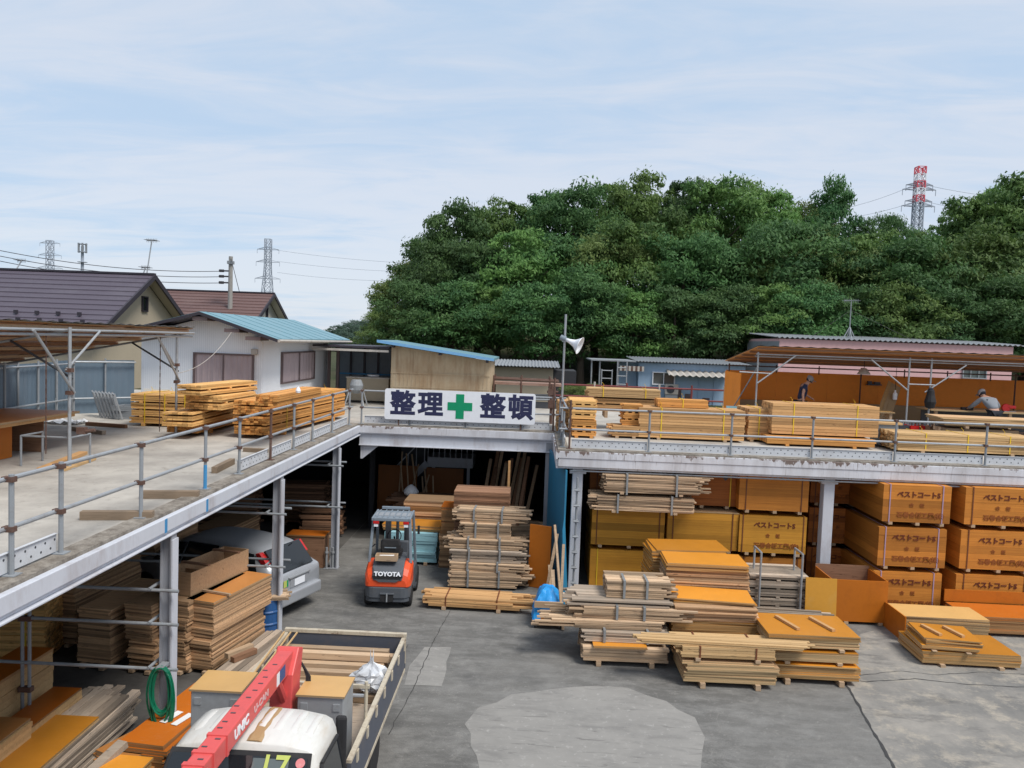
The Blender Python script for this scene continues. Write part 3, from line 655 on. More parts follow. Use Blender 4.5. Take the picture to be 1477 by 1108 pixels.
# pile A: ragged weathered bundles in front of the first column
xa = onz(900, 960, 0).x
bundle('bottom bundle of mixed brown and orange planks on two blocks, in the ragged pile', xa+.0, 14.6, 1.55, 1.0, .0, .36, 'used', .02, .12, .055, .06, .06, bear=.1)
ply_stack('strip of orange offcuts lying on the bottom bundle of the ragged pile', xa-.1, 14.3, 1.0, .5, .365, .41, 'ply_or', .03, .025, .03, name='offcut_sheets', cat='offcuts')
bundle('weathered bundle with two steel strap posts, second from the bottom of the ragged pile', xa+.02, 14.7, 1.5, .95, .415, .61, 'grey_wood', 0, .085, .034, .1, .1, posts=.27)
bundle('ragged bundle of thin laths whose ends stick far out to the left', xa-.2, 14.82, 1.75, .95, .615, .78, 'used', .03, .07, .032, .75, .1, miss=.12)
bundle('pale brown batten bundle held by two bent steel strap posts', xa+.12, 14.88, 1.85, .9, .785, 1.0, 'used', -.01, .07, .034, .35, .4, posts=.14)
bundle('ragged grey plank layer near the top of the ragged pile', xa-.02, 14.95, 1.8, .9, 1.005, 1.12, 'grey_wood', .0, .1, .04, .35, .15, miss=.1)
bundle('short strapped bundle on the very top of the ragged pile', xa+.22, 15.05, 1.1, .75, 1.125, 1.43, 'used', .01, .08, .04, .02, .35, posts=.2)

# pile B
xb = onz(1050, 990, 0).x
ply_stack('raw plywood stack on two blocks below the long pale boards', xb, 13.9, 1.62, 1.0, .0, .46, 'ply_raw', .01, .026, .025, bear=.1)
b = bundle('pale fresh battens strapped on top of the raw plywood stack', xb-.05, 13.78, 1.65, .7, .465, .72, 'cream', .015, .075, .045, .12, .04, bear=.06, straps=2, strapmat='strap_dark')
bundle('very long thin cream boards reaching out both sides over the pale battens', xb-.12, 13.62, 2.8, .32, .725, .8, 'cream', -.015, .08, .026, .25, .25)
ply_stack('stack of orange sheets and plywood behind the long cream boards', xb+.02, 15.05, 1.62, .95, .0, 1.06, 'ply_or', .02, .03, .05, bear=.1, rot=.03, layers=[(0, .42, 'ply_raw', 1.0, 0, 0), (.42, .7, 'ply_or', 1.1, -.04, .03), (.7, 1, 'ply_edge', .97, 0, 0)])
ply_stack('slanting orange sheets laid on the stack behind the long cream boards', xb+.0, 15.1, 1.6, .8, 1.065, 1.15, 'ply_or', -.05, .03, .04, rot=.05, name='loose_sheets')
ply_stack('tall stack of brown-edged ply topped by bright orange sheets', xb+.02, 16.0, 1.72, .9, .0, 1.6, 'ply_edge', -.02, .03, .045, bear=.1, rot=.03, layers=[(0, .5, 'ply_deep', 1.06, -.05, .02), (.5, .9, 'ply_edge', .98, .02, 0), (.9, 1, 'ply_or', .96, .0, 0)])
ply_stack('rearmost stack of staggered orange sheets against the yellow packs', xb-.2, 16.95, 1.6, .95, .0, 1.62, 'ply_or', .05, .03, .06, bear=.1, rot=.04)
# pile C
xc = (onz(1110, 985, 0).x+onz(1240, 993, 0).x)/2
G3 = 'three-part pile beside the pavement joint'
ply_stack('orange sheets on long skids at the bottom of the pile by the pavement joint', xc, 14.28, 1.6, 1.1, .0, .36, 'ply_or', -.01, .03, .02, bear=.1)
ply_stack('raw plywood sheets in the middle of the pile by the pavement joint', xc-.03, 14.3, 1.57, 1.05, .365, .58, 'ply_raw', .005, .026, .015, bear=.05, layers=[(0, .85, 'ply_raw', 1, 0, 0), (.85, 1, 'ply_or', 1.03, 0, 0)])
ply_stack('upper orange sheets with two battens on top, by the pavement joint', xc, 14.38, 1.62, 1.1, .585, .87, 'ply_or', .01, .026, .02, bear=.05, battens=1, layers=[(0, .6, 'ply_raw', 1, 0, 0), (.6, 1, 'ply_or', 1.02, 0, 0)])
# grey timber between posts
xg = px(1128, 850, 16.4)
t_ = bundle('weathered grey planks in a steel post rack behind the orange piles', xg-.06, 16.9, 1.25, .9, .05, 1.2, 'grey_wood', .0, .15, .075, .05, .05, bear=.1, gap=3)
for dx in (-.42, .46):
    MB().tube((dx, -.5, 0), (dx, -.5, 1.62), .024).tube((dx, -.5, 1.62), (dx, .0, 1.62), .024).tube((dx, .0, 1.62), (dx, .0, 0), .024).build('rack_post', MT['galv'], t_)
bundle('loose grey laths at the foot of the steel post rack', xg+.0, 15.85, 1.35, .3, .06, .62, 'grey_wood', -.03, .06, .03, .2, .3, miss=.2)
# leaning orange board and bin
bd = thing('leaning_board', 'upright orange board leaning against the bin beside the grey planks', 'board', (px(1180, 905, 16.4), 16.3, 0))
MB().box(-.33, -.012, .005, .33, .012, 1.18, M=Matrix.Rotation(-.09, 4, 'X') @ Matrix.Rotation(.01, 4, 'Y')).build('board', MT['ply_tan'] and paint('amber_board', (.55, .26, .03), (.5, .36, .15), .4, 1.5, .45), bd)
bn = thing('plywood_bin', 'open orange plywood bin standing right of the leaning board', 'bin', (px(1238, 905, 16.9), 16.95, 0))
for nm, bx in (('front_panel', (-.62, 0, .07, .62, .025, 1.0)), ('back_panel', (-.62, 1.0, .07, .62, 1.025, 1.06)), ('side_panel', (-.62, .026, .07, -.595, .999, 1.0)), ('side_panel', (.595, .026, .07, .62, .999, 1.0)), ('floor_panel', (-.59, .03, .07, .59, .99, .1))):
    MB().box(*bx).build(nm, MT['panel_or'] if nm != 'back_panel' else MT['brown_wood'], bn)
for x in (-.3, .45): MB().box(x, -.02, .005, x+.09, 1.04, .068).build('bearer', MT['used'], bn)
# pile E at right
xe = (onz(1330, 962, 0).x+onz(1468, 967, 0).x)/2
ply_stack('wide flat stack of yellow sheets at the right with smaller sheets on top', xe+.04, 15.35, 1.85, 1.05, .0, .3, 'ply_or', -.02, .026, .02, bear=.06)
ply_stack('small stack of orange sheets with two battens lying on the wide flat stack', xe-.34, 15.25, 1.05, .85, .302, .54, 'ply_or', -.08, .026, .04, bear=.02, battens=1, rot=.05)
ply_stack('long tan-topped plywood stack behind the small stack with battens', px(1362, 930, 16.2), 16.55, 1.75, .8, .0, .52, 'ply_tan', -.03, .026, .015, bear=.06)
bd = thing('leaning_board', 'narrow orange board standing on edge left of the tan-topped stack', 'board', (px(1299, 925, 16.2)-.02, 16.0, 0))
MB().box(-.012, 0, .005, .012, 1.0, .55).build('board', MT['panel_or'], bd)
ply_stack('low stack of deep orange sheets against the last column of packs', px(1440, 920, 17.0), 17.05, 1.9, .9, .0, .42, 'ply_deep', .0, .026, .03, bear=.08)
bd = thing('leaning_board', 'deep orange board on edge in front of the last column of packs', 'board', (px(1382, 880, 17.0), 17.6, .0))
MB().box(0, -.012, .43, 2.0, .012, .7).build('board', MT['panel_or'], bd)
# blue partition sheet, clamp pole, leaning sticks, tarp heap
tl = thing('partition_sheet', 'tall teal blue sheet closing the side of the right bay', 'wall panel', (0, 0, 0))
MB().prism(((.5, 21.5), (.54, 21.5), (.86, 18.0), (.82, 18.0)), .02, D-.45, 'z').build('sheet', MT['tealwall'], tl)
sh = thing('blue_sheet', 'narrow pale blue sheet leaning against the teal partition', 'panel', (.86, 17.3, 0))
MB().prism(((.0, 0.005), (.16, .005), (.16, 2.1), (.05, 1.7)), 0, .01, 'y').build('sheet', MT['tealwall'], sh)
sh.rotation_euler = (-.1, .02, .9)
pole = thing('clamp_pole', 'vertical pipe hung with scaffold clamps beside the white column', 'pipe', (px(829, 780, 18.1), 18.0, 0))
MB().tube((0, 0, .005), (0, 0, 2.85), .025).build('pipe', MT['galv_dull'], pole)
for k in range(7):
    z = .3+k*.37; MB().box(-.06, -.05, z, .05, .04, z+.06).tube((-.07, -.05, z+.03), (.07, -.05, z+.03), .016).build('clamp', MT['galv'], pole)
for i, (u, v, u2, v2, w_, lab) in enumerate(((812, 880, 800, 757, .05, 'tallest of the grey sticks leaning by the blue tarpaulin'), (795, 850, 792, 815, .05, 'short stick leaning between the deep orange boards and the tarpaulin'), (783, 850, 804, 770, .06, 'long plank leaning left of the teal partition'), (808, 862, 813, 785, .06, 'plank leaning flat on the teal partition'), (800, 862, 797, 822, .08, 'wide short offcut leaning behind the blue tarpaulin'))):
    a = onz(u, v+30, 0); b_ = aty(u2, v2, a.y+.5); t_ = thing('leaning_stick', lab, 'stick', a)
    MB().bar((0, 0, .02), b_-a, w_, .03).build('stick', MT['used'], t_)
c0 = onz(790, 905, 0)
ct = thing('hand_cart', 'low cart heaped with a blue tarpaulin at the foot of the teal partition', 'cart', (c0.x, c0.y+.15, 0))
for q in ((-.27, -.2), (.27, -.2), (-.27, .55), (.27, .55)): MB().tube((q[0]-.02, q[1], .06), (q[0]+.02, q[1], .06), .055, 12).build('wheel', MT['black'], ct)
MB().box(-.32, -.27, .12, .32, .62, .16).build('platform', MT['brown_wood'], ct); MB().box(-.16, -.29, .12, .16, -.272, .3).build('orange_plate', MT['panel_or'], ct)
MB().box(-.3, -.26, .45, .3, -.22, .58).build('end_board', MT['used'], ct)
tpm = thing('tarpaulin', 'crumpled bright blue tarpaulin heaped on the low cart', 'tarpaulin', (c0.x, c0.y+.28, .165))
mm = MB(); nx = 22
for i in range(nx+1):
    for k in range(nx+1):
        x = -.34+.68*i/nx; y = -.36+.8*k/nx; r_ = max(abs(x/.34), abs((y-.04)/.4)); h = .62*max(0, 1-r_**3)
        q = Vector((x*5, y*5, 2)); h += .09*noise.noise(q)+.06*noise.noise(q*2.3); mm.v.append((x*(1+.1*noise.noise(q+Vector((5, 0, 0)))), y, max(.0, h)))
for i in range(nx):
    for k in range(nx): a = i*(nx+1)+k; mm.f.append((a, a+nx+1, a+nx+2, a+1)); mm.a.append(0); mm.m.append(0)
mm.build('cloth', MT['tarp'], tpm)
x0 = px(770, 800, 18.4)
ply_stack('two deep orange sheets standing on edge left of the leaning sticks', x0+.15, 18.5, .55, .06, .01, 1.55, 'panel_or', -.35, 1.6, .0, name='edge_boards', cat='boards')
# ------------------------------------------------------------------ recess: central lumber pile and dark clutter
xw = px(698, 800, 18.2)
bundle('long fresh planks strapped on two blocks in front of the central lumber pile', px(682, 870, 16.7)-.02, 17.0, 1.9, .7, .0, .28, 'lumber_pale', -.04, .1, .055, .3, .55, bear=.08, straps=2, strapmat='strap_dark')
W6 = [(18.25, 1.55, .06, .42, 'used', .1, .55, 'lowest bundle of the central lumber pile, its ends sticking out to the right'),
      (18.3, 1.5, .425, .62, 'used', .05, .6, 'ragged second bundle of the central lumber pile'),
      (18.4, 1.55, .625, .91, 'grey_wood', .1, .35, 'greyish third bundle of the central lumber pile'),
      (18.5, 1.6, .915, 1.15, 'used', .3, .35, 'fourth bundle of the central lumber pile with both ends ragged'),
      (18.65, 1.15, 1.155, 1.5, 'used', .2, .02, 'short compact fifth bundle of the central lumber pile'),
      (18.8, 1.45, 1.505, 1.78, 'used', .25, .45, 'upper strapped bundle of the central lumber pile just below the dark planks')]
for i, (y, L, z0, z1, mt, rl, rr, lab) in enumerate(W6):
    bundle(lab, xw+(.0, -.02, .0, -.02, .03, .05)[i], y+.35, L, .85, z0, z1, mt, (.02, -.02, .01, -.01, .0, -.03)[i], .08, .032, rl, rr, posts=.24, miss=.03)
bundle('reddish brown plank block on the very top of the central lumber pile', px(695, 720, 19.5), 19.9, 1.42, .9, 1.5, 2.12, 'brown_wood', .0, .2, .04, .01, .01)
bundle('brown plank block under the back of the central lumber pile', px(695, 800, 19.7), 20.0, 1.4, .9, .05, 1.49, 'brown_wood', .0, .2, .05, .05, .05)
st = thing('upright_stick', 'thin pale stick standing up behind the top brown plank block', 'stick', (px(734, 690, 20.6), 20.6, .02)); MB().box(-.03, -.02, 0, .03, .02, 2.75).build('stick', MT['lumber_pale'], st)
# stacks behind the forklift
xs_ = px(612, 780, 20.4)
ply_stack('tall stack of grey-brown boards behind the pale blue boards', xs_+.1, 21.4, 1.5, .9, .0, 1.5, 'ply_edge', .0, .05, .03, bear=.1, layers=[(0, .78, 'ply_edge', 1, 0, 0), (.78, .9, 'ply_deep', 1, 0, 0), (.9, 1, 'ply_edge', 1.02, 0, 0)])
ply_stack('orange sheets lying on the pale blue boards behind the forklift', px(595, 765, 20.2), 20.5, 1.55, .8, .86, 1.0, 'ply_or', -.05, .03, .04, name='loose_sheets')
ply_stack('stack of pale blue painted boards behind the forklift', px(592, 790, 20.0), 20.35, 1.4, .8, .0, .855, 'iceblue', .0, .07, .03, bear=.08)
ply_stack('small stack of dark orange boards left of the central lumber pile', px(645, 765, 19.8), 20.2, .35, .8, .9, 1.6, 'ply_deep', 0, .05, .02, name='offcut_sheets')
ply_stack('brown block under the small dark orange boards', px(645, 765, 19.8), 20.2, .4, .8, .0, .895, 'ply_edge', 0, .05, .02)
# leaning long lumber at the right of the recess
gl = 'long planks leaning in the dark right corner of the recess'
for k in range(16):
    x = .1-k*.085+rs.uniform(-.03, .03); y = 22.4+rs.uniform(-.5, .6)+.05*k
    t_ = thing('leaning_plank', 'long brown plank leaning in the dark right corner of the recess', 'plank', (x-.35, y, .01), 0, gl)
    MB().bar((0, 0, .02), (.35+rs.uniform(-.15, .12), .7+rs.uniform(-.1, .3), rs.uniform(1.9, 2.8)), .1, .035, rs.uniform(-1, 1)).build('plank', MT['brown_wood' if k % 3 else 'used'], t_)  # most planks take darker wood to paint in the corner's shade
bundle('dark planks lying on the floor under the leaning long planks', -.25, 22.6, 1.2, .8, .0, .6, 'used', .1, .12, .05, .2, .2)
# steel stair with landing at the back
sr = thing('steel_stair', 'white steel stair and landing at the dark back of the recess', 'stair', (px(650, 690, 26), 26.5, 0))
MB().box(-.8, -.6, 1.62, .75, .6, 1.95).build('landing', MT['white_steel'], sr)
g = MB()
for k in range(9): g.box(-.8+k*.19, -.6, 1.95, -.775+k*.19, -.575, 2.95)
g.box(-.8, -.6, 2.95, .75, -.57, 2.99); g.build('railing', MT['white_steel'], sr)
g = MB()
for k in range(9): g.box(-.8-k*.17-.17, -.6, 1.6-k*.19, -.8-k*.17, .4, 1.64-k*.19)
g.build('tread', MT['galv_dull'], sr)
MB().bar((-2.4, -.62, .1), (-.8, -.62, 1.75), .04, .22).build('stringer', MT['white_steel'], sr)
g = MB().bar((-2.4, -.62, 1.0), (-.8, -.62, 2.75), .03, .04)
for k in range(6): g.bar((-2.3+k*.28, -.62, .2+k*.29), (-2.3+k*.28, -.62, 1.1+k*.31), .025, .025, up=(0, 1, 0))
g.build('handrail', MT['white_steel'], sr)
for x in (.6, -.6): MB().box(x-.05, -.55, .0, x+.05, -.45, 1.62).build('post', MT['white_steel'], sr)
for i, (u, v, y, w_, h_, mt, lab) in enumerate(((572, 720, 25, 1.3, 1.75, 'shaded_orange_board', 'dark orange board standing at the back left of the recess'), (640, 720, 25.4, 1.25, 1.65, 'shaded_orange_board', 'dark orange board standing below the stair landing'), (595, 690, 27, .9, 2.5, 'darksteel', 'tall grey sheet standing left of the stair'))):
    t_ = thing('standing_board', lab, 'board', (px(u, v, y), y, .01)); MB().box(-w_/2, 0, 0, w_/2, .03, h_, M=Matrix.Rotation(-.07, 4, 'X')).build('board', MT[mt], t_)
for k in range(9):
    t_ = thing('leaning_stick', 'thin stick leaning among the clutter behind the forklift', 'stick', (px(572+k*7, 730, 24.2), 24.2+rs.uniform(-.2, .2), .01), 0, 'thin sticks leaning behind the forklift')
    MB().bar((0, 0, 0), (rs.uniform(-.4, .5), .4, rs.uniform(1.5, 2.3)), .04, .03).build('stick', MT['used'], t_)
bundle('low brown timber heap behind the stacks at the back of the recess', px(620, 740, 23), 23.2, 2.0, .9, .0, 1.2, 'brown_wood', .05, .15, .06, .4, .3, miss=.1)
bg_ = thing('rubbish_bag', 'small white bag on the timber heap behind the forklift', 'bag', (px(592, 730, 22.9), 22.95, 1.21))
MB().lathe(((.02, 0), (.2, .04), (.24, .14), (.15, .26), (.04, .34)), 10).build('sack', MT['white_pl'], bg_, smooth=True)
# scaffold jacks by the corner column
for k, lab in enumerate(('grey jack base standing nearest the inner column, left one', 'grey jack base standing beside the inner column, right one')):
    p = onz(469+k*9, 822, 0); t_ = thing('jack_base', lab, 'jack', (p.x, p.y+.1, .004))
    MB().box(-.06, -.06, 0, .06, .06, .012).build('foot', MT['galv_dull'], t_); MB().tube((0, 0, .012), (0, 0, .55), .03).build('stem', MT['galv'], t_); MB().tube((0, 0, .4), (0, 0, .44), .05).build('nut', MT['galv'], t_)
# ------------------------------------------------------------------ left bay under the deck: ply stacks, long stock, drum, hose
def pile(label, u, v, w_, L, z0, z1, mat, rz=-.2, dy=0, ly=None, **k):
    # u,v = photo position of the middle of the near bottom edge; the stack runs back from there
    p = onz(u, v, 0); d = Vector((math.sin(-rz), math.cos(rz), 0)); c = Vector((p.x, p.y, 0))+d*(L/2+dy)
    return ply_stack(label, c.x, c.y, w_, L, z0, z1, mat, rz, **k)
pile('old plywood stack under the steep orange-topped stack beside the blue drum', 285, 972, .56, 1.7, .02, .72, 'ply_edge', -.2, t=.03, j=.03, bear=.06)
pile('steep plywood stack with an orange coated top near the blue drum', 287, 972, .56, 1.75, .725, 1.3, 'ply_brown', -.24, t=.03, j=.015, layers=[(0, .9, 'ply_edge', 1, 0, 0), (.9, 1, 'ply_brown', 1, 0, 0)])
pb = onz(300, 960, 0)
t_ = thing('batten', 'thin batten lying across the steep orange-topped stack', 'batten', (pb.x+.05, 13.35, 1.305)); MB().bar((-.3, .1, .02), (.35, -.1, .02), .05, .035).build('stick', MT['used'], t_)
pile('old plywood stack carrying the open crate behind the front column', 248, 972, .56, 1.75, .02, 1.3, 'ply_edge', -.2, t=.03, j=.025, bear=.06)
cr = thing('open_crate', 'open plywood crate with orange lining on the stack behind the front column', 'crate', (onz(252, 972, 0).x+.1, 14.0, 1.305), -.24)
for bx in ((-.28, -.85, 0, .28, .85, .02), (-.28, -.85, .021, -.262, .85, .42), (.262, -.85, .021, .28, .85, .42), (-.261, -.85, .021, .261, -.832, .42), (-.261, .832, .021, .261, .85, .42), (-.261, -.3, .021, .261, -.28, .3)):
    MB().box(*bx).build('panel', MT['ply_brown'] if bx[5] < .1 else MT['ply_edge'], cr)
for y in (-.4, .5): MB().box(-.29, y, .42, .29, y+.07, .45).build('cross_slat', MT['brown_wood'], cr)
pile('ragged plywood stack just left of the front column', 203, 972, .52, 1.7, .02, 1.22, 'ply_edge', -.16, t=.035, j=.05, bear=.06)
pile('shaded plywood stack, second left of the front column', 135, 966, .62, 1.7, .02, 1.1, 'ply_edge', -.14, t=.03, j=.02, bear=.1, layers=[(0, .32, 'ply_edge', 1.05, 0, 0), (.32, 1, 'ply_edge', 1, 0, 0)])
pile('dark plywood stack farthest left under the deck', 60, 945, .75, 2.0, .02, 1.5, 'ply_edge', -.1, t=.03, j=.03, bear=.06, dy=.4)
for i, (x, y, h) in enumerate(((-9.6, 15.2, 1.3), (-8.6, 17.5, 1.6), (-7.9, 19.8, 1.0))):
    ply_stack('dim plywood stack deep under the left deck, number %s from the front' % ('one', 'two', 'three')[i], x, y, .9, 1.8, .02, h, 'ply_edge', -.1, .04, .03, .08)
# long stock running towards the camera
def longstock(label, u, v, ztop, w_, L, mat, z0=.02, t=.05, rz=0.0, m2=None, bw=None, rag=.02):
    p = onz(u, v, ztop)   # far right end corner of the top face
    c = Vector((p.x-w_/2, p.y-L/2, 0))
    if bw: return bundle(label, c.x, c.y, L, w_, z0, ztop, mat, PI/2+rz, bw, t, rag, rag*4, bear=.08)
    return ply_stack(label, c.x, c.y, w_, L, z0, ztop, mat, rz, t=t, j=.008, bear=.08, layers=[(0, .96, mat, 1, 0, 0), (.96, 1, m2 or mat, 1, 0, 0)])
longstock('tall yellow lumber pack topped by an orange sheet at the left edge of the view', 76, 934, 1.2, .5, 3.6, 'cream', t=.1, m2='ply_deep')
longstock('low yellow lumber pack topped by a narrow orange sheet, third from the left', 118, 992, .72, .42, 3.2, 'cream', t=.08, m2='ply_deep')
longstock('brown-topped sheet pack at the bottom left corner of the view', 46, 1036, .88, .75, 2.0, 'cream', t=.06, m2='ply_brown')
longstock('wide flat pack topped by a bright orange sheet in the foreground', 143, 1034, .62, .62, 2.6, 'cream', t=.06, m2='ply_or')
longstock('weathered long boards with uneven ends beside the bright orange sheet', 190, 1000, .58, .75, 3.3, 'grey_wood', bw=.12, t=.045, rag=.12)
p = onz(0, 930, .6)
bundle('yellow strapped lumber under the deck at the left edge', p.x-.6, p.y+1.2, 1.6, 1.0, .02, 1.5, 'lumber', .1, .1, .05, .03, .03, straps=2)
p = onz(262, 1040, .55)
ply_stack('dark red-brown sheets with white paper slips beside the front column', p.x-.05, p.y+.1, .62, 1.75, .02, .62, 'ply_deep', -.12, .03, .02, .06)
for k, (dx, dy) in enumerate(((-.12, -.05), (.06, -.1))):
    t_ = thing('paper_slip', 'white paper slip on the dark red-brown sheets, %s one' % ('left', 'right')[k], 'paper', (p.x+dx, p.y+dy, .627), -.3); MB().box(-.05, -.17, 0, .05, .17, .004).build('slip', MT['paper'], t_)
p = onz(190, 1070, .55)
ply_stack('splintered brown sheets low behind the hanging hose', p.x+.1, p.y+.1, .6, .9, .02, .5, 'ply_brown', -.4, .035, .06, .06, rot=.2)
p = onz(185, 1100, .75)
ply_stack('bright yellow sheet stack at the foot of the front column', p.x-.02, p.y-.35, .5, .9, .02, .78, 'ply_or', -.05, .03, .015, .06)
t_ = thing('grey_timber', 'single weathered timber sticking up left of the bright yellow sheet stack', 'timber', (0, 0, 0)); a = onz(178, 1072, .85); b = onz(120, 1125, .7); MB().bar(a, b, .14, .08).build('timber', MT['grey_wood'], t_)
p = onz(368, 955, .25)
bundle('weathered grey boards lying between the truck and the ply stacks', p.x-.05, p.y, 2.6, .75, .02, .3, 'grey_wood', PI/2-.14, .13, .05, .1, .2, bear=.08)
for k, (u, v, L) in enumerate(((345, 938, .55), (352, 944, .5))):
    q = onz(u, v, .36); t_ = thing('wood_block', 'short brown offcut on the grey boards by the truck, %s one' % ('upper', 'lower')[k], 'wood block', (q.x, q.y, .305), PI/2-.5); MB().box(-L/2, -.05, 0, L/2, .05, .09).build('block', MT['brown_wood'] if k else MT['used'], t_)
# blue drum with boards on it
q = onz(376, 920, 0); dr = thing('blue_drum', 'blue steel drum under scrap boards behind the second column', 'drum', (q.x, q.y+.3, .006))
MB().lathe(((.28, 0), (.29, .02), (.285, .2), (.3, .22), (.3, .24), (.285, .26), (.285, .44), (.3, .46), (.3, .48), (.285, .5), (.285, .68), (.295, .7), (.29, .715), (.26, .71)), 24).build('body', MT['barrel'], dr, smooth=False)
t_ = bundle('scrap boards lying on the blue drum', q.x+.02, q.y+.3, .75, .5, .722, .8, 'used', .25, .1, .025, .08, .12)
# hose coil on the front column
hc = thing('garden_hose', 'coiled green garden hose hanging on the front column', 'hose', (EX+.02, 10.18, 1.33))
hm = MB(); r2 = random.Random(3)
for k in range(9):
    pts = []; ww = r2.uniform(.09, .19); hh = r2.uniform(.62, 1.0); oy = r2.uniform(-.05, .03)-.03; ox = r2.uniform(-.03, .03)
    for i in range(25):
        a = 2*PI*i/24; pts.append((ox+ww*math.sin(a), -.02+oy, -hh/2+hh/2*math.cos(a)*(1 if math.cos(a) > 0 else 1)+.05))
    hm.path(pts, .014, 6)
hm.build('coil', MT['hose'], hc); MB().box(-.05, -.1, 0.02, .05, .1, .06).build('hook', MT['galv'], hc)
# twin scaffold uprights near the left edge
q = onz(28, 1040, .02); sp_ = thing('scaffold_upright', 'pair of clamped scaffold uprights under the deck at the far left', 'scaffold', (-6.93, 10.2, .005))
for dx in (0, .1): MB().tube((dx, 0, 0), (dx, 0, D-.4), .024).build('pipe', MT['galv_dull'], sp_)
for z in (.9, 1.9, 2.4): MB().box(-.04, -.04, z, .14, .04, z+.07).build('clamp', MT['rust'], sp_)
# clutter seen dimly behind the car
for i, (x, y, w_, h, mt) in enumerate(((-9, 22.5, 1.6, 1.9, 'brown_wood'), (-7.2, 24, 1.4, 1.3, 'brown_wood'), (-6.2, 22.6, 1.0, .8, 'brown_wood'))):  # darker wood on all heaps puts the shade into their colour
    bundle('dim timber heap behind the car, %s' % ('farthest left', 'in the middle', 'nearest the recess')[i], x, y, w_, .9, .02, h, mt, .1, .12, .06, .2, .2, bear=.08, miss=.15)
t_ = thing('plywood_box', 'orange plywood box behind the tail of the silver car', 'box', (px(440, 800, 19.2), 19.3, 0)); MB().box(-.5, 0, 0.006, .45, .5, .8).build('carcass', MT['brown_wood'], t_); MB().box(-.52, -.02, .802, .47, .52, .84).build('lid', MT['ply_deep'], t_)  # carcass coloured darker to look shaded
# ------------------------------------------------------------------ car: silver estate, tail towards the yard
def loft(secs, close=True):
    m = MB(); n = len(secs[0])
    for s in secs: m.v += [tuple(p) for p in s]
    for i in range(len(secs)-1):
        for k in range(n if close else n-1):
            m.f.append((i*n+k, i*n+(k+1) % n, (i+1)*n+(k+1) % n, (i+1)*n+k)); m.a.append(0); m.m.append(0)
    m.f.append(tuple(range(n))[::-1]); m.f.append(tuple((len(secs)-1)*n+k for k in range(n)))
    m.a += [0, 0]; m.m += [0, 0]
    return m
ch = math.atan2(.34, -.94)
car = thing('parked_car', 'silver estate car parked under the left deck, tail towards the yard', 'car', (-4.88, 16.1, 0), ch)
def csec(x, wb, wt, zb, zbelt, zt, wroof):
    # local x = towards the nose; half section mirrored
    h = [(wb*.93, zb), (wb, zb+.12), (wb, zb+.38), (wb*.985, zbelt)]
    if zt > zbelt+.03: h += [(wroof+(wt-wroof)*.6, zbelt+(zt-zbelt)*.4), (wroof, zt-.07), (wroof*.8, zt-.012), (wroof*.35, zt)]
    else: h += [(wb*.96, zbelt+.01), (wb*.9, zbelt+.02), (wb*.7, zbelt+.03), (wb*.3, zbelt+.035)]
    return [(x, y, z) for y, z in h]+[(x, -y, z) for y, z in h[::-1]]
secs = [csec(.0, .74, .6, .32, .78, .79, .5), csec(.06, .8, .68, .24, .9, .91, .6), csec(.12, .82, .74, .22, .94, .99, .6), csec(.5, .845, .8, .2, .95, 1.42, .62), csec(.75, .85, .82, .2, .95, 1.47, .63), csec(1.6, .85, .82, .2, .94, 1.54, .64), csec(2.4, .85, .82, .2, .93, 1.52, .63), csec(2.75, .85, .8, .2, .93, 1.44, .61), csec(3.45, .84, .78, .2, .92, 1.0, .6), csec(3.7, .83, .75, .2, .9, .93, .6), csec(4.2, .8, .7, .22, .78, .8, .6), csec(4.42, .68, .5, .3, .6, .62, .4)]
bo = loft(secs).build('body', MT['car_silver'], car, smooth=True); sb = bo.modifiers.new('sub', 'SUBSURF'); sb.levels = 1; sb.render_levels = 2
def quadgrid(name, pts, mat, par, off=(0, 0, 0)): return MB().poly([Vector(p)+Vector(off) for p in pts]).build(name, mat, par, fixn=False)
# glass set just proud of the body
MB().prism(((.06, .98), (.08, .965), (.5, 1.39), (.455, 1.425)), -.57, .57, 'y').build('rear_window', MT['glass_dark'], car, bevel=.01)
for sgn in (1, -1):
    g = MB(); P_ = [(.42, .845, .97), (1.45, .865, .97), (1.45, .725, 1.42), (.62, .7, 1.36)]; Q_ = [(1.52, .865, .97), (2.45, .865, .96), (2.35, .72, 1.42), (1.52, .725, 1.43)]; S_ = [(2.5, .86, .96), (3.25, .85, .95), (2.65, .71, 1.37), (2.42, .715, 1.4)]
    for q in (P_, Q_, S_): g.poly([(x, y*sgn, z) for x, y, z in q])
    g.build('side_window', MT['glass_dark'], car)
    for x in (.78, 3.45):
        wv = MB().lathe(((.16, -.1), (.29, -.1), (.31, -.07), (.31, .07), (.29, .1), (.16, .1)), 24, M=Matrix.Translation((x, sgn*.76, .31)) @ Matrix.Rotation(PI/2, 4, 'X')); wo = wv.build('wheel', MT['black'], car)
        MB().lathe(((.02, -.08), (.19, -.095), (.19, .095), (.02, .08)), 14, M=Matrix.Translation((x, sgn*.765, .31)) @ Matrix.Rotation(PI/2, 4, 'X')).build('rim', MT['galv'], wo)
    MB().box(2.55, sgn*.88-.06, .95, 2.65, sgn*.88+.12*sgn*0+.06, 1.07).build('mirror', MT['car_silver'], car, bevel=.02)
bp = MB().box(-.09, -.7, .3, .12, .7, .56).build('bumper', MT['car_silver'], car, bevel=.05, seg=3)
MB().box(-.012, -.3, .62, .03, .3, .8).build('plate_recess', MT['car_silver'], car, bevel=.01)
MB().box(-.02, -.17, .64, -.013, .17, .78).build('number_plate', MT['signwhite'], car)
MB().box(-.03, -.35, .82, .05, .35, .855).build('chrome_strip', MT['galv'], car, bevel=.006)
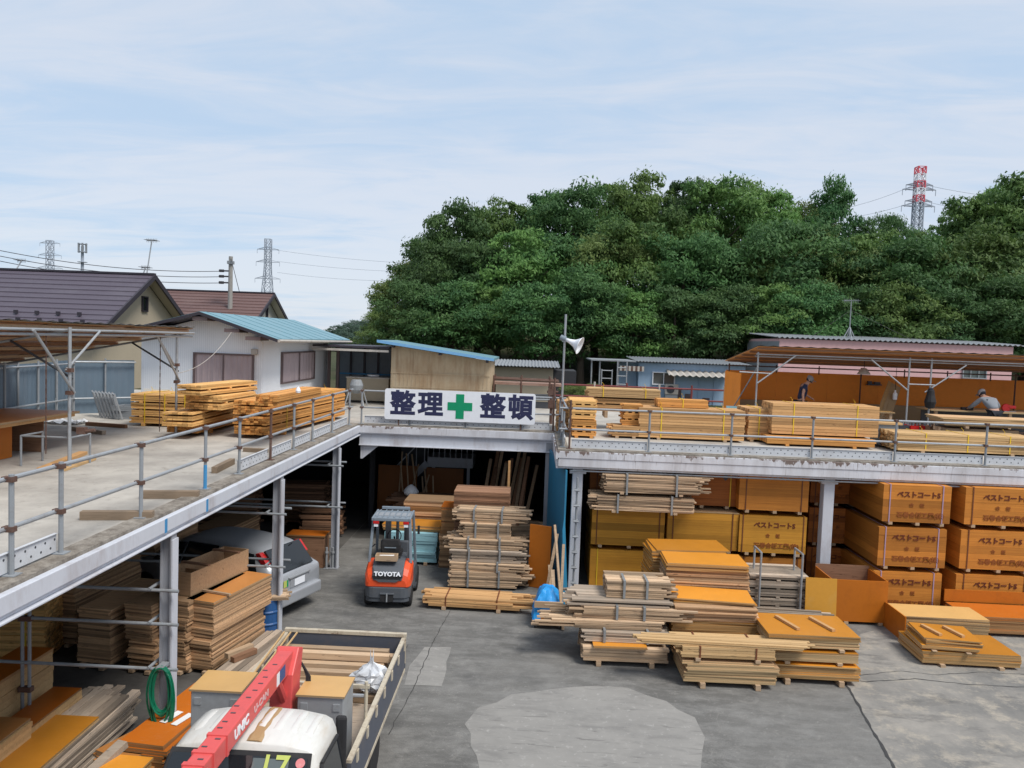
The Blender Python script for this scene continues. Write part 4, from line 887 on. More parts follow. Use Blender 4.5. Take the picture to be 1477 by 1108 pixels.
MB().box(.0, .42, .68, .006, .52, .82, M=Matrix.Translation((-.005, 0, 0))).build('driver_mark', MT['yellowtape'], car)
MB().box(.0, .37, .68, .006, .42, .82, M=Matrix.Translation((-.005, 0, 0))).build('driver_mark', MT['green'], car)
for sgn in (1, -1):
    MB().prism(((0, 0), (.16, .0), (.3, .2), (.2, .22)), sgn*.63-.06, sgn*.63+.06, 'y').build('tail_lamp', MT['redl'], car).location = (.3, 0, 1.17)
MB().tube((.3, 0, 1.42), (.2, 0, 1.5), .01).build('wiper', MT['black'], car)

# ------------------------------------------------------------------ forklift, seen from behind
fk = thing('forklift', 'orange and grey forklift with its tail towards the viewer at the mouth of the recess', 'forklift', (-3.06, 16.52, 0), R(3)); fk.scale = (.93, .93, .92)
def rr(w_, h_, r_, n=4, cx_=0, cy_=0):
    o = []
    for sx, sy, a0 in ((1, 1, 0), (-1, 1, 90), (-1, -1, 180), (1, -1, 270)):
        for k in range(n+1):
            a = R(a0+90*k/n); o.append((cx_+sx*(w_/2-r_)+r_*math.cos(a), cy_+sy*(h_/2-r_)+r_*math.sin(a)))
    return o
# counterweight: plan outline rounded at the tail, dark lower block with a notch
def plan(hw, y0, y1, r_): 
    o = [(hw, y1), (-hw, y1), (-hw, y0+r_)]
    o += [(-hw+r_-r_*math.cos(R(a)), y0+r_-r_*math.sin(R(a))) for a in (22, 45, 68, 90)]
    o += [(hw-r_+r_*math.sin(R(a)), y0+r_-r_*math.cos(R(a))) for a in (0, 22, 45, 68)]+[(hw, y0+r_)]
    return o[::-1] if False else o
cw = MB()
cw.prism(plan(.54, .03, .62, .2), .17, .27, 'z').prism(plan(.55, .0, .62, .22), .271, .54, 'z')
cw.build('counterweight', MT['fork_grey'], fk, bevel=.02)
MB().box(-.15, -.02, .2, .15, .06, .36).build('tow_recess', MT['black'], fk); MB().tube((0, -.03, .2), (0, -.03, .4), .018).build('tow_pin', MT['galv'], fk); MB().box(-.17, -.035, .37, .17, .05, .41).build('tow_lip', MT['fork_grey'], fk, bevel=.01)
# orange cowl: two shoulders and a belt, open in the middle
def cowl_sec(y, hw, z0, z1, r_):
    return [(-hw, y, z0), (-hw, y, z1-r_), (-hw+r_*.3, y, z1-r_*.3), (-hw+r_, y, z1), (hw-r_, y, z1), (hw-r_*.3, y, z1-r_*.3), (hw, y, z1-r_), (hw, y, z0)]
loft([cowl_sec(.015, .44, .545, .72, .1), cowl_sec(.05, .51, .545, .84, .14), cowl_sec(.14, .545, .545, .98, .17), cowl_sec(.35, .55, .545, 1.06, .15), cowl_sec(.62, .55, .545, 1.08, .1)]).build('cowl', MT['orange'], fk, bevel=.015)
# grey hood laid into the cowl with grille and step
loft([[(-.33, -.0, .70), (-.36, -.0, .8), (-.3, .03, .9), (.3, .03, .9), (.36, -.0, .8), (.33, -.0, .70)], [(-.34, .04, .70), (-.37, .06, .8), (-.37, .1, 1.0), (.37, .1, 1.0), (.37, .06, .8), (.34, .04, .70)], [(-.35, .3, .8), (-.38, .3, .9), (-.37, .3, 1.12), (.37, .3, 1.12), (.38, .3, .9), (.35, .3, .8)], [(-.35, .95, .8), (-.38, .95, .9), (-.37, .95, 1.14), (.37, .95, 1.14), (.38, .95, .9), (.35, .95, .8)]]).build('hood', MT['fork_grey'], fk, bevel=.015)
MB().prism(((-.3, .74), (.3, .74), (.36, .82), (-.36, .82)), -.012, .002, 'y').build('grille', MT['black'], fk)
MB().prism(((-.2, .67), (.2, .67), (.3, .735), (-.3, .735)), -.012, .03, 'y').build('step_plate', MT['fork_grey'], fk)
text_obj('TOYOTA', .135, MT['signwhite'], fk, (0, -.012, .865), (PI/2-.28, 0, 0), .006, 1.12, .004)
# chassis sides
for s in (-1, 1):
    MB().box(s*.5-.045, .63, .3, s*.5+.045, 1.55, .78).build('side_frame', MT['fork_grey'], fk, bevel=.02)
    MB().box(s*.5-.06, .9, .25, s*.5+.08, 1.25, .3).build('step', MT['darksteel'], fk)
    for y, r_, w_, x in ((.38, .25, .17, .47), (1.55, .31, .23, .46)):
        wo = MB().lathe(((r_*.5, -w_/2), (r_*.95, -w_/2), (r_, -w_/2+.03), (r_, w_/2-.03), (r_*.95, w_/2), (r_*.5, w_/2)), 24, M=Matrix.Translation((s*x, y, r_+.003)) @ Matrix.Rotation(PI/2, 4, 'Y')).build('wheel', MT['black'], fk)
        MB().lathe(((.03, -w_/2+.02), (r_*.55, -w_/2+.01), (r_*.55, w_/2-.01), (.03, w_/2-.02)), 12, M=Matrix.Translation((s*x, y, r_+.003)) @ Matrix.Rotation(PI/2, 4, 'Y')).build('rim', MT['guard_grey'], wo)
    # guard legs: rear leg slants forward, front leg slants back
    MB().bar((s*.5, .42, 1.02), (s*.44, .55, 2.06), .065, .07, up=(0, 1, 0)).build('rear_pillar', MT['guard_grey'], fk, bevel=.012)
    MB().bar((s*.5, 1.6, .7), (s*.44, 1.3, 2.06), .065, .07, up=(0, 1, 0)).build('front_pillar', MT['guard_grey'], fk, bevel=.012)
    lm = MB().box(s*.36-.07, .4, 1.97, s*.36+.07, .46, 2.04).build('rear_lamp', MT['redl'], fk, bevel=.008)
    MB().box(s*.36-.05, .41, 1.9, s*.36+.05, .46, 1.965).build('indicator', MT['signwhite'], fk)
    MB().box(s*.58-.03, 1.35, 1.5, s*.58+.03, 1.38, 1.72).build('mirror', MT['black'], fk, bevel=.008)
    MB().tube((s*.49, 1.4, 1.6), (s*.58, 1.37, 1.6), .01).build('mirror_arm', MT['black'], fk)
    MB().tube((s*.46, .6, 1.35), (s*.46, 1.0, 1.3), .016).build('grab_rail', MT['black'], fk)
MB().box(-.45, .42, 2.06, .45, 1.32, 2.1).box(-.47, .4, 2.04, -.42, 1.34, 2.12).box(.42, .4, 2.04, .47, 1.34, 2.12).box(-.42, .4, 2.04, .42, .46, 2.12).build('guard_roof', MT['guard_grey'], fk, bevel=.012)
rb_ = MB()
for k in range(6): rb_.box(-.38+k*.14, .5, 2.101, -.35+k*.14, 1.3, 2.125)
rb_.build('guard_bar', MT['guard_grey'], fk)
MB().box(-.46, .7, 2.101, .46, 1.05, 2.112).build('roof_cover', MT['alu'], fk)
bar_ = MB().box(-.35, 1.3, 2.13, .35, 1.36, 2.2).build('work_lamp_bar', MT['guard_grey'], fk, bevel=.01)
MB().box(-.25, .42, 1.14, .25, .55, 1.16).box(-.25, .55, 1.141, .25, .92, 1.25).build('seat', MT['black'], fk, bevel=.03, seg=3)
loft([[(-.22, .44, 1.2), (.22, .44, 1.2), (.22, .56, 1.2), (-.22, .56, 1.2)], [(-.25, .42, 1.45), (.25, .42, 1.45), (.24, .52, 1.45), (-.24, .52, 1.45)], [(-.2, .43, 1.6), (.2, .43, 1.6), (.2, .5, 1.6), (-.2, .5, 1.6)]]).build('seat_back', MT['black'], fk, bevel=.04, seg=3)
MB().box(-.14, .408, 1.38, .14, .419, 1.4).build('seat_label', MT['guard_grey'], fk)
MB().box(-.35, 1.2, .8, .35, 1.32, 1.35).build('dashboard', MT['fork_grey'], fk, bevel=.03)
MB().tube((0, 1.25, 1.3), (0, 1.12, 1.48), .02).build('steering_column', MT['black'], fk)
sw = MB(); pts = [(0+.17*math.cos(2*PI*k/20), 1.11+.1*math.sin(2*PI*k/20), 1.5+.14*math.sin(2*PI*k/20)) for k in range(21)]; sw.path(pts, .013, 6).build('steering_wheel', MT['black'], fk)
for s in (-1, 1):
    mt_ = MB().box(s*.27-.04, 1.72, .12, s*.27+.04, 1.86, 2.05).box(s*.2-.03, 1.74, .12, s*.2+.03, 1.84, 2.02).build('mast_rail', MT['darksteel'], fk)
    MB().box(s*.3-.06, 1.98, .06, s*.3+.06, 3.0, .1).box(s*.3-.06, 1.94, .06, s*.3+.06, 1.98, .6).build('fork', MT['darksteel'], fk)
MB().box(-.3, 1.72, 2.0, .3, 1.84, 2.06).box(-.48, 1.87, .3, .48, 1.93, .38).box(-.48, 1.87, .55, .48, 1.93, .62).build('carriage', MT['darksteel'], fk)
MB().tube((0, 1.77, .3), (0, 1.77, 1.9), .04).build('lift_cylinder', MT['darksteel'], fk)
bx = thing('wooden_tray', 'shallow wooden tray of papers on the forklift hood', 'tray', (-3.08, 16.72, 1.0565), R(3))
MB().box(-.28, -.12, 0, .2, .12, .012).box(-.28, -.12, .012, .2, -.1, .12).box(-.28, .1, .012, .2, .12, .12).box(-.28, -.099, .012, -.26, .099, .12).box(.18, -.099, .012, .2, .099, .12).build('tray', MT['used'], bx)
MB().box(-.2, -.08, .03, .12, .08, .09, M=Matrix.Rotation(.1, 4, 'Z')).build('contents', MT['paper'], bx)

# ------------------------------------------------------------------ crane truck, cab towards the viewer
XL, XRr = -3.72, -1.84; XC = (XL+XRr)/2
tk = thing('crane_truck', 'white flatbed truck with a red loading crane, cab towards the viewer', 'truck', (0, 0, 0))
YB0, YB1, ZB = 8.15, 11.62, .93
fr = MB(); fr.box(XC-.42, 5.7, .5, XC-.3, YB1-.1, .7).box(XC+.3, 5.7, .5, XC+.42, YB1-.1, .7)
for y in (6.2, 8.2, 9.4, 10.6): fr.box(XC-.3, y, .54, XC+.3, y+.08, .66)
fr.build('chassis', MT['darksteel'], tk)
MB().box(XL+.03, YB0, ZB-.1, XRr-.03, YB1, ZB).build('bed_floor', MT['grey_wood'], tk)
for nm, x in (('l', XL), ('r', XRr-.05)):
    b = MB().box(x, YB0-.05, ZB-.08, x+.05, YB1-.03, 1.33).build('side_board', MT['bed_navy'], tk)
    MB().box(x-.004, YB0-.05, 1.331, x+.054, YB1-.03, 1.365).box(x+.051 if nm == 'r' else x-.012, YB0-.05, ZB-.1, x+.06 if nm == 'r' else x-.002, YB1-.03, ZB-.05).build('edge_rail', MT['cream_steel'], b)
    for k in range(7): MB().box(x-.016, YB0+.2+k*.52, 1.20, x+.066, YB0+.27+k*.52, 1.33).build('latch', MT['cream_steel'], b)
g = MB().box(XL, YB1, ZB-.08, XRr, YB1+.05, 1.36).build('tailgate', MT['bed_navy'], tk)
MB().box(XL-.01, YB1-.012, 1.361, XRr+.01, YB1+.06, 1.41).box(XL-.01, YB1-.012, .95, XL+.05, YB1-.002, 1.36).box(XRr-.05, YB1-.012, .95, XRr+.01, YB1-.002, 1.36).build('gate_frame', MT['cream_steel'], g)
for s in (-1, 1):
    for y, r_ in ((6.35, .34), (10.1, .33)):
        wo = MB().lathe(((r_*.5, -.11), (r_*.95, -.11), (r_, -.08), (r_, .08), (r_*.95, .11), (r_*.5, .11)), 24, M=Matrix.Translation((XC+s*.7, y, r_+.003)) @ Matrix.Rotation(PI/2, 4, 'Y')).build('wheel', MT['black'], tk)
        MB().lathe(((.04, -.1), (r_*.55, -.1), (r_*.55, .1), (.04, .1)), 14, M=Matrix.Translation((XC+s*.7, y, r_+.003)) @ Matrix.Rotation(PI/2, 4, 'Y')).build('rim', MT['galv_dull'], wo)
# cab
XA, XB = -3.5, -1.86; XM = (XA+XB)/2
def cabsec(y, hw0, hwb, hwt, z0, zb, zt, crown=.03, r_=.1):
    h = [(hw0, z0), (hwb, zb-.15), (hwb, zb), (hwt+.01, zt-.14), (hwt-.03, zt-.05), (hwt-.1, zt-.012), (hwt*.5, zt+crown*.7), (0, zt+crown)]
    return [(XM+x, y, z) for x, z in h]+[(XM-x, y, z) for x, z in h[:-1][::-1]]
cab = loft([cabsec(6.32, .76, .78, .74, .45, .98, 1.12, .02), cabsec(6.4, .8, .82, .76, .42, 1.0, 1.12, .02), cabsec(6.78, .815, .83, .735, .42, 1.15, 1.49, .015), cabsec(7.16, .815, .83, .715, .42, 1.2, 1.9, .015), cabsec(7.2, .815, .83, .715, .42, 1.2, 1.975, .035), cabsec(7.36, .815, .83, .71, .42, 1.2, 2.0, .045), cabsec(7.6, .815, .83, .71, .42, 1.2, 2.005, .045), cabsec(7.88, .815, .83, .71, .42, 1.2, 1.985, .045), cabsec(7.98, .8, .81, .68, .44, 1.2, 1.92, .03)]).build('cab', MT['truck_white'], tk, smooth=False, bevel=.03, seg=3)
for p_ in cab.data.polygons: p_.use_smooth = True
def roofz(x, y):
    d = abs(x-XM); zt = [(7.2, 1.975), (7.36, 2.0), (7.6, 2.005), (7.88, 1.985), (7.98, 1.92)]; z = 1.975
    for (ya, za), (yb, zb2) in zip(zt, zt[1:]):
        if ya <= y <= yb: z = za+(zb2-za)*(y-ya)/(yb-ya)
    return z+(.045-.0135*d/.355 if d < .355 else .0315-.0435*(d-.355)/.255)
for k in range(8):   # pressed ribs on the roof
    x = XM-.56+k*.16; ys_ = [7.38, 7.45, 7.55, 7.65, 7.75, 7.84, 7.9]
    loft([[(x-.05, y, roofz(x-.05, y)-.01), (x-.03, y, roofz(x, y)+e), (x+.03, y, roofz(x, y)+e), (x+.05, y, roofz(x+.05, y)-.01)] for y, e in zip(ys_, (-.008, .008, .009, .009, .009, .008, -.008))]).build('roof_rib', MT['truck_white'], cab, smooth=True)
# windscreen from (y 6.0) rising back; side windows
def slabq(m, q, off):
    a, b, c, d_ = [Vector(p) for p in q]; n_ = (b-a).cross(d_-a).normalized()
    return m.add([a+n_*off, b+n_*off, c+n_*off, d_+n_*off, a+n_*(off+.01), b+n_*(off+.01), c+n_*(off+.01), d_+n_*(off+.01)], ((3, 2, 1, 0), (4, 5, 6, 7), (0, 1, 5, 4), (1, 2, 6, 5), (2, 3, 7, 6), (3, 0, 4, 7)))
def wq(x0, t0, x1, t1):   # a quad on the windscreen: t along the slope
    f = lambda x, t: (XM+x*(.77-.09*t), 6.44+.72*t, 1.245+.735*t)
    return [f(x0, t0), f(x1, t0), f(x1, t1), f(x0, t1)]
slabq(MB(), wq(-1.0, 0, 1.0, .97), .012).build('windscreen_seal', MT['black'], tk, bevel=.004)
cx0 = -2.62
loft([[(x, y, roofz(x, y)+(.008 if -.03 < x-cx0 < .08 else -.004)) for x in (cx0-.05, cx0-.02, cx0+.07, cx0+.1)] for y in (7.21, 7.3, 7.5, 7.7, 7.86, 7.9)]).build('rust_run', MT['rust_run'], cab)
wsn = slabq(MB(), wq(-.95, .04, .95, .92), .024).build('windscreen', MT['glass_dark'], tk)
sl_ = math.atan2(.735, .72)
slabq(MB(), wq(.2, .1, .7, .9), .036).build('paper_sheet', MT['glass_grey'], tk)
num = text_obj('17', .36, MT['yellowtape'], tk, Vector(wq(.5, .8, .5, .8)[0])+Vector((0, -.045, .035)), (sl_, 0, 0), .004, .8, .002)
q = Vector(wq(.86, .88, .86, .88)[0])+Vector((0, -.032, .022))
MB().lathe(((.045, 0), (.045, .004)), 16, M=Matrix.Rotation(sl_, 4, 'X')).build('round_sticker', paint('sticker_red', (.6, .2, .2), (.7, .6, .6), .5, 20), tk, loc=q)
MB().tube(Vector(wq(-.5, .02, -.5, .02)[0])+Vector((0, -.04, .03)), Vector(wq(.05, .6, .05, .6)[0])+Vector((0, -.04, .03)), .01).tube(Vector(wq(.1, .02, .1, .02)[0])+Vector((0, -.04, .03)), Vector(wq(.4, .5, .4, .5)[0])+Vector((0, -.04, .03)), .01).build('wiper', MT['black'], tk)
for s in (1, -1):
    f = lambda y, z: (XM+s*(.846 if z <= 1.25 else .846-(z-1.25)*.185), y, z)
    pts = [f(6.95, 1.25), f(7.85, 1.25), f(7.8, 1.8), f(7.22, 1.82)]
    if s < 0: pts = pts[::-1]
    slabq(MB(), pts if s > 0 else pts, .004).build('door_window', MT['glass_dark'], tk)
    m_ = MB()
    m_.bar(Vector(pts[0])+Vector((s*.012, 0, 0)), Vector(pts[1])+Vector((s*.012, 0, 0)), .03, .03)
    for a_, b_ in ((1, 2), (2, 3), (3, 0)): m_.bar(Vector(pts[a_])+Vector((s*.012, 0, 0)), Vector(pts[b_])+Vector((s*.012, 0, 0)), .03, .03)
    m_.build('window_seal', MT['black'], tk)
    MB().box(XM+s*.85-.012, 7.62, 1.08, XM+s*.85+.02, 7.78, 1.12).build('door_handle', MT['black'], tk, bevel=.006)
    MB().tube((XM+s*.84, 6.6, 1.3), (XM+s*1.02, 6.4, 1.65), .014).box(XM+s*1.02-.09, 6.36, 1.4, XM+s*1.02+.09, 6.41, 1.75).build('side_mirror', MT['black'], tk, bevel=.008)
    MB().box(XM+s*.6-.14, 6.29, .62, XM+s*.6+.14, 6.34, .82).build('headlight', MT['glass_grey'], tk, bevel=.02)
MB().box(XM-.82, 6.2, .4, XM+.82, 6.36, .6).build('bumper', MT['truck_white'], tk, bevel=.03)
# rear frame with cream rail, tool boxes
MB().box(XL+.02, 9.06, 1.72, XRr-.02, 9.1, 1.76).tube((XL+.06, 9.08, ZB), (XL+.06, 9.08, 1.8), .022).tube((XRr-.06, 9.08, ZB), (XRr-.06, 9.08, 1.8), .022).build('headboard_frame', MT['cream_steel'], tk)
for i, (x0, x1) in enumerate(((-3.79, -3.21), (-2.56, -2.03))):
    b = MB().box(x0, 8.47, ZB+.015, x1, 8.95, 1.875).build('tool_box', MT['alu'], tk, bevel=.012)
    MB().box(x0-.015, 8.45, 1.877, x1+.015, 8.97, 1.9).build('box_lid', MT['ply_tan'], b)
    MB().box(x0+.04, 8.459, 1.72, x0+.12, 8.47, 1.8).box(x1-.12, 8.459, 1.72, x1-.04, 8.47, 1.8).build('clip', MT['galv'], b)
# crane: column, king-post head, telescopic boom forward over the cab
cx_ = -2.76
MB().box(cx_-.22, 8.4, .7, cx_+.22, 8.85, 1.15).build('crane_base', MT['darksteel'], tk, bevel=.02)
MB().prism(((8.44, 1.15), (8.84, 1.15), (8.8, 1.9), (8.9, 2.27), (8.74, 2.335), (8.52, 2.09), (8.48, 1.7)), cx_-.13, cx_+.13, 'x').build('crane_post', MT['crane'], tk, bevel=.015)
bm_ = MB(); o_ = [(8.8, 2.08), (8.8, 2.26), (8.66, 2.31), (4.9, 2.29), (4.9, 2.11), (8.3, 2.1)]
bm_.prism(o_, cx_-.1, cx_+.075, 'x'); boom = bm_.build('boom', MT['crane'], tk, bevel=.012)
for y, e in ((6.75, .012), (6.45, .016), (6.25, .012), (5.6, .016)): MB().box(cx_-.1-e, y, 2.105, cx_+.075+e, y+.05, 2.312).build('boom_collar', MT['crane'], tk, bevel=.004)
for k in range(13):
    k = k*.62+rs.uniform(-.15, .15); kk = rs.uniform(-.02, .07)
    y = 8.3-k*.26; z = 2.3095-.0053*(8.66-y); MB().box(cx_-.02-kk, y, z+.0005, cx_+.03-kk, y+.02, z+.004).build('paint_chip', MT['darksteel'], boom)
text_obj('UNIC', .135, MT['signwhite'], tk, (cx_+.0775, 7.12, 2.2), (PI/2, 0, PI/2), .006, 1.1, .002)
text_obj('U-CAN', .1, paint('faded_white', (.6, .38, .38), (.5, .3, .3), .4, 10), tk, (cx_+.0775, 7.65, 2.2), (PI/2, 0, PI/2), .004, 1.3, .002)
MB().box(cx_+.0755, 8.22, 2.13, cx_+.079, 8.4, 2.27).build('maker_badge', MT['barrel'], tk); MB().box(cx_+.0755, 8.12, 2.13, cx_+.079, 8.21, 2.27).build('maker_badge', MT['signwhite'], tk)
MB().tube((cx_+.02, 8.75, 1.5), (cx_+.02, 8.3, 2.1), .05).build('lift_cylinder', MT['crane'], tk)
hs_ = MB()
for k in range(3): hs_.path([(cx_+.2+.03*k, 8.7, 1.2), (cx_+.22+.03*k, 8.75, 1.7), (cx_+.2+.02*k, 8.82, 1.95), (cx_+.12, 8.86, 2.1)], .012, 6)
hs_.build('hydraulic_hose', MT['black'], tk)
MB().tube((cx_+.31, 8.5, 1.0), (cx_+.31, 8.5, 1.72), .03).build('lever_post', MT['galv_dull'], tk)
MB().box(-2.0, 7.99, 1.25, -1.88, 8.06, 1.9).build('intake_duct', MT['black'], tk, bevel=.03)
ld = MB()
for dy in (0, .3): ld.bar((-1.97, 8.02+dy, .75), (-1.97, 8.02+dy, 1.62), .03, .03, up=(0, 1, 0))
for k in range(6): ld.box(-1.985, 8.02, .8+k*.15, -1.955, 8.32, .825+k*.15)
ld.build('side_ladder', MT['cream_steel'], tk)
# load
t_ = thing('lumber_bundle', 'long used beams lying across the back of the truck bed', 'lumber bundle', (XC-.05, 10.9, ZB+.01)); m = MB()
for k, (y, z, h) in enumerate(((-.62, 0, .1), (-.42, 0, .1), (-.3, .0, .09), (-.12, 0, .1), (.06, 0, .1), (.25, 0, .1), (.43, 0, .1), (.5, .1, .1), (.34, .1, .1), (.12, .1, .1), (-.1, .1, .08), (.44, .2, .1), (.26, .2, .1))): m.box(-.83+rs.uniform(-.03, .03), y, z+.001, .78+rs.uniform(-.03, .06), y+.12, z+h-.004, rs.uniform(-1, 1))
m.build('boards', MT['used'], t_)
t_ = thing('steel_pipe', 'grey pipe lying across the truck bed in front of the long beams', 'pipe', (XC-.1, 10.15, ZB+.16)); MB().tube((-.75, 0, 0), (.72, .03, 0), .028).build('pipe', MT['galv'], t_)
for k, (y, lab) in enumerate(((10.0, 'square timber end under the plastic bag on the truck bed'), (9.72, 'second square timber end from the plastic bag on the truck bed'), (9.45, 'third square timber end from the plastic bag on the truck bed'), (9.12, 'square timber end nearest the right tool box on the truck bed'))):
    t_ = thing('bed_timber', lab, 'timber', (-2.7, y, ZB+.008)); MB().box(-.6, -.06, 0, .42-.03*k, .06, .11, rs.uniform(-1, 1)).build('timber', MT['used'], t_)
bg_ = thing('plastic_bag', 'crumpled translucent white plastic bag on the truck bed', 'bag', (-2.12, 10.45, ZB+.12))
mm = MB(); nu, nv = 26, 16
for i in range(nv+1):
    v_ = i/nv; r_ = .19*math.sin(PI*min(1, v_*1.25+.12))**.7*(1 if v_ < .55 else 1-(v_-.55)*.6)+.02; z = .52*v_
    for k in range(nu):
        a = 2*PI*k/nu; q = Vector((math.cos(a)*2.2, math.sin(a)*2.2, v_*4)); e = 1+.55*noise.noise(q)+.3*noise.noise(q*2.7)
        zz_ = z*(1+.25*math.cos(2*a)*max(0, v_-.5)); mm.v.append((r_*e*math.cos(a)*1.15, r_*e*math.sin(a)*.8, zz_+.03*noise.noise(q*3)*(v_ > .1)))
for i in range(nv):
    for k in range(nu): mm.f.append((i*nu+k, i*nu+(k+1) % nu, (i+1)*nu+(k+1) % nu, (i+1)*nu+k)); mm.a.append(0); mm.m.append(0)
mm.build('sack', MT['bag'], bg_)
for k in range(3):
    t_ = thing('thin_lath', 'thin pale lath lying along the left side board of the truck, %s one' % ('outer', 'middle', 'inner')[k], 'lath', (0, 0, 0)); MB().bar((XL+.1+.07*k, 9.3+.1*k, 1.36), (XL+.02+.1*k, 11.5, 1.4), .02, .02).build('lath', MT['cream'], t_)
# ------------------------------------------------------------------ sign on the back railing
S0, S1 = aty(556, 560, MY+.05), aty(773, 567, MY+.05); z0, z1 = 3.66, 4.53
sg = thing('safety_sign', 'long white sign with dark characters and a green cross on the back railing', 'sign', (0, MY+.03, 0))
SW = S1.x-S0.x
MB().prism([(S0.x+SW/2+a, (z0+z1)/2+b) for a, b in rr(SW, z1-z0, .06)], -.03, 0, 'y').build('board', MT['signwhite'], sg)
MB().box(S0.x+.1, .001, z0+.1, S1.x-.1, .03, z0+.14).box(S0.x+.1, .001, z1-.14, S1.x-.1, .03, z1-.1).build('back_rail', MT['galv'], sg)
for ch_, u in (('整', 581), ('理', 621), ('整', 711), ('頓', 751)):
    text_obj(ch_, .72, MT['navy'], sg, (aty(u, 583, MY).x, -.032, (z0+z1)/2-.01), FR, .0, 1.0, .001, res=3, bevel=.026).scale = (1, 1, .15)
cz = (z0+z1)/2; cx_ = aty(663.5, 583, MY).x
MB().box(cx_-.115, -.036, cz-.35, cx_+.115, -.03, cz+.35).box(cx_-.35, -.036, cz-.115, cx_-.1155, -.03, cz+.115).box(cx_+.1155, -.036, cz-.115, cx_+.35, -.03, cz+.115).build('green_cross', MT['green'], sg)
for x in (S0.x+.4, S1.x-.4): MB().tube((x, .02, D+.02), (x, .02, z1), .02).build('bracket', MT['rust'], sg)

# ------------------------------------------------------------------ left deck: timber blocks under the rail, stacks, bench
def block(label, uv0, uv1, w_=.1, h=.1, mat='block'):
    a = onz(*uv0, D+.05); b = onz(*uv1, D+.05); t_ = thing('timber_block', label, 'timber', (a.x, a.y, D+.004), math.atan2(b.y-a.y, b.x-a.x)); MB().box(0, -w_/2, 0, (b-a).length, w_/2, h).build('timber', MT[mat], t_)
block('square timber lying over the deck edge, nearest to the viewer', (117, 744), (221, 744), .11, .11)
block('square timber lying over the deck edge by the blue-sleeved post', (203, 714), (287, 714), .11, .11)
block('short timber end beside the first toe board of the deck edge', (309, 679), (335, 666), .1, .11)
block('timber lying behind the toe boards near the small lumber bundle', (352, 648), (386, 650), .1, .08)
block('grey timber lying on the deck behind the shelter post', (105, 618), (150, 624), .1, .09, 'grey_wood')
block('grey timber farther back on the deck near the white house', (125, 611), (182, 615), .1, .09, 'brown_wood')
block('pale plank lying at the foot of the shelter post', (60, 676), (120, 652), .16, .06, 'lumber_pale')
block('thin pale plank lying beside the foot of the shelter post', (90, 676), (135, 660), .1, .04, 'cream')
# lumber stacks by the white house
p = onz(243, 617, D)
bundle('long strapped lumber stack left of the tall one by the white house', p.x-.15, p.y+.75, 1.75, 1.3, D, D+.84, 'lumber', -.0, .1, .05, .06, .06, straps=3, bear=.08, gap=3)
a, b = onz(284, 630, D), onz(372, 606, D); ang = math.atan2(b.y-a.y, b.x-a.x); c = (a+b)/2; nn = Vector((-math.sin(ang), math.cos(ang), 0))
Ls = (b-a).length
c1 = c+nn*.5
SA = R(12)
def run_bundle(label, u0, v0, u1, v1, zb, z0, z1, W, mat, **k):
    a = onz(u0, v0, zb); b = onz(u1, v1, zb); an = math.atan2(b.y-a.y, b.x-a.x); n_ = Vector((-math.sin(an), math.cos(an), 0)); c = (a+b)/2+n_*W/2
    return bundle(label, c.x, c.y, (b-a).length, W, z0, z1, mat, an, **k)
run_bundle('bottom tier of the tall stepped lumber stack by the white house', 285, 630, 377, 605, D, D, D+.3, .75, 'lumber_or', bw=.1, ragL=.02, ragR=.02, bear=.08)
run_bundle('second tier of the tall stepped lumber stack by the white house', 278, 616, 377, 590, D+.31, D+.31, D+.66, .7, 'lumber', bw=.11, ragL=.01, ragR=.01, bear=.0, gap=2)
run_bundle('third tier of the tall stepped lumber stack by the white house', 320, 592, 368, 583, D+.67, D+.67, D+1.02, .9, 'lumber', bw=.11, ragL=.02, ragR=.05, gap=3)
run_bundle('crooked top tier of the tall stepped lumber stack by the white house', 290, 571, 371, 562, D+1.03, D+1.03, D+1.3, .6, 'lumber', bw=.11, ragL=.02, ragR=.02, gap=2)
run_bundle('orange lumber stack with crossing layers beside the inner deck railing', 386, 634, 497, 603, D, D, D+.95, .85, 'lumber_or', bw=.11, ragL=.1, ragR=.02, bear=.1, gap=4, straps=2)
run_bundle('small upper bundle on the orange lumber stack by the inner railing', 401, 586, 463, 572, D+.96, D+.96, D+1.2, .5, 'lumber_or', bw=.1, ragL=.12, ragR=.05)
t_ = thing('rag_lamp', 'small white rag tied on the upper bundle by the inner railing', 'rag', tuple(onz(430, 567, D+1.2)[:2])+(D+1.205,)); MB().lathe(((.05, 0), (.06, .05), (.02, .14)), 8).build('rag', MT['signwhite'], t_)
# bench of orange plywood
a = onz(115, 593, D+.78); bn = thing('plywood_bench', 'long orange plywood bench under the left shelter', 'workbench', (a.x, a.y, D))
MB().box(-1.6, -3.6, .74, 0, .0, .78).build('bench_top', MT['ply_brown'], bn); MB().box(-1.45, -.65, .005, -.35, -.62, .735).build('end_panel', MT['brown_wood'], bn); MB().box(-1.47, -3.4, .005, -1.44, -.66, .735).build('back_panel', MT['brown_wood'], bn)
MB().box(-.52, -3.4, .005, -.49, -1.35, .735).build('front_panel', MT['panel_or'], bn)
MB().box(-.1, -3.5, .68, -.04, -.1, .735).build('edge_rail', MT['lumber_pale'], bn)
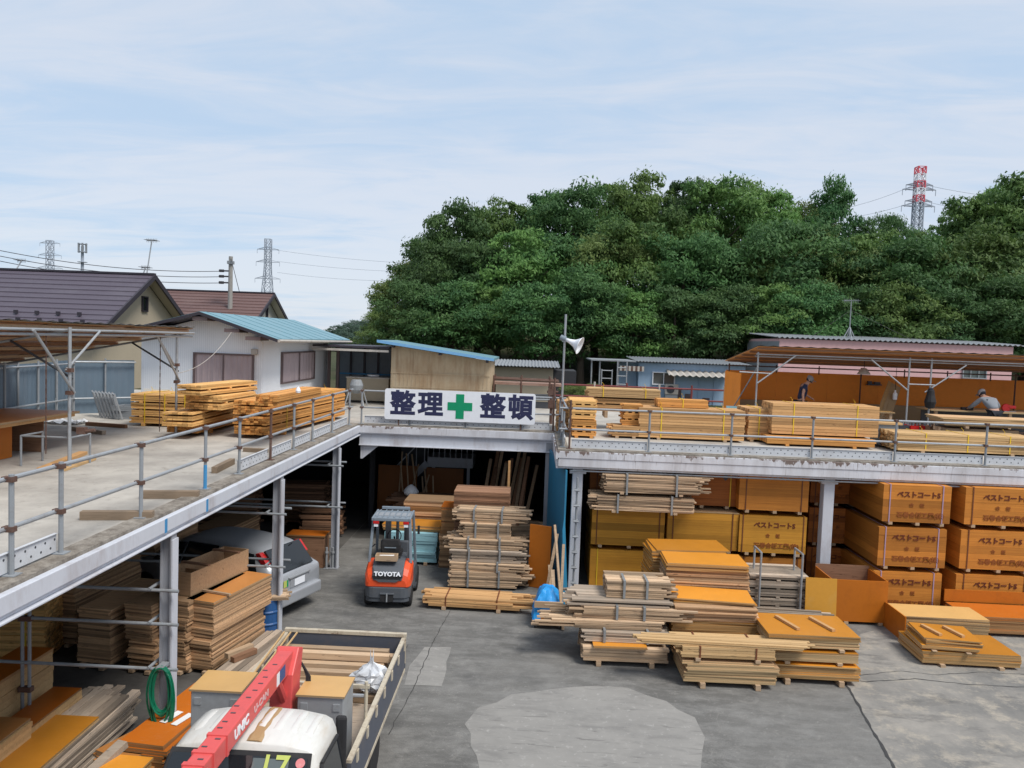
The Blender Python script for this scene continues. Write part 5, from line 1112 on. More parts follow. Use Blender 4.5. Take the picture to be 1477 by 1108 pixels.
# left shelter: roof sheet falling away from the yard on pipe posts
ls = thing('pipe_shelter', 'open shelter with a plywood and tin roof on braced pipe posts at the left', 'shelter', (0, 0, 0))
XE, ZE, XW, ZW, YN, YF = -8.32, 6.02, -13.2, 5.02, 8.5, 18.45
def rz_(x): return ZE+(x-XE)*(ZE-ZW)/(XE-XW)
mm = MB(); n_ = 110
for k in range(n_):
    y = YN+(YF-YN)*k/n_; y2 = YN+(YF-YN)*(k+1)/n_; h1, h2 = .012*math.sin(k*PI/2), .012*math.sin((k+1)*PI/2)
    mm.poly(((XE+.06, y, ZE+.035+h1), (XW, y, ZW+.035+h1), (XW, y2, ZW+.035+h2), (XE+.06, y2, ZE+.035+h2)))
mm.build('tin_roof', MT['galv_dull'], ls)
ny = 11
for k in range(ny):
    y = YN+(YF-YN)*k/ny; y2 = YN+(YF-YN)*(k+1)/ny-.01; dz = rs.uniform(-.008, .008)
    MB().prism(((XE, ZE-.005+dz), (XE, ZE+.012+dz), (XW, ZW+.012+dz), (XW, ZW-.005+dz)), y, y2, 'y').build('roof_panel', MT['ply_brown'], ls)
for k in range(9):
    x = XE-.12-k*.58; MB().box(x-.03, YN, rz_(x)-.085, x+.03, YF-.02, rz_(x)-.022).build('purlin', MT['brown_wood'] if k % 2 else MT['used'], ls)
for x, y in ((-8.19, 13.3), (-8.45, 17.9), (-8.2, 8.9), (-12.6, 13.3), (-12.6, 17.9)):
    MB().tube((x, y, D+.005), (x, y, rz_(x)-.09), .03).box(x-.08, y-.08, D+.004, x+.08, y+.08, D+.012).build('post', MT['galv'], ls)
    if x > -9:
        MB().tube((x+.04, y-1.05, rz_(x)-.15), (x+.04, y+.08, rz_(x)-1.25), .024).tube((x-.04, y+1.0 if y < 17 else y-.9, rz_(x)-.15), (x-.04, y-.05, rz_(x)-.85), .024).build('brace', MT['galv'], ls)
        MB().tube((x-1.1, y+.05, rz_(x-1.1)-.14), (x+.02, y+.05, rz_(x)-1.0), .022).build('brace', MT['darksteel'], ls)
        for z in (.85, 1.25): MB().box(x-.05, y-.05, rz_(x)-z-.03, x+.05, y+.05, rz_(x)-z+.04).build('clamp', MT['rust'], ls)
for x, dz in ((-8.25, .13), (-8.3, .2), (-12.6, .13)): MB().tube((x, YN, rz_(x)-dz), (x, YF-.1, rz_(x)-dz), .025).build('eave_pipe', MT['galv'], ls)
for y in (13.38, 17.98): MB().tube((XE+.05, y, rz_(XE)-.12), (XW+.3, y, rz_(XW)-.06), .024).build('cross_pipe', MT['galv_dull'], ls)
# hanging chain by the front post and back post
for (x, y, zl, lab) in ((-8.42, 13.0, D+.25, 'thin rusty chain hanging beside the nearer shelter post'), (-8.65, 17.5, D+.1, 'thin rusty chain hanging beside the farther shelter post')):
    t_ = thing('hanging_chain', lab, 'chain', (x, y, zl)); m = MB(); n_ = 26; L_ = rz_(x)-.2-zl
    for k in range(n_):
        z = .05+L_*k/n_; m.box(-.011 if k % 2 else -.004, -.004 if k % 2 else -.011, z, .011 if k % 2 else .004, .004 if k % 2 else .011, z+L_/n_*1.1)
    m.build('links', MT['rust'], t_)
# low table frame and clutter by the front post
t_ = thing('steel_trestle', 'low steel trestle standing by the nearer shelter post', 'trestle', (-8.75, 13.35, D+.004)); m = MB()
for x in (-.35, .55):
    for y in (0, .6): m.tube((x, y, 0), (x, y, .55), .02)
    m.tube((x, 0, .54), (x, .6, .54), .018)
m.tube((-.35, 0, .54), (.55, 0, .54), .018); m.build('frame', MT['galv_dull'], t_)
t_ = thing('clamp_heap', 'dark scaffold clamp hanging on the nearer shelter post', 'clamp', (-8.02, 13.35, D+.62)); MB().box(-.05, -.05, 0, .1, .05, .12).tube((.1, 0, .05), (.25, .02, .08), .03).build('body', MT['rust'], t_)
# zinc fence at the back
fn = thing('zinc_fence', 'blue-grey sheet metal fence behind the left shelter', 'fence', (0, 0, 0))
P_ = [(-12.0, 12.0, 1.45), (-12.9, 18.0, 1.5), (-13.2, 21.6, 1.55), (-12.0, 22.7, 1.6)]
for (x0, y0, h0), (x1, y1, h1) in zip(P_, P_[1:]):
    L_ = math.hypot(x1-x0, y1-y0); n_ = max(2, int(L_/.9)); 
    for k in range(n_):
        a = Vector((x0, y0, D)).lerp(Vector((x1, y1, D)), k/n_); b = Vector((x0, y0, D)).lerp(Vector((x1, y1, D)), (k+1)/n_); hh = h0+(h1-h0)*k/n_+rs.uniform(-.02, .02)
        d_ = (b-a).normalized(); s_ = Vector((-d_.y, d_.x, 0)); q = (b-a).length; m = MB()
        for j_ in range(9):
            t0, t1 = j_/9, (j_+1)/9; o0, o1 = .012*(j_ % 2), .012*((j_+1) % 2)
            A_, B_ = a.lerp(b, t0)+s_*o0, a.lerp(b, t1)+s_*o1
            m.poly((A_, B_, B_+Vector((0, 0, hh)), A_+Vector((0, 0, hh))))
        m.build('sheet', MT['zinc_sheet'], fn, fixn=False)
        MB().tube((a.x+.06, a.y-.06, D), (a.x+.06, a.y-.06, D+hh+.05), .026).build('post', MT['galv_dull'], fn)
    for z in (.45, h0-.05): MB().tube((x0+.09, y0-.09, D+z), (x1+.09, y1-.09, D+z), .024).build('rail', MT['galv'], fn)
for k in range(7):
    t_ = thing('scaffold_trestle', 'grey scaffold frame leaning on the zinc fence beside the white house', 'scaffold frame', (-12.15+.13*k, 21.2-.06*k, D+.004), .6, 'scaffold frames leaning by the white house'); M_ = Matrix.Rotation(-.28, 4, 'Y')
    m = MB().box(-.02, -.3, 0, .02, -.26, .75, M=M_).box(-.02, .26, 0, .02, .3, .75, M=M_).box(-.02, -.26, .68, .02, .26, .72, M=M_); m.build('frame', MT['galv'], t_)
for k in range(8):
    t_ = thing('scaffold_trestle', 'grey scaffold frame lying in the low heap beside the white house', 'scaffold frame', (-11.1+rs.uniform(-.04, .04), 21.1, D+.004+.045*k), rs.uniform(-.08, .08), 'scaffold frames lying by the white house'); MB().box(-.55, -.3, 0, .55, -.26, .04).box(-.55, .26, 0, .55, .3, .04).box(-.55, -.26, 0, -.51, .26, .04).box(.51, -.26, 0, .55, .26, .04).build('frame', MT['galv_dull'], t_)
t_ = thing('plastic_sheet', 'crumpled pale plastic sheet on the deck in front of the zinc fence', 'plastic sheet', (-12.2, 19.4, D+.004)); m = MB(); n_ = 12
for i in range(n_+1):
    for k in range(n_+1): q = Vector((i*.6, k*.6, 3)); m.v.append((-.6+1.2*i/n_, -.3+.6*k/n_, .06+.1*noise.noise(q)+.05*noise.noise(q*3)))
for i in range(n_):
    for k in range(n_): a_ = i*(n_+1)+k; m.f.append((a_, a_+n_+1, a_+n_+2, a_+1)); m.a.append(0); m.m.append(0)
m.build('sheet', MT['bag'], t_)
# ------------------------------------------------------------------ right deck: lumber
def rl(label, u0, u1, y, zb, zt, W, mat, **k):
    x0, x1 = px(u0, 610, y), px(u1, 610, y); return bundle(label, (x0+x1)/2, y+W/2, x1-x0, W, zb, zt, mat, k.pop('rz', 0.0), **k)
rl('square-ended orange lumber stack in the deck corner beside the loudspeaker pole', 826, 860, 20.7, D, D+.5, 1.2, 'lumber_or', bw=.12, ragL=.05, ragR=.03, bear=.06, gap=2)
rl('crossed upper lumber on the corner stack beside the loudspeaker pole', 822, 858, 20.8, D+.51, D+1.02, 1.3, 'lumber', bw=.12, ragL=.03, ragR=.06, gap=2)
rl('end-on lumber stack on the deck just behind the recess railing', 804, 820, 21.9, D, D+.9, 1.4, 'lumber_pale', bw=.1, gap=3)
rl('long cream boards on the rear stack of the right deck', 848, 950, 23.0, D+.98, D+1.24, .8, 'cream', bw=.12, ragL=.1, ragR=.03, straps=2)
rl('pale rear lumber stack below the long cream boards', 858, 945, 23.05, D+.35, D+.97, .8, 'lumber_pale', bw=.1, gap=4, bear=.2)
rl('stubby pale lumber ends left of the first long deck bundle', 884, 922, 21.0, D, D+.34, .7, 'lumber_pale', bw=.12, ragL=.15, bear=.06, gap=2)
rl('upper stub of orange ends left of the first long deck bundle', 900, 926, 21.2, D+.35, D+.95, .6, 'lumber_or', bw=.12, ragL=.1, gap=3)
rl('first long fresh lumber bundle on the right deck, with yellow straps', 924, 1074, 21.0, D, D+.87, 1.0, 'lumber_pale', bw=.1, t=.075, ragL=.06, ragR=.03, straps=2, bear=.06)
rl('short orange boards lying on the first long deck bundle', 948, 1020, 21.3, D+.88, D+1.1, .6, 'lumber_or', bw=.1, t=.07, straps=1)
rl('lumber ends between the two long deck bundles', 1080, 1110, 21.4, D, D+.92, 1.3, 'lumber_pale', bw=.1, t=.08, ragL=.03, straps=1, bear=.06)
rl('boards under the second long deck bundle', 1110, 1262, 20.7, D, D+.26, 1.0, 'lumber_or', bw=.12, t=.09, ragL=.04, ragR=.08, bear=.06)
rl('second long fresh lumber bundle in front of the bowed person', 1114, 1267, 21.0, D+.3, D+1.13, 1.0, 'lumber_pale', bw=.1, t=.08, ragL=.02, ragR=.02, straps=2, bear=.0)
rl('low wide stack of pale boards at the right end of the deck', 1297, 1500, 20.4, D, D+.52, 1.1, 'cream', bw=.12, t=.06, ragL=.1, ragR=.2, straps=3, bear=.06)
p = aty(1420, 618, 21.9); ply_stack('thin reddish sheets lying slanted behind the low wide stack', p.x+.4, 22.3, 3.0, .9, D+.56, D+.86, 'ply_raw', -.03, .03, .08, .06, rot=.05)
rl('dark bearers under the thin reddish sheets', 1365, 1470, 21.95, D, D+.55, .7, 'used', bw=.15, t=.1)
x = px(1284, 620, 21.3); t_ = thing('steel_box', 'grey steel box with a pale lid between the deck bundles', 'box', (x, 21.6, D+.004))
MB().box(-.28, -.2, .06, .28, .3, .62).build('body', MT['guard_grey'], t_, bevel=.01); MB().box(-.36, -.24, .625, .36, .34, .68).build('lid', MT['cream'], t_)
for q in (-.25, .2): MB().box(q, -.18, 0, q+.05, .28, .06).build('foot', MT['darksteel'], t_)

# ------------------------------------------------------------------ right shelter over the orange hoarding
rsx = thing('pipe_shelter', 'shelter with a sloping plywood roof on pipe posts before the orange hoarding', 'shelter', (0, 0, 0))
X0, X1, YF0, YR0, ZF, ZR = 6.86, 22.0, 24.0, 28.05, 6.1, 5.56
def ry_(y): return ZF+(y-YF0)*(ZR-ZF)/(YR0-YF0)
n_ = 160; mm = MB()
for k in range(n_):
    a, b = X0+(X1-X0)*k/n_, X0+(X1-X0)*(k+1)/n_; h1, h2 = .012*math.sin(k*PI/2), .012*math.sin((k+1)*PI/2)
    mm.poly(((a, YF0-.05, ZF+.04+h1), (b, YF0-.05, ZF+.04+h2), (b, YR0+.05, ZR+.04+h2), (a, YR0+.05, ZR+.04+h1)))
mm.build('tin_roof', MT['galv_dull'], rsx)
for k in range(17):
    a, b = X0+k*.9, X0+k*.9+.89; MB().prism(((YF0, ZF-.005), (YF0, ZF+.012), (YR0, ZR+.012), (YR0, ZR-.005)), a, b, 'x').build('roof_panel', MT['roof_ply'], rsx)
for y in (24.06, 24.9, 25.8, 26.7, 27.6): MB().box(X0, y-.03, ry_(y)-.075, X1, y+.03, ry_(y)-.02).build('purlin', MT['brown_wood'], rsx)
for x in (X0+.08, 11.6, 12.27, 17.0): MB().tube((x, 24.2, D+.005), (x, 24.2, ry_(24.2)-.14), .027).box(x-.07, 24.13, D+.004, x+.07, 24.27, D+.012).build('post', MT['galv'], rsx)
for x in (X0+.08, 11.6, 17.0): MB().tube((x, 27.7, D+.005), (x, 27.7, ry_(27.7)-.12), .027).build('post', MT['rust'], rsx)
for z in (5.87, 5.8): MB().tube((X0, 24.26 if z < 5.85 else 24.14, z), (X1, 24.26 if z < 5.85 else 24.14, z), .022).build('eave_pipe', MT['galv'], rsx)
MB().tube((X0, 27.62, 5.42), (X1, 27.62, 5.42), .022).build('eave_pipe', MT['rust'], rsx)
for k in range(9): MB().tube((8.6+k*1.5, 27.66, 5.2), (8.6+k*1.5, 27.66, 5.5), .022).build('hanger', MT['rust'], rsx)
for (u0, v0, u1, v1) in ((1148, 513, 1092, 553), (1257, 519, 1309, 563), (1394, 527, 1334, 566)): MB().tube(aty(u0, v0, 24.1), aty(u1, v1, 24.1), .023).build('brace', MT['galv'], rsx)
MB().tube((11.55, 24.1, aty(1306, 554, 24.1).z), (12.35, 24.1, aty(1306, 554, 24.1).z), .02).tube((X0-.5, 24.1, 5.3), (X0+.5, 24.1, 5.28), .02).build('tie_pipe', MT['galv'], rsx)
MB().tube((X0-.15, 27.0, D), (X0+.2, 24.4, 5.6), .02).build('brace', MT['galv_dull'], rsx)
hd = thing('orange_hoarding', 'long orange panel hoarding at the back of the right deck', 'hoarding', (0, 0, 0))
for k in range(9): MB().box(6.94+k*1.82, 28.1, D+.005, 6.94+k*1.82+1.815, 28.13, 5.24).build('panel', MT['panel_wall'], hd)
MB().box(6.9, 26.0, D+.005, 6.93, 28.1, 5.2).build('panel', MT['panel_wall'], hd)
MB().box(7.0, 27.9, D+.005, 22, 28.0, D+.75).build('base_board', MT['ply_tan'], hd)
# bench behind the lumber, tools, boards, lamp
wb = thing('workbench', 'long plywood workbench under the right shelter', 'workbench', (0, 0, 0))
MB().box(12.5, 24.5, D+.84, 20, 25.5, D+.88).build('bench_top', MT['ply_raw'], wb)
for xx in (12.7, 15, 17.5, 19.8):
    for yy in (24.6, 25.4): MB().box(xx-.04, yy-.04, D+.005, xx+.04, yy+.04, D+.839).build('leg', MT['used'], wb)
MB().box(12.6, 25.3, D+.2, 19.9, 25.34, D+.8).build('back_panel', MT['darksteel'], wb)
w2 = thing('workbench', 'low plywood bench in front of the bowed person behind the second long bundle', 'workbench', (0, 0, 0))
MB().box(7.3, 24.3, D+.72, 11.3, 24.75, D+.76).build('bench_top', MT['ply_tan'], w2)
for xx in (7.4, 9.4, 11.2): MB().box(xx-.04, 24.35, D+.005, xx+.04, 24.7, D+.719).build('leg', MT['used'], w2)
p = aty(1452, 602, 24.8); t_ = thing('circular_saw', 'red power saw on the long workbench', 'power saw', (p.x, 24.8, D+.884)); MB().box(-.22, -.1, 0, .22, .1, .02).build('base_plate', MT['galv'], t_); MB().lathe(((.12, -.04), (.13, -.03), (.13, .03), (.12, .04)), 16, M=Matrix.Translation((-.05, 0, .12)) @ Matrix.Rotation(PI/2, 4, 'X')).build('blade_guard', MT['redl'], t_); MB().box(.02, -.05, .1, .25, .05, .2).build('motor', MT['redl'], t_, bevel=.02)
p = aty(1395, 598, 24.8); t_ = thing('black_tool', 'black hand tool on the long workbench left of the person in grey', 'tool', (p.x, 24.8, D+.884)); MB().box(-.2, -.06, 0, .16, .06, .09).box(.1, -.04, .08, .18, .04, .18).build('body', MT['black'], t_, bevel=.015)
p = aty(1246, 538, 25.5); t_ = thing('work_lamp', 'round grey work lamp hanging under the right shelter roof', 'lamp', p); MB().lathe(((.02, .16), (.08, .15), (.2, -.02), (.2, -.05), (.03, -.02)), 18).build('lamp_shade', MT['tank'], t_, smooth=True); MB().tube((0, 0, .15), (0, 0, ry_(25.5)-p.z-.08), .012).build('cord', MT['black'], t_)
for k, lab in enumerate(('rearmost orange board leaning on the hoarding', 'middle orange board leaning on the hoarding', 'foremost orange board leaning on the hoarding beside the post')):
    q = aty(1264+k*5, 601, 25.4); r_ = aty(1284+k*3.5, 553+k*2, 26.6); t_ = thing('leaning_board', lab, 'board', (q.x, q.y, D+.8 if False else D+.004)); MB().bar((0, 0, 0), Vector((r_.x-q.x, 1.0, r_.z-D)), .35-.06*k, .02, up=(0, 1, .0)).build('board', MT['ply_tan' if k else 'ply_or'], t_)
t_ = thing('white_bottle', 'small white bottle hanging beside the leaning orange boards', 'bottle', aty(1291, 570, 26)); MB().lathe(((.05, -.16), (.07, -.14), (.07, .05), (.03, .1), (.03, .16)), 12).build('bottle', MT['signwhite'], t_); MB().tube((0, 0, .15), (0, 0, .9), .008).build('cord', MT['black'], t_)
t_ = thing('tool_bag', 'black tool bag hanging on the right shelter post', 'bag', aty(1342, 575, 24.05)); MB().lathe(((.02, -.32), (.13, -.28), (.17, -.1), (.12, .1), (.1, .25), (.04, .3)), 10).build('bag', MT['black'], t_); MB().lathe(((.02, .12), (.1, .16), (.08, .3), (.03, .34)), 8).build('pouch', MT['cloth_dark'], t_)
t_ = thing('shelf_bracket', 'dark wall shelf on the orange hoarding', 'shelf', aty(1262, 556, 27.9)); MB().box(-.25, 0, 0, .25, .18, .04).box(-.22, .02, .041, -.1, .12, .14).box(.0, .02, .041, .2, .12, .12).build('shelf', MT['darksteel'], t_)
for k, (u, v, mt, lab) in enumerate(((1310, 612, 'darksteel', 'dark crate of tools under the right shelter posts'), (1322, 617, 'redl', 'red tool crate under the right shelter posts'), (1345, 616, 'brown_wood', 'brown wooden crate beside the red tool crate'))):
    q = aty(u, v, 22.9); t_ = thing('tool_crate', lab, 'crate', (q.x, 23.0, D+.004), .2*k); MB().box(-.3, -.22, 0, .3, .22, .03).box(-.3, -.22, .031, -.28, .22, .5).box(.28, -.22, .031, .3, .22, .5).box(-.279, -.22, .031, .279, -.2, .5).box(-.279, .2, .031, .279, .22, .5).build('crate', MT[mt], t_)
    m = MB()
    for j_ in range(6): m.tube((-.2+.07*j_, rs.uniform(-.1, .1), .1), (-.25+.09*j_, rs.uniform(-.1, .1), .62), .02)
    m.build('contents', MT['galv_dull'], t_)
# ------------------------------------------------------------------ people
def skinmesh(name, verts, edges, mat, parent, sub=2):
    me = bpy.data.meshes.new(name); me.from_pydata([v[0] for v in verts], edges, [])
    o = bpy.data.objects.new(name, me); COL.objects.link(o); o.modifiers.new('skin', 'SKIN'); 
    sv = me.skin_vertices[0].data
    for i, v in enumerate(verts): sv[i].radius = v[1] if isinstance(v[1], tuple) else (v[1], v[1])
    sv[0].use_root = True
    s = o.modifiers.new('sub', 'SUBSURF'); s.levels = sub
    bpy.context.view_layer.update()
    m2 = bpy.data.meshes.new_from_object(o.evaluated_get(bpy.context.evaluated_depsgraph_get())); m2.name = name
    bpy.data.objects.remove(o); m2.materials.clear(); m2.materials.append(mat)
    for p_ in m2.polygons: p_.use_smooth = True
    q = bpy.data.objects.new(name, m2); COL.objects.link(q); q.parent = parent; return q
def fingers(w, d, side):
    # five tapered, bent fingers on a palm; w wrist, d hand direction
    d = d.normalized(); s_ = d.cross(Vector((0, 0, 1))); s_ = s_.normalized() if s_.length > .1 else Vector((1, 0, 0)); dn = s_.cross(d).normalized()
    out = []
    for k, (o, l) in enumerate(((-.03, .07), (-.01, .08), (.01, .075), (.03, .06))): 
        a = w+d*.09+s_*o; out.append((a, a+d*l*.55-dn*.008, a+d*l*.9-dn*.03, .009))
    a = w+d*.035+s_*.035*side; out.append((a, a+d*.03+s_*.03*side, a+d*.06+s_*.04*side, .011))
    return out
def person(label, base, P, mats, cap=True, longsl=False, rz=0):
    t_ = thing('person', label, 'person', base, rz); V = {k: Vector(v) for k, v in P.items()}
    names = ['pelvis', 'waist', 'chest', 'neck', 'chin', 'head', 'crown', 'shL', 'elL', 'wrL', 'haL', 'shR', 'elR', 'wrR', 'haR', 'hipL', 'knL', 'anL', 'toL', 'hipR', 'knR', 'anR', 'toR']
    rad = dict(pelvis=(.15, .11), waist=(.135, .1), chest=(.16, .115), neck=.058, chin=.07, head=.095, crown=.075, shL=.065, elL=.043, wrL=.03, haL=(.042, .02), hipL=.085, knL=.058, anL=.042, toL=.035)
    vs = [(V[n], rad.get(n, rad.get(n[:-1]+'L'))) for n in names]; ix = {n: i for i, n in enumerate(names)}
    ed = [('pelvis', 'waist'), ('waist', 'chest'), ('chest', 'neck'), ('neck', 'chin'), ('chin', 'head'), ('head', 'crown')]
    for s in 'LR': ed += [('chest', 'sh'+s), ('sh'+s, 'el'+s), ('el'+s, 'wr'+s), ('wr'+s, 'ha'+s), ('pelvis', 'hip'+s), ('hip'+s, 'kn'+s), ('kn'+s, 'an'+s), ('an'+s, 'to'+s)]
    body = skinmesh('body', vs, [(ix[a], ix[b]) for a, b in ed], MT['skin'], t_)
    fm = MB(); fm.v = [v.co[:] for v in body.data.vertices]; fm.f = [tuple(p_.vertices) for p_ in body.data.polygons]; fm.a = [0]*len(fm.f); fm.m = [0]*len(fm.f)
    for s, sd in (('L', 1), ('R', -1)):
        for a, b, c, r_ in fingers(V['wr'+s], V['ha'+s]-V['wr'+s], sd): fm.tube(a, b, r_, 6, r_*.9).tube(b, c, r_*.9, 6, r_*.6)
    fw = (V['nose']-V['head']).normalized(); up = (V['crown']-V['chin']).normalized(); rt = fw.cross(up).normalized()
    fm.tube(V['head']+fw*.085+up*.01, V['head']+fw*.122-up*.02, .012, 6, .016)
    for s in (1, -1): fm.cbox(V['head']+rt*.098*s-up*.01, (.03, .03, .055))
    fm.build('body', MT['skin'], t_, smooth=True); bpy.data.objects.remove(body)
    for s in (1, -1): MB().lathe(((.001, -.009), (.008, -.004), (.008, .004), (.001, .009)), 8, c=V['head']+fw*.093+rt*.035*s+up*.018).build('eye', MT['cloth_dark'], t_)
    MB().cbox(V['head']+fw*.09-up*.055, (.05, .03, .01)).build('mouth', paint('lips', (.35, .13, .11)), t_)
    k_ = 1.12; sh = [('pelvis', (.165, .125)), ('waist', (.165, .13)), ('chest', (.185, .14)), ('nk2', .075), ('shL', .085), ('slL', .07), ('shR', .085), ('slR', .07)]
    V['nk2'] = V['chest'].lerp(V['neck'], .55)
    f_ = .98 if longsl else .55
    for s in 'LR': V['sl'+s] = V['sh'+s].lerp(V['el'+s], f_)
    E_ = [(0, 1), (1, 2), (2, 3), (2, 4), (4, 5), (2, 6), (6, 7)]
    if longsl:
        sh += [('wrL', .045), ('wrR', .045)]; E_ += [(5, 8), (7, 9)]
    skinmesh('shirt', [(V[n], r_) for n, r_ in sh], E_, mats[0], t_)
    tr = [('pelvis', (.17, .13)), ('hipL', .105), ('knL', .078), ('anL', .06), ('hipR', .105), ('knR', .078), ('anR', .06)]
    skinmesh('trousers', [(V[n], r_) for n, r_ in tr], [(0, 1), (1, 2), (2, 3), (0, 4), (4, 5), (5, 6)], mats[1], t_)
    for s in 'LR': skinmesh('shoe', [(V['an'+s]+Vector((0, 0, -.02)), .055), (V['to'+s], .05)], [(0, 1)], MT['black'], t_)
    M_ = Matrix((rt, fw, up)).transposed().to_4x4()
    hh = MB().lathe(((.104, -.05), (.112, .0), (.11, .05), (.09, .09), (.05, .112), (.005, .118)), 16, c=V['head']+up*.035-fw*.004, M=M_)
    hh.build('cap', mats[2], t_, smooth=True)
    br = MB().prism([(-.085, .07), (.085, .07), (.07, .17), (.03, .2), (-.03, .2), (-.07, .17)], .0, .012, 'z'); br.v = [M_ @ Vector(v)+V['head']+up*.04 for v in br.v]; br.build('cap_brim', mats[2], t_)
    MB().lathe(((.1, -.06), (.104, -.02), (.104, .02)), 14, c=V['head']-fw*.014+up*.01, M=M_).build('hair', MT['cloth_dark'], t_, smooth=True)
    return t_
p = aty(1158, 600, 25.2)
person('person in a navy T-shirt and grey cap looking down before the orange hoarding', (p.x-.05, 25.2, D+.004), dict(pelvis=(-.06, 0, .95), waist=(-.02, 0, 1.1), chest=(.04, 0, 1.36), neck=(.12, -.01, 1.52), chin=(.17, -.02, 1.56), head=(.2, -.03, 1.63), crown=(.21, -.03, 1.71), nose=(.3, -.09, 1.57),
    shL=(.04, .2, 1.44), elL=(.12, .25, 1.18), wrL=(.32, .18, 1.05), haL=(.41, .14, 1.0), shR=(.0, -.2, 1.43), elR=(-.08, -.27, 1.17), wrR=(-.06, -.3, .92), haR=(-.02, -.31, .83),
    hipL=(-.06, .1, .88), knL=(-.02, .12, .5), anL=(-.08, .12, .09), toL=(.1, .13, .05), hipR=(-.06, -.1, .88), knR=(.02, -.12, .5), anR=(-.04, -.12, .09), toR=(.14, -.13, .05)), (MT['shirt_navy'], MT['cloth_dark'], MT['cap_grey']))
p = aty(1432, 600, 24.0)
w_ = person('person in a grey printed shirt bending over the long workbench', (p.x, 24.0, D+.004), dict(pelvis=(.05, 0, .95), waist=(.04, .1, 1.06), chest=(.0, .32, 1.24), neck=(-.03, .45, 1.34), chin=(-.04, .52, 1.36), head=(-.05, .57, 1.42), crown=(-.05, .58, 1.5), nose=(-.1, .69, 1.33),
    shL=(-.2, .34, 1.26), elL=(-.36, .46, 1.06), wrL=(-.38, .68, .95), haL=(-.36, .77, .93), shR=(.2, .32, 1.25), elR=(.4, .42, 1.06), wrR=(.46, .62, .95), haR=(.47, .71, .93),
    hipL=(-.06, 0, .87), knL=(-.1, .06, .5), anL=(-.12, -.02, .09), toL=(-.13, .15, .05), hipR=(.15, 0, .87), knR=(.18, .06, .5), anR=(.2, -.02, .09), toR=(.22, .15, .05)), (MT['shirt_grey'], MT['cloth_dark'], MT['cap_grey']), longsl=True)
for k, (x, ln) in enumerate(((-.09, .1), (-.02, .12), (.05, .1), (.11, .07))): MB().cbox((x, .175+.015*(k % 2), 1.255), (.05, .01, ln*.7), Matrix.Rotation(-.7, 4, 'X')).build('shirt_print', MT['cloth_dark'], w_)

# ------------------------------------------------------------------ back of the deck: loudspeaker pole, rusty rack, red rails
q = aty(812, 560, 22.1); lp = thing('loudspeaker_pole', 'tall thin grey pole with a horn loudspeaker at the deck corner', 'loudspeaker', (q.x-.02, 22.1, D+.004))
MB().tube((0, 0, 0), (.02, 0, 3.36), .032).build('pole', MT['galv'], lp)
hz_ = aty(822, 495, 22.1).z-D; M_ = Matrix.Translation((.06, -.02, hz_+.09)) @ Matrix.Rotation(R(112), 4, 'Y') @ Matrix.Rotation(.3, 4, 'X')
hn = MB().lathe(((.05, -.02), (.06, .1), (.1, .24), (.17, .36), (.26, .44), (.25, .44), (.09, .24), (.03, .1)), 20, M=M_).build('horn', MT['signwhite'], lp, smooth=True)
MB().lathe(((.02, -.2), (.08, -.18), (.08, -.02), (.03, 0)), 14, M=M_).build('driver', MT['guard_grey'], lp); MB().box(-.05, -.05, hz_+.02, .12, .05, hz_+.14).build('bracket', MT['galv_dull'], lp)
rk = thing('rusty_rack', 'rusty pipe rack behind the back railing right of the beige shed', 'rack', (0, 29.5, D+.004)); xa_, xb_ = px(712, 560, 29.5), px(806, 560, 29.5)
m = MB()
for x in (xa_, (xa_+xb_)/2-.2, xb_-.35): m.tube((x, 0, 0), (x, 0, 1.2), .035).tube((x, .9, 0), (x, .9, 1.2), .035)
m.tube((xa_, 0, 1.08), (xb_, 0, 1.05), .04).tube((xa_, .9, 1.08), (xb_, .9, 1.05), .04); m.build('frame', MT['rust'], rk)
MB().box(xa_, .0, .86, xb_+.1, .95, .95).build('shelf', paint('rusty_sheet', (.3, .19, .15), (.14, .05, .03), .8, 3, .8), rk)
for k in range(5): tt = thing('grey_pipe', 'grey pipe lying on the floor of the rusty rack', 'pipe', (xa_, 29.5+.12*k, D+.3+.08*(k % 3)), .01*k-.02, 'grey pipes on the rusty rack'); MB().tube((0, 0, 0), (xb_-xa_-.1, 0, .05), .035).build('pipe', MT['galv_dull'], tt)
MB().box(xa_, -.02, .0, xb_, .02, .25).build('skirt', MT['darksteel'], rk)
t_ = thing('valve_stand', 'rust-red valve stand on the deck left of the loudspeaker pole', 'valve', (px(795, 590, 24), 24, D+.004)); MB().tube((0, 0, 0), (0, 0, 1.25), .05).box(-.1, -.08, .5, .1, .08, .75).box(-.12, -.06, .9, .12, .06, 1.1).tube((-.15, 0, 1.0), (.2, 0, 1.0), .04).build('stand', MT['rust'], t_)
rl_ = thing('red_pipe_railing', 'red-brown pipe railing along the back of the deck before the blue shed', 'railing', (0, BACK-.4, D)); xa_, xb_ = px(800, 556, BACK-.4), px(1052, 565, BACK-.4)
for z in (.9, .45): MB().tube((xa_, 0, z), (xb_, 0, z), .035).build('rail', MT['redpipe'], rl_)
for k in range(6): x = xa_+.3+(xb_-xa_-.5)*k/5; MB().tube((x, 0, 0), (x, 0, 1.05), .04).build('post', MT['tank'] if k % 2 else MT['redpipe'], rl_)
t_ = thing('glass_pane', 'pale wired pane standing before the left end of the orange hoarding', 'pane', (px(1056, 600, 24.6), 24.6, D+.9)); MB().prism(((-.15, -.5), (.05, -.7), (.2, 0), (-.2, 0)), 0, .01, 'y').build('pane', MT['iceblue'], t_); t_.location.z = D+.74
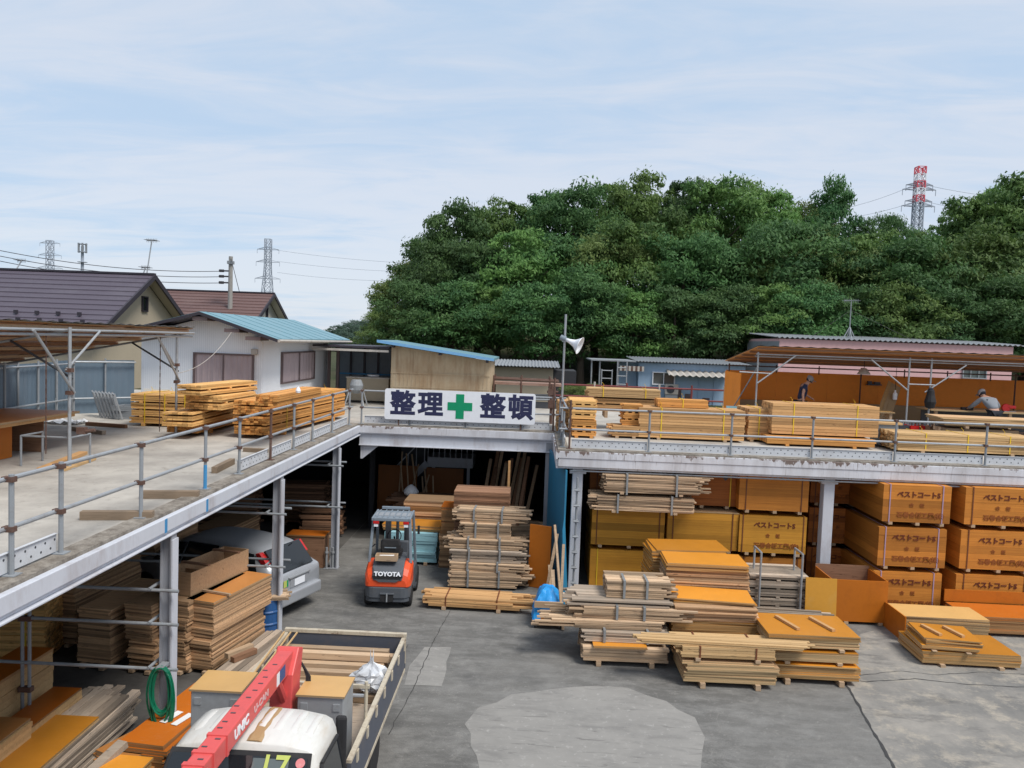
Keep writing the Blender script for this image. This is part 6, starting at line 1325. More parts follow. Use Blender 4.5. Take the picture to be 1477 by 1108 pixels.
# ------------------------------------------------------------------ white site house on the deck
wh = thing('white_site_house', 'white ribbed site house with a pale blue roof standing on the deck', 'house', (0, 0, 0))
HX0, HX1, HY0, HY1 = -11.95, -8.25, 23.0, 30.2
RXr, ZRr = -9.85, 6.5        # ridge x and height
ZE_ = 5.78; ZWe = 5.82
WTOP = lambda x: ZRr-.1-(abs(x-RXr))*((ZRr-ZE_)/(HX1+.55-RXr) if x > RXr else (ZRr-ZWe)/(RXr-HX0+.4))
def wallpoly(m, pts, d0, d1, ax): return m.prism(pts, d0, d1, ax)
f = MB().prism(((HX0, D+.01), (HX1, D+.01), (HX1, WTOP(HX1)), (RXr, WTOP(RXr)), (HX0, WTOP(HX0))), HY0, HY0+.1, 'y').build('gable_wall', MT['siding'], wh)
o = MB().box(0, 0, D+.01, HY1-HY0-.11, .1, WTOP(HX1)-.02).build('side_wall', MT['siding'], wh); o.location = (HX1, HY0+.105, 0); o.rotation_euler = (0, 0, PI/2)
o = MB().box(0, 0, D+.01, HY1-HY0-.11, .1, WTOP(HX0)-.02).build('side_wall', MT['siding'], wh); o.location = (HX0+.1, HY0+.105, 0); o.rotation_euler = (0, 0, PI/2)
MB().prism(((HX0, D+.01), (HX1, D+.01), (HX1, WTOP(HX1)), (RXr, WTOP(RXr)), (HX0, WTOP(HX0))), HY1, HY1+.1, 'y').build('gable_wall', MT['siding'], wh)
YO0, YO1 = HY0-.75, HY1+.9
rf = MB().prism(((RXr, ZRr), (HX1+.7, ZE_), (HX1+.7, ZE_+.03), (RXr, ZRr+.03)), YO0, YO1, 'y'); rf.build('roof', MT['roof_blue'], wh)
rb = MB()
for k in range(8): y = YO0+.4+k*1.05; rb.prism(((RXr, ZRr+.031), (HX1+.7, ZE_+.031), (HX1+.7, ZE_+.042), (RXr, ZRr+.042)), y, y+.03, 'y')
rb.build('roof_seam', MT['roof_blue'], wh)
MB().prism(((HX0-.4, ZWe), (RXr-.003, ZRr), (RXr-.003, ZRr+.03), (HX0-.4, ZWe+.03)), YO0, YO1, 'y').build('roof', MT['roof_blue'], wh)
for (xa, za, xb, zb) in ((RXr, ZRr, HX1+.72, ZE_), (HX0-.42, ZWe, RXr, ZRr)):
    MB().prism(((xa, za-.07), (xb, zb-.07), (xb, zb+.02), (xa, za+.02)), YO0-.03, YO0-.003, 'y').build('barge_board', MT['trim_dark'], wh)
    MB().prism(((xa, za-.06), (xb, zb-.06), (xb, zb-.01), (xa, za-.01)), YO0, YO1, 'y').build('soffit', MT['trim_dark'], wh)
for x in (HX0+.9, RXr, -8.9, HX1-.02): MB().box(x-.22, YO0+.02, WTOP(x)-.13, x+.22, HY0-.003, WTOP(x)-.02).build('purlin_end', MT['frame_brown'], wh)
MB().tube((HX1+.76, YO0, ZE_-.03), (HX1+.76, YO1, ZE_-.06), .045).build('gutter', MT['tank'], wh)
MB().tube((HX1+.05, HY1-.1, D+.02), (HX1+.05, HY1-.1, ZE_-.2), .035).build('downpipe', MT['galv'], wh)
def window(par, org, ax, w_, h_, glass='curtain', panes=2, frame='frame_brown', t=.05):
    # ax: unit vector along the wall; org = lower corner; outward normal = ax x z
    ax = Vector(ax); nn = ax.cross(Vector((0, 0, 1))); M_ = Matrix((ax, -nn, Vector((0, 0, 1)))).transposed().to_4x4(); M_.translation = Vector(org)
    fr_ = MB(); fr_.box(0, -.08, 0, t, .0, h_, M=M_).box(w_-t, -.08, 0, w_, .0, h_, M=M_).box(t, -.08, 0, w_-t, 0, t, M=M_).box(t, -.08, h_-t, w_-t, 0, h_, M=M_)
    for k in range(1, panes): fr_.box(w_*k/panes-t*.4, -.075, t, w_*k/panes+t*.4, -.06, h_-t, M=M_)
    wo = fr_.build('window', MT[frame], par)
    if glass == 'curtain':
        m = MB(); n_ = 90; rr_ = random.Random(int(w_*100)); ph = [rr_.uniform(0, 6) for _ in range(6)]; vs = []
        for i in range(n_+1):
            x = t+(w_-2*t)*i/n_; i *= .5; d0 = .018*math.sin(i*1.5+ph[0])+.014*math.sin(i*.63+ph[1])+.01*math.sin(i*2.9+ph[2])
            vs += [M_ @ Vector((x, -.035+d0*.5, t)), M_ @ Vector((x, -.035+d0*.6, h_-t))]
        m.add(vs, [(2*i, 2*i+2, 2*i+3, 2*i+1) for i in range(n_)]); m.build('curtain', MT['curtain'], wo, smooth=True, fixn=False)
    else: MB().box(t, -.015, t, w_-t, -.008, h_-t, M=M_).build('pane', MT[glass], wo)
    return wo
a, b = aty(280, 508, HY0), aty(367, 513, HY0); zb_ = aty(320, 572, HY0).z
window(wh, (a.x, HY0, 4.1), (1, 0, 0), b.x-a.x, a.z-4.1)
def atx(u, v, x):
    d = ray(u, v); t = x/d.x; return Vector((0, 0, EYE))+d*t
a, b = atx(405, 508, HX1), atx(452, 507, HX1); c = atx(405, 554, HX1)
window(wh, (HX1, a.y, c.z), (0, 1, 0), b.y-a.y, a.z-c.z, panes=2, frame='frame_brown')
q = aty(186, 529, HY0-.05); MB().box(q.x-.08, HY0-.1, q.z-.25, q.x+.12, HY0-.003, q.z+.1).build('meter_box', MT['tank'], wh, bevel=.02); MB().path([(q.x, HY0-.04, q.z-.25), (q.x, HY0-.04, q.z-1.0), (q.x+.05, HY0-.06, q.z-1.4), (q.x+.2, HY0-.1, q.z-1.6)], .02).build('cable', MT['wire'], wh)
MB().box(HX1-.3, HY0-.12, 5.3, HX1-.12, HY0-.003, 5.48).build('wall_lamp', MT['tank'], wh, bevel=.02)
t_ = thing('cable', 'thin slack cable from the white house eave to the farther shelter post', 'cable', (0, 0, 0)); a = Vector((-8.9, YO0, 5.95)); b = Vector((-8.45, 17.9, 4.95)); MB().path([a.lerp(b, k/14)-Vector((0, 0, .25*4*(k/14)*(1-k/14))) for k in range(15)], .008, 5).build('wire', MT['tank'], t_)
t_ = thing('white_board', 'white board leaning beside the strapped lumber stack by the white house', 'board', (px(200, 600, 21.5), 22.3, D+.004)); MB().box(-.3, -.02, 0, .5, .02, .75, M=Matrix.Rotation(-.1, 4, 'X')).build('board', MT['stucco_w'], t_)
# ------------------------------------------------------------------ open lean-to and beige shed
lt = thing('lean_to', 'dark open lean-to with a tin back wall between the white house and the beige shed', 'shed', (0, 0, 0)); xa, xb = HX1+.16, px(563, 530, 28.0); YL = 28.0
MB().box(xa, YL-.3, 5.55, xb-.02, 31.6, 5.62).build('roof', MT['trim_dark'], lt); MB().box(xa, YL-.34, 5.42, xb-.02, YL-.3, 5.5).build('eave_beam', MT['tank'], lt)
for k in range(5): MB().box(xa+.02+k*(xb-xa)/5, 31.3, D+.01, xa+(k+1)*(xb-xa)/5-.03, 31.34, 5.54).build('tin_panel', MT['guard_grey'], lt)
for k in range(6): MB().box(xa+k*(xb-xa)/5-.04, 31.22, D+.01, xa+k*(xb-xa)/5+.04, 31.29, 5.54).build('stud', MT['trim_dark'], lt)
for x in (xa+.1, xa+.45): MB().box(x-.05, 29.6, D+.01, x+.05, 29.7, 5.54).build('post', MT['frame_brown'], lt)
MB().box(xa, 31.2, 4.4, xb, 31.25, 4.46).build('rail', MT['bluepaint'], lt)
t_ = thing('sink_counter', 'pale tiled counter inside the open lean-to', 'counter', (px(528, 560, 29), 29.3, D+.004)); MB().box(-.75, -.3, .08, .85, .3, .92).build('cabinet', MT['stucco'], t_); MB().box(-.78, -.33, .921, .88, .33, .97).build('counter_top', MT['tank'], t_); MB().lathe(((.1, .975), (.22, 1.0), (.24, 1.06), (.2, 1.06)), 14, c=(.2, 0, 0)).build('basin', MT['signwhite'], t_)
t_ = thing('concrete_mixer', 'grey drum mixer on legs in front of the pale counter', 'mixer', (px(514, 560, 27.5), 27.5, D+.004)); MB().lathe(((.1, .45), (.22, .58), (.25, .75), (.17, .95), (.15, .95)), 18).build('drum', MT['galv_dull'], t_)
for sx, sy in ((-1, -1), (1, -1), (-1, 1), (1, 1)): MB().tube((sx*.35, sy*.3, 0), (sx*.2, sy*.15, .6), .025).build('leg', MT['galv'], t_)
bs = thing('beige_shed', 'rust-stained beige tin shed with a sloping pale blue roof behind the sign', 'shed', (0, 0, 0)); YS = 28.0
xl, xr_ = px(564, 530, YS), px(707, 530, YS); zl, zr = aty(566, 498, YS).z, aty(707, 521, YS).z
MB().prism(((xl, D+.01), (xr_, D+.01), (xr_, zr), (xl, zl)), YS, YS+.06, 'y').build('front_wall', MT['beige'], bs)
MB().box(xr_-.06, YS+.065, D+.01, xr_, YS+3.2, zr-.02).build('side_wall', MT['beige'], bs); MB().box(xl, YS+.065, D+.01, xl+.06, YS+3.2, zl-.02).build('side_wall', MT['beige'], bs)
m = MB()
for k in range(25):
    x = xl+.07+(xr_-xl-.14)*k/24; zt = zl+(zr-zl)*(x-xl)/(xr_-xl)
    m.box(x-.018, YS-.018, D+.02, x+.018, YS-.001, D+1.22)
    if k % 4 == 1: m.box(x-.012, YS-.014, D+1.26, x+.012, YS-.001, zt-.1)
m.box(xl, YS-.03, D+1.22, xr_, YS-.001, D+1.26); m.box(xl, YS-.022, D+.72, xr_, YS-.0185, D+.75); m.build('ribs', MT['beige'], bs)
ov = .45; sl2 = (zr-zl)/(xr_-xl)
MB().prism(((xl-ov, zl-sl2*ov+.04), (xr_+.15, zr+sl2*.15+.04), (xr_+.15, zr+sl2*.15+.12), (xl-ov, zl-sl2*ov+.12)), YS-.45, YS+3.6, 'y').build('roof', MT['roof_blue'], bs)
MB().prism(((xl-ov, zl-sl2*ov+.03), (xr_+.16, zr+sl2*.16+.03), (xr_+.16, zr+sl2*.16+.13), (xl-ov, zl-sl2*ov+.13)), YS-.475, YS-.452, 'y').build('fascia', MT['edge_blue'], bs)
for x in (xl+.1, (xl+xr_)/2, xr_-.1): MB().box(x-.04, YS-.4, zl+sl2*(x-xl)-.07, x+.04, YS-.005, zl+sl2*(x-xl)+.03).build('rafter_end', MT['trim_dark'], bs)
# ------------------------------------------------------------------ sheds beyond the deck
def corr(x0, x1, y0, y1, z0, z1, mat, par, per=.13, amp=.03, name='roof'):
    m = MB(); n_ = int((x1-x0)/per*4)
    vs = []
    for k in range(n_+1): x = x0+(x1-x0)*k/n_; h = amp*math.sin(2*PI*k/4); vs += [(x, y0, z0+h), (x, y1, z1+h), (x, y0, z0+h+.02), (x, y1, z1+h+.02)]
    fs = []
    for k in range(n_): a = 4*k; fs += [(a, a+1, a+5, a+4), (a+2, a+6, a+7, a+3), (a, a+4, a+6, a+2), (a+1, a+3, a+7, a+5)]
    m.add(vs, fs); return m.build(name, mat, par)
gs = thing('grey_shed', 'low grey tin shed under the trees right of the beige shed', 'shed', (0, 0, 0)); x0, x1 = px(690, 535, 36), px(798, 535, 36); z_ = aty(750, 530, 36).z
MB().box(x0, 36, 3.0, x1, 39, z_).build('wall', MT['stucco'], gs); MB().box(x1+.01, 36.3, 3.0, x1+1.1, 39, z_-.1).build('side_bay', MT['dark'], gs); corr(x0-.4, x1+.3, 35.5, 39.4, z_+.06, z_+.25, MT['galv_dull'], gs, .16, .025)
b_ = thing('blue_shed', 'pale blue shed with a small window and awning before the trees', 'shed', (0, 0, 0)); YB = 38
x0, x1 = px(921, 540, YB), px(1075, 540, YB); zt0 = aty(925, 523, YB).z
MB().box(x0, YB, 2.9, x1, YB+3.5, zt0).build('wall', MT['bluewall'], b_); corr(x0-.2, x1+.2, YB-.4, YB+3.8, zt0+.06, zt0+.2, MT['galv'], b_, .16, .03)
a, c = aty(941, 536, YB), aty(973, 556, YB); window(b_, (a.x, YB, c.z), (1, 0, 0), c.x-a.x, a.z-c.z, 'glass_grey', 2, 'signwhite', .05)
corr(px(963, 540, YB-.5), px(1055, 540, YB-.5), YB-.9, YB-.01, aty(1000, 543, YB-.9).z, aty(1000, 540, YB-.9).z+.12, MT['tank'], b_, .3, .04, 'awning')
for u in (1008, 1030): x = px(u, 560, YB); MB().box(x-.03, YB-.04, 2.9, x+.03, YB-.003, 4.9).build('batten', MT['bluewall'], b_)
for (u0, v0, u1, v1) in ((988, 568, 997, 582), (1013, 574, 1023, 583), (974, 560, 982, 582)): a, c = aty(u0, v0, YB), aty(u1, v1, YB); MB().box(a.x, YB-.02, c.z, c.x, YB-.003, a.z).build('hatch', MT['frame_brown'], b_)
t_ = thing('air_conditioner', 'white outdoor unit on the blue shed wall below the window', 'air conditioner', aty(968, 569, YB-.35)); MB().box(-.32, -.13, 0, .32, .13, .5).build('case', MT['tank'], t_, bevel=.02); MB().lathe(((.19, 0), (.19, .02), (.02, .025)), 18, c=(-.06, -.131, .25), M=Matrix.Rotation(PI/2, 4, 'X')).build('fan_grille', MT['darksteel'], t_); MB().box(-.3, -.1, -.4, .3, .1, -.003).build('stand', MT['galv_dull'], t_)
an = thing('open_annex', 'open pipe-framed annex with a striped awning left of the blue shed', 'annex', (0, 0, 0)); xa = px(852, 530, YB-.5)
MB().box(xa, YB-.6, zt0+.02, x0-.22, YB+3, zt0+.08).build('roof', MT['galv_dull'], an)
for x in (xa+.05, xa+.45, px(892, 540, YB-.5)): MB().tube((x, YB-.4, 2.9), (x, YB-.4, zt0+.02), .04).build('post', MT['galv'], an)
MB().box(px(893, 540, YB), YB+.6, 2.9, x0-.01, YB+.7, zt0).build('back_wall', MT['bluewall'], an)
xs0, xs1 = px(894, 530, YB-.5), px(929, 530, YB-.5)
for k in range(11): MB().box(xs0+(xs1-xs0)*k/11, YB-.55, zt0-.42, xs0+(xs1-xs0)*(k+1)/11-.003, YB-.52, zt0-.18).build('awning_stripe', MT['rust'] if k % 2 else MT['tank'], an)
t_ = thing('white_ladder_stand', 'white step frame standing in the open annex', 'ladder', (px(866, 580, YB-.8), YB-.8, hgt(2, 38)+.0)); m = MB()
for x in (0, .5, .75, 1.2): m.tube((x, 0, 0), (x, 0, 1.6 if x < .6 else 2.0), .03)
for k in range(4): m.tube((0, 0, .4+k*.38), (.5, 0, .4+k*.38), .025).tube((.75, 0, .5+k*.4), (1.2, 0, .5+k*.4), .025)
m.build('frame', MT['galv'], t_)
pk = thing('pink_building', 'long pink building with a corrugated grey roof edge below the trees', 'building', (0, 0, 0)); YP = 40
x0, x1 = px(1124, 500, YP), px(1462, 500, YP); zt = aty(1121, 486.5, YP).z
MB().box(x0, YP, 3.0, x1, YP+6, zt-.06).build('wall', MT['pinkwall'], pk); corr(x0-.25, x1+.45, YP-.16, YP+6.4, zt, zt+.3, MT['galv'], pk, .26, .04); MB().box(x0-.02, YP+.01, 3.0, x0-.001, YP+5.9, zt-.2).build('end_wall', MT['galv_dull'], pk)
a, c = aty(1388, 533, YP), aty(1422, 547, YP); window(pk, (a.x, YP, c.z), (1, 0, 0), c.x-a.x, a.z-c.z+.3, 'glass_grey', 3, 'galv', .05)
def antenna(label, top, base, size, par_cat='antenna', guys=()):
    t_ = thing('tv_antenna', label, par_cat, base); T = Vector(top)-Vector(base)
    MB().tube((0, 0, 0), T, .03).build('mast', MT['galv_dull'], t_)
    m = MB(); m.tube(T+Vector((-size, 0, -.02)), T+Vector((size, 0, .02)), .015)
    for k in range(7): x = -size+2*size*k/6; m.tube(T+Vector((x, -.3, .01)), T+Vector((x, .3, .01)), .012).tube(T+Vector((x, 0, -.1)), T+Vector((x, 0, .1)), .01)
    m.build('aerial', MT['galv_dull'], t_)
    for g_ in guys: MB().path([T*.75, Vector(g_)-Vector(base)], .008, 4).build('guy_wire', MT['wire'], t_)
    return t_
tp_ = aty(1228, 434, YP+1.2); bs_ = (tp_.x, YP+1.2, zt+.1)
t_ = antenna('thin television antenna with guy wires on the pink building roof', tp_, bs_, .35, guys=[(tp_.x-2.2, YP+.5, zt+.1), (tp_.x+3.0, YP+.5, zt+.1), (tp_.x+1.4, YP+3, zt+.2)])
m = MB()
for s in (-1, 1): m.tube((s*.3, 0, 0), (0, 0, .6), .025).tube((0, s*.3, 0), (0, 0, .6), .025)
m.build('base_frame', MT['galv'], t_)
# ------------------------------------------------------------------ houses at the left
def gable_house(name, label, xr0, xr1, yr, zr, half, ze, mats, base=2.4, courses=12, win=None):
    h = thing(name, label, 'house', (0, 0, 0)); roofm, wall = mats
    MB().prism(((yr-half+.5, base), (yr+half-.5, base), (yr+half-.5, ze+(.5/half)*(zr-ze)-.1), (yr, zr-.12), (yr-half+.5, ze+(.5/half)*(zr-ze)-.1)), xr0+.4, xr1-.55, 'x').build('wall', MT[wall], h)
    for s in (-1, 1):
        m = MB()
        for k in range(courses):
            t0, t1 = k/courses, (k+1)/courses
            y0, z0 = yr+s*half*t0, zr-(zr-ze)*t0; y1, z1 = yr+s*half*t1, zr-(zr-ze)*t1
            m.prism(((y0, z0-.02), (y1, z1-.02), (y1, z1+.055), (y0, z0+.012)), xr0, xr1, 'x')
        rf = m.build('roof', MT[roofm], h)
        if s < 0 and courses > 10:
            for k in range(24):
                for row in (.78, .9):
                    x = xr0+1+(xr1-xr0-1.5)*(k+(.5 if row > .8 else 0))/24; y, z = yr-half*row, zr-(zr-ze)*row; MB().box(x-.07, y-.1, z+.05, x+.07, y+.02, z+.2).build('snow_guard', MT['trim_dark'], rf)
        MB().prism(((yr, zr-.2), (yr+s*half, ze-.18), (yr+s*half, ze+.07), (yr, zr+.05)), xr1+.003, xr1+.09, 'x').build('barge_board', MT['trim_dark'], h)
        MB().prism(((yr, zr-.12), (yr+s*half, ze-.12), (yr+s*half, ze-.03), (yr, zr-.03)), xr1-.5, xr1-.003, 'x').build('soffit', MT[wall], h)
        MB().box(xr0, yr+s*half-.06, ze-.18, xr1, yr+s*half+.06, ze-.02).build('gutter', MT['trim_dark'], h)
    MB().box(xr0, yr-.12, zr, xr1+.05, yr+.12, zr+.09).build('ridge_cap', MT['trim_dark'], h)
    if win:
        y, z, w_, hh = win; window(h, (xr1-.55, y, z), (0, 1, 0), w_, hh, 'glass_dark', 1, 'trim_dark', .06)
    return h
Yh = 36.5; ap = aty(222, 397, Yh); 
gable_house('brown_house', 'house with a large plum-coloured tiled roof and beige gable at the left', ap.x-24, ap.x, Yh, ap.z, 4.6, 5.75, ('roof_plum', 'stucco'), win=(Yh-.1, 6.75, .55, .75))
Yh2 = 52; ap = aty(395, 424, Yh2)
gable_house('brown_roofed_house', 'farther house with a brown roof and white gable behind the white site house', ap.x-16, ap.x, Yh2, ap.z, 3.6, ap.z-2.1, ('roof_brown', 'stucco_w'), courses=10, win=(Yh2+.0, ap.z-1.6, .35, .7))
tp_ = aty(219, 347, 38); antenna('tall television antenna on the plum-roofed house', tp_, (tp_.x, 37.2, 7.4), .25)
tp_ = aty(210, 386, 37); antenna('short aerial on the ridge of the plum-roofed house', tp_, (tp_.x, 36.6, 8.3), .2)
tp_ = aty(31, 376, 37.5); antenna('small aerial behind the left end of the plum roof', tp_, (tp_.x, 36.8, 8.2), .2)
# utility pole and wires
q = aty(333, 370, 50); up_ = thing('utility_pole', 'concrete utility pole behind the brown-roofed house', 'utility pole', (q.x, 50, 2.0)); Hp = q.z-2.0
MB().tube((0, 0, 0), (0, 0, Hp), .2, 10, .13).build('pole', MT['concrete'], up_)
for v in (391, 399, 408): z = aty(330, v, 50).z-2; MB().tube((-.6, 0, z), (.1, 0, z), .05).tube((-.75, 0, z), (-.45, 0, z), .09).build('insulator', MT['wire'], up_)
MB().box(-.17, -.2, Hp-.5, .17, .2, Hp-.3).build('band', MT['galv_dull'], up_)
for k, (v0, v1) in enumerate(((356, 391), (364, 399), (371, 408))):
    a, b = aty(-40, v0-3, 44), aty(329, v1, 50); t_ = thing('power_line', 'overhead cable at the left, %s of the three running to the utility pole' % ('top', 'middle', 'bottom')[k], 'cable', (0, 0, 0)); MB().path([a.lerp(b, i/20)-Vector((0, 0, .5*4*(i/20)*(1-i/20))) for i in range(21)], .021, 5).build('wire', MT['wire'], t_)
a, b = aty(333, 372, 50), aty(345, 420, 46); t_ = thing('guy_wire', 'slanting guy wire of the utility pole', 'cable', (0, 0, 0)); MB().path([a, b], .02, 4).build('wire', MT['wire'], t_)
# lattice pylons
def pylon(label, u, vtop, y, arms, wtop, wbot, mats, zb=0, seg=9, th=.25, vbot=None):
    q = aty(u, vtop, y); H_ = q.z-zb; t_ = thing('lattice_pylon', label, 'pylon', (q.x, y, zb)); L_ = lambda z: wbot+(wtop-wbot)*min(1, z/(H_*.72)) if z < H_*.72 else wtop
    for k in range(seg):
        z0, z1 = H_*k/seg, H_*(k+1)/seg; a, b = L_(z0)/2, L_(z1)/2; m = MB(); c0 = [(-a, -a), (a, -a), (a, a), (-a, a)]; c1 = [(-b, -b), (b, -b), (b, b), (-b, b)]
        for i in range(4):
            j_ = (i+1) % 4; m.bar((*c0[i], z0), (*c1[i], z1), th, th, up=(0, 1, 0)); m.bar((*c0[i], z0), (*c1[j_], z1), th*.6, th*.6, up=(0, 1, 0)); m.bar((*c0[j_], z0), (*c1[i], z1), th*.6, th*.6, up=(0, 1, 0)); m.bar((*c1[i], z1), (*c1[j_], z1), th*.6, th*.6)
        m.build('tower_section', mats[k % len(mats)] if k >= seg*.4 else mats[-1], t_)
    for (fz, ln) in arms:
        z = H_*fz; m = MB()
        for s in (-1, 1):
            for yy in (-wtop/2, wtop/2): m.bar((0, yy, z), (s*ln, 0, z), th*.6, th*.6); m.bar((0, yy, z+ln*.25), (s*ln, 0, z), th*.6, th*.6)
            m.bar((s*ln, 0, z), (s*ln, 0, z-2.2), th*.5, th*.5)
        m.build('cross_arm', MT['pylon'], t_)
    return t_
P1 = [MT['pylon']]
pylon('distant grey lattice pylon between the utility pole and the wood', 387, 345, 420, [(.9, 6), (.78, 6.5), (.62, 7)], 3, 9, P1, seg=12, th=.32)
pylon('distant grey lattice pylon above the left end of the plum roof', 72, 347, 520, [(.97, 7), (.84, 8), (.7, 9)], 3.5, 9, P1, seg=12, th=.3)
PR = [MT['pylon_red'], MT['pylon_white'], MT['pylon_red']]
pt = pylon('red and white lattice pylon rising behind the wooded hill', 1328, 241, 300, [(.912, 5.0), (.89, 6.2), (.834, 5.0), (.81, 6.2)], 2.9, 6, [MT['pylon_red'], MT['pylon_white'], MT['pylon_red'], MT['pylon_red'], MT['pylon']], seg=29, th=.36)
secs_ = sorted([c for c in kids(pt) if c.name.startswith('tower_section')], key=lambda o: min(v.co.z for v in o.data.vertices))
for i, c in enumerate(secs_): c.data.materials[0] = MT['pylon'] if i < len(secs_)-5 else (MT['pylon_red'], MT['pylon_white'])[(len(secs_)-1-i) % 2]
q = aty(119, 351, 260); mp_ = thing('phone_mast', 'slim mobile phone mast behind the plum roof', 'mast', (q.x, 260, 2)); Hm = q.z-2
MB().tube((0, 0, 0), (0, 0, Hm-1), .7, 8, .45).build('pole', MT['pylon'], mp_)
for k in range(6): a_ = k*PI/3; MB().box(1.3*math.cos(a_)-.25, 1.3*math.sin(a_)-.2, Hm-3.2, 1.3*math.cos(a_)+.25, 1.3*math.sin(a_)+.2, Hm).build('antenna_panel', MT['galv_dull'], mp_)
for z in (Hm-3, Hm-.4, Hm-6.5): MB().lathe(((1.4, z), (1.5, z), (1.5, z+.2), (1.4, z+.2)), 12).build('ring', MT['pylon'], mp_)
for i, (ua, va, ub, vb) in enumerate(((400, 361, 640, 381), (400, 377, 640, 393), (400, 393, 600, 405), (1175, 308, 1316, 268), (1175, 318, 1316, 292), (1340, 268, 1560, 292), (1340, 292, 1560, 318))):
    y = 420 if i < 3 else 300; a, b = aty(ua, va, y), aty(ub, vb, y); t_ = thing('transmission_line', 'faint distant power line, %s' % ('highest one right of the grey pylon', 'middle one right of the grey pylon', 'lowest one right of the grey pylon', 'upper one left of the red and white pylon', 'lower one left of the red and white pylon', 'upper one right of the red and white pylon', 'lower one right of the red and white pylon')[i], 'cable', (0, 0, 0)); MB().path([a.lerp(b, k/12)-Vector((0, 0, 1.5*4*(k/12)*(1-k/12))) for k in range(13)], .075, 4).build('wire', MT['pylon'], t_)
# ------------------------------------------------------------------ trees
def tree_meshes(seed, kind):
    r = random.Random(seed); leaf = MB(); H_ = 10.0; cr = r.uniform(2.9, 3.5); ch_ = 7.2; cz_ = H_-ch_/2
    clumps = []
    for k in range(62):
        for _ in range(20):
            d = Vector((r.gauss(0, 1), r.gauss(0, 1), r.gauss(0, 1))).normalized(); q = r.uniform(.55, 1.12)
            sx = cr*(1 if d.z < 0 else 1-.25*d.z); p_ = Vector((d.x*sx*q, d.y*sx*q, cz_+d.z*ch_/2*q))
            if p_.z > 3.0: break
        p_ += Vector((r.uniform(-.4, .4), r.uniform(-.4, .4), r.uniform(-.4, .4)))
        clumps.append((p_, r.uniform(.6, 1.4), r.uniform(-.9, .9)))
    for k in range(16): a = r.uniform(0, 6.28); q = r.uniform(.2, 1.9); clumps.append((Vector((math.cos(a)*q, math.sin(a)*q, H_-.15-q*q*.32+r.uniform(-.1, .3))), r.uniform(.28, .5), r.uniform(-.5, 1)))
    for (c, rad, tone) in clumps:
        n_ = int(170*rad*rad+35)
        for k in range(n_):
            d = Vector((r.gauss(0, 1), r.gauss(0, 1), r.gauss(0, .55))); d = d.normalized()*rad*r.uniform(.45, 1.08); d.z *= .78
            if d.z < 0 and r.random() < .35: d.z *= -1
            p_ = c+d; nrm = (Vector((d.x, d.y, abs(d.z)*1.2+.2*rad)).normalized()+Vector((r.uniform(-.9, .9), r.uniform(-.9, .9), r.uniform(-.6, .6)))).normalized()
            u_ = nrm.cross(Vector((r.uniform(-1, 1), r.uniform(-1, 1), r.uniform(-.4, .4)))).normalized(); w_ = nrm.cross(u_); s_ = r.uniform(.065, .14)*(1.0 if kind != 2 else .8); l_ = s_*r.uniform(1.1, 1.7)
            leaf.poly((p_-u_*l_, p_-w_*s_*.6-nrm*s_*.2, p_+u_*l_, p_+w_*s_*.6-nrm*s_*.2), max(-1, min(1, tone+r.uniform(-.5, .5))))
    tr = MB(); tr.path([(0, 0, 0), (.05, .03, 1.5), (-.05, .1, 3.2), (.05, 0, 5.2), (0, .05, 7.5)], .2, 7)
    for i, p_ in enumerate(tr.v): k = .32-.033*p_[2]; c = (0, 0); tr.v[i] = (p_[0]*k/.2, p_[1]*k/.2, p_[2])
    for k in range(9):
        a = k*2.4; z = 2.2+k*.45; e = Vector((math.cos(a)*cr*.72, math.sin(a)*cr*.72, z+1.4)); tr.tube((0, 0, z), e*.5+Vector((0, 0, z*.5)), .09, 6, .06).tube(e*.5+Vector((0, 0, z*.5)), e, .06, 5, .02)
    a = leaf.build('crown', MT[('leaf_deep', 'leaf_mid', 'leaf_light', 'leaf_far')[kind]], fixn=False); b = tr.build('trunk', MT['bark'], smooth=True)
    ma, mb = a.data, b.data; bpy.data.objects.remove(a); bpy.data.objects.remove(b); return ma, mb
TM = {k: [tree_meshes(100*k+i, k) for i in range(n)] for k, n in ((0, 3), (1, 3), (2, 2))}
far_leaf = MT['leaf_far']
rt_ = random.Random(21)
def plant(label, u, vtop, y, kind, wide=1.0, group='trees of the wooded hill', far=False, zb=None):
    q = aty(u, vtop, y); g_ = hgt(q.x, y)-.1 if zb is None else zb; H_ = (q.z-g_)/1.03; s_ = H_/10
    t_ = thing('broadleaf_tree', label, 'tree', (q.x, y, g_), rt_.uniform(0, 6.28), group)
    ma, mb = rt_.choice(TM[kind])
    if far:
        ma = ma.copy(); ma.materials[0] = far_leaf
    for nm, me in (('crown', ma), ('trunk', mb)):
        o = bpy.data.objects.new(nm, me); COL.objects.link(o); o.parent = t_
    t_.scale = (s_*wide, s_*wide, s_); return t_
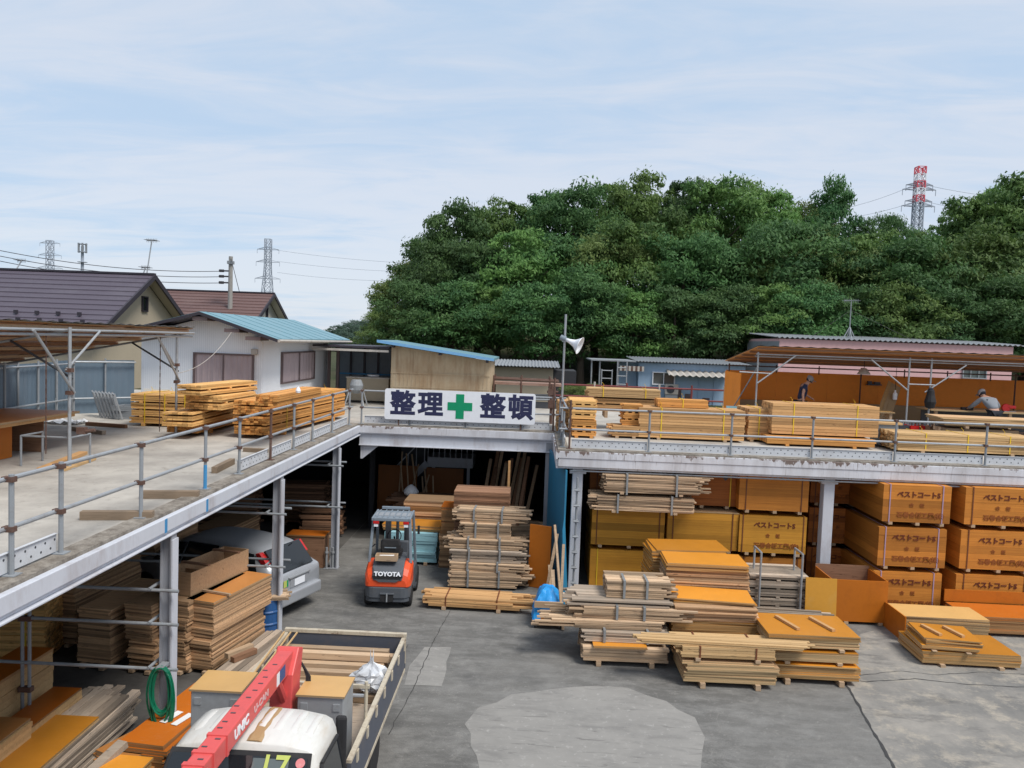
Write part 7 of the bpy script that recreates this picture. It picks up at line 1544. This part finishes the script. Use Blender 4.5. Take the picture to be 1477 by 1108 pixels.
SKY_ = [(562, 405, 55, 2, .75, 'slender light green tree at the far left foot of the wooded hill'), (590, 378, 57, 2, .8, 'loose light green tree second from the left edge of the wooded hill'), (622, 345, 58, 1, .8, 'tree third from the left edge of the wooded hill, half as tall as the summit'),
  (660, 296, 59, 0, .85, 'dark tree with a knobbly top at the left shoulder of the wooded hill'), (690, 303, 63, 0, .85, 'dark tree just right of the knobbly left shoulder of the wood'), (735, 288, 62, 1, .9, 'green tree on the skyline above the beige shed'), (785, 280, 64, 0, .9, 'dark tree on the skyline left of the loudspeaker pole'),
  (830, 270, 62, 0, .95, 'deep green tree on the skyline straight above the loudspeaker pole'), (880, 262, 66, 1, .95, 'tree on the skyline right of the loudspeaker pole'), (935, 252, 63, 1, 1.0, 'tallest tree at the summit of the wooded hill'), (990, 262, 66, 0, .95, 'tree just right of the summit of the wooded hill'),
  (1035, 262, 62, 1, 1.0, 'broad tree two crowns right of the summit of the wood'), (1085, 264, 66, 2, .95, 'light green tree on the skyline above the right shelter\'s left end'), (1125, 278, 64, 1, .9, 'green tree on the skyline left of the reddish gap in the wood'), (1165, 292, 67, 2, .85, 'thin reddish-green tree left of the tufted tree on the skyline'),
  (1208, 266, 66, 0, .72, 'tufted dark tree rising alone left of the red and white pylon'), (1243, 318, 68, 0, .75, 'lower dark tree between the tufted tree and the pylon'), (1287, 310, 72, 0, .7, 'dark small-crowned tree directly left of the pylon'), (1330, 332, 70, 1, .8, 'tree hiding the foot of the red and white pylon'),
  (1375, 305, 62, 1, .9, 'tree directly right of the red and white pylon'), (1418, 284, 58, 1, .95, 'broad bright tree left of the right edge of the view'), (1462, 256, 60, 1, .95, 'tall tree at the right edge of the view'), (1515, 245, 57, 1, 1, 'tall tree cut by the right edge of the view')]
for u, v, y, k, wd, lab in SKY_: plant(lab, u, v, y, k, wd, None)
L2 = 'green broadleaf tree in the middle slope of the wooded hill, below the skyline'
L3 = 'dark green broadleaf tree in the lower front row of the wooded hill'
for i, u in enumerate(range(585, 1560, 56)):
    v = 395-60*max(0, min(1, (u-560)/160))+rt_.uniform(-18, 18)+(15 if 1180 < u < 1380 else 0); plant(L2, u+rt_.uniform(-14, 14), v, 52.5+rt_.uniform(-1.5, 1.5), (1, 0, 0, 1, 0, 2)[i % 6] if u > 640 else 2, 1.15, 'trees on the middle slope of the wooded hill')
for i, u in enumerate(range(600, 1540, 64)):
    plant(L3, u+rt_.uniform(-14, 14), 425-15*max(0, min(1, (u-560)/200))+rt_.uniform(-14, 14), 47.3+rt_.uniform(-1.0, 1.0), (0, 0, 1)[i % 3], 1.3, 'trees in the front row of the wooded hill')
for (u, v, y, lab) in ((553, 448, 50, 'small light tree at the lowest left tip of the wooded hill'), (585, 440, 48, 'bushy light tree at the left foot of the wood behind the beige shed')): plant(lab, u, v, y, 2, 1.3, None)
for i, (u, v) in enumerate(((485, 470), (502, 466), (520, 463), (538, 464))): plant('distant bluish tree beyond the eave of the white house, %s from the left' % ('first', 'second', 'third', 'fourth')[i], u, v, 180+8*i, 1, 1.6, None, True, 0.5)
q = onz(822, 575, D); 
for i, (u, v, y, w__) in enumerate(((826, 583, 33, .5), (850, 586, 34, .5))):
    q = aty(u, v, y); t_ = thing('green_bush', 'low green bush behind the rear deck railing, %s' % ('nearer the loudspeaker pole', 'nearer the open annex')[i], 'bush', (q.x, y, 3.2)); o = bpy.data.objects.new('foliage', TM[2][0][0]); COL.objects.link(o); o.parent = t_; o.scale = (.22, .22, .12); o.location = (0, 0, -.2)
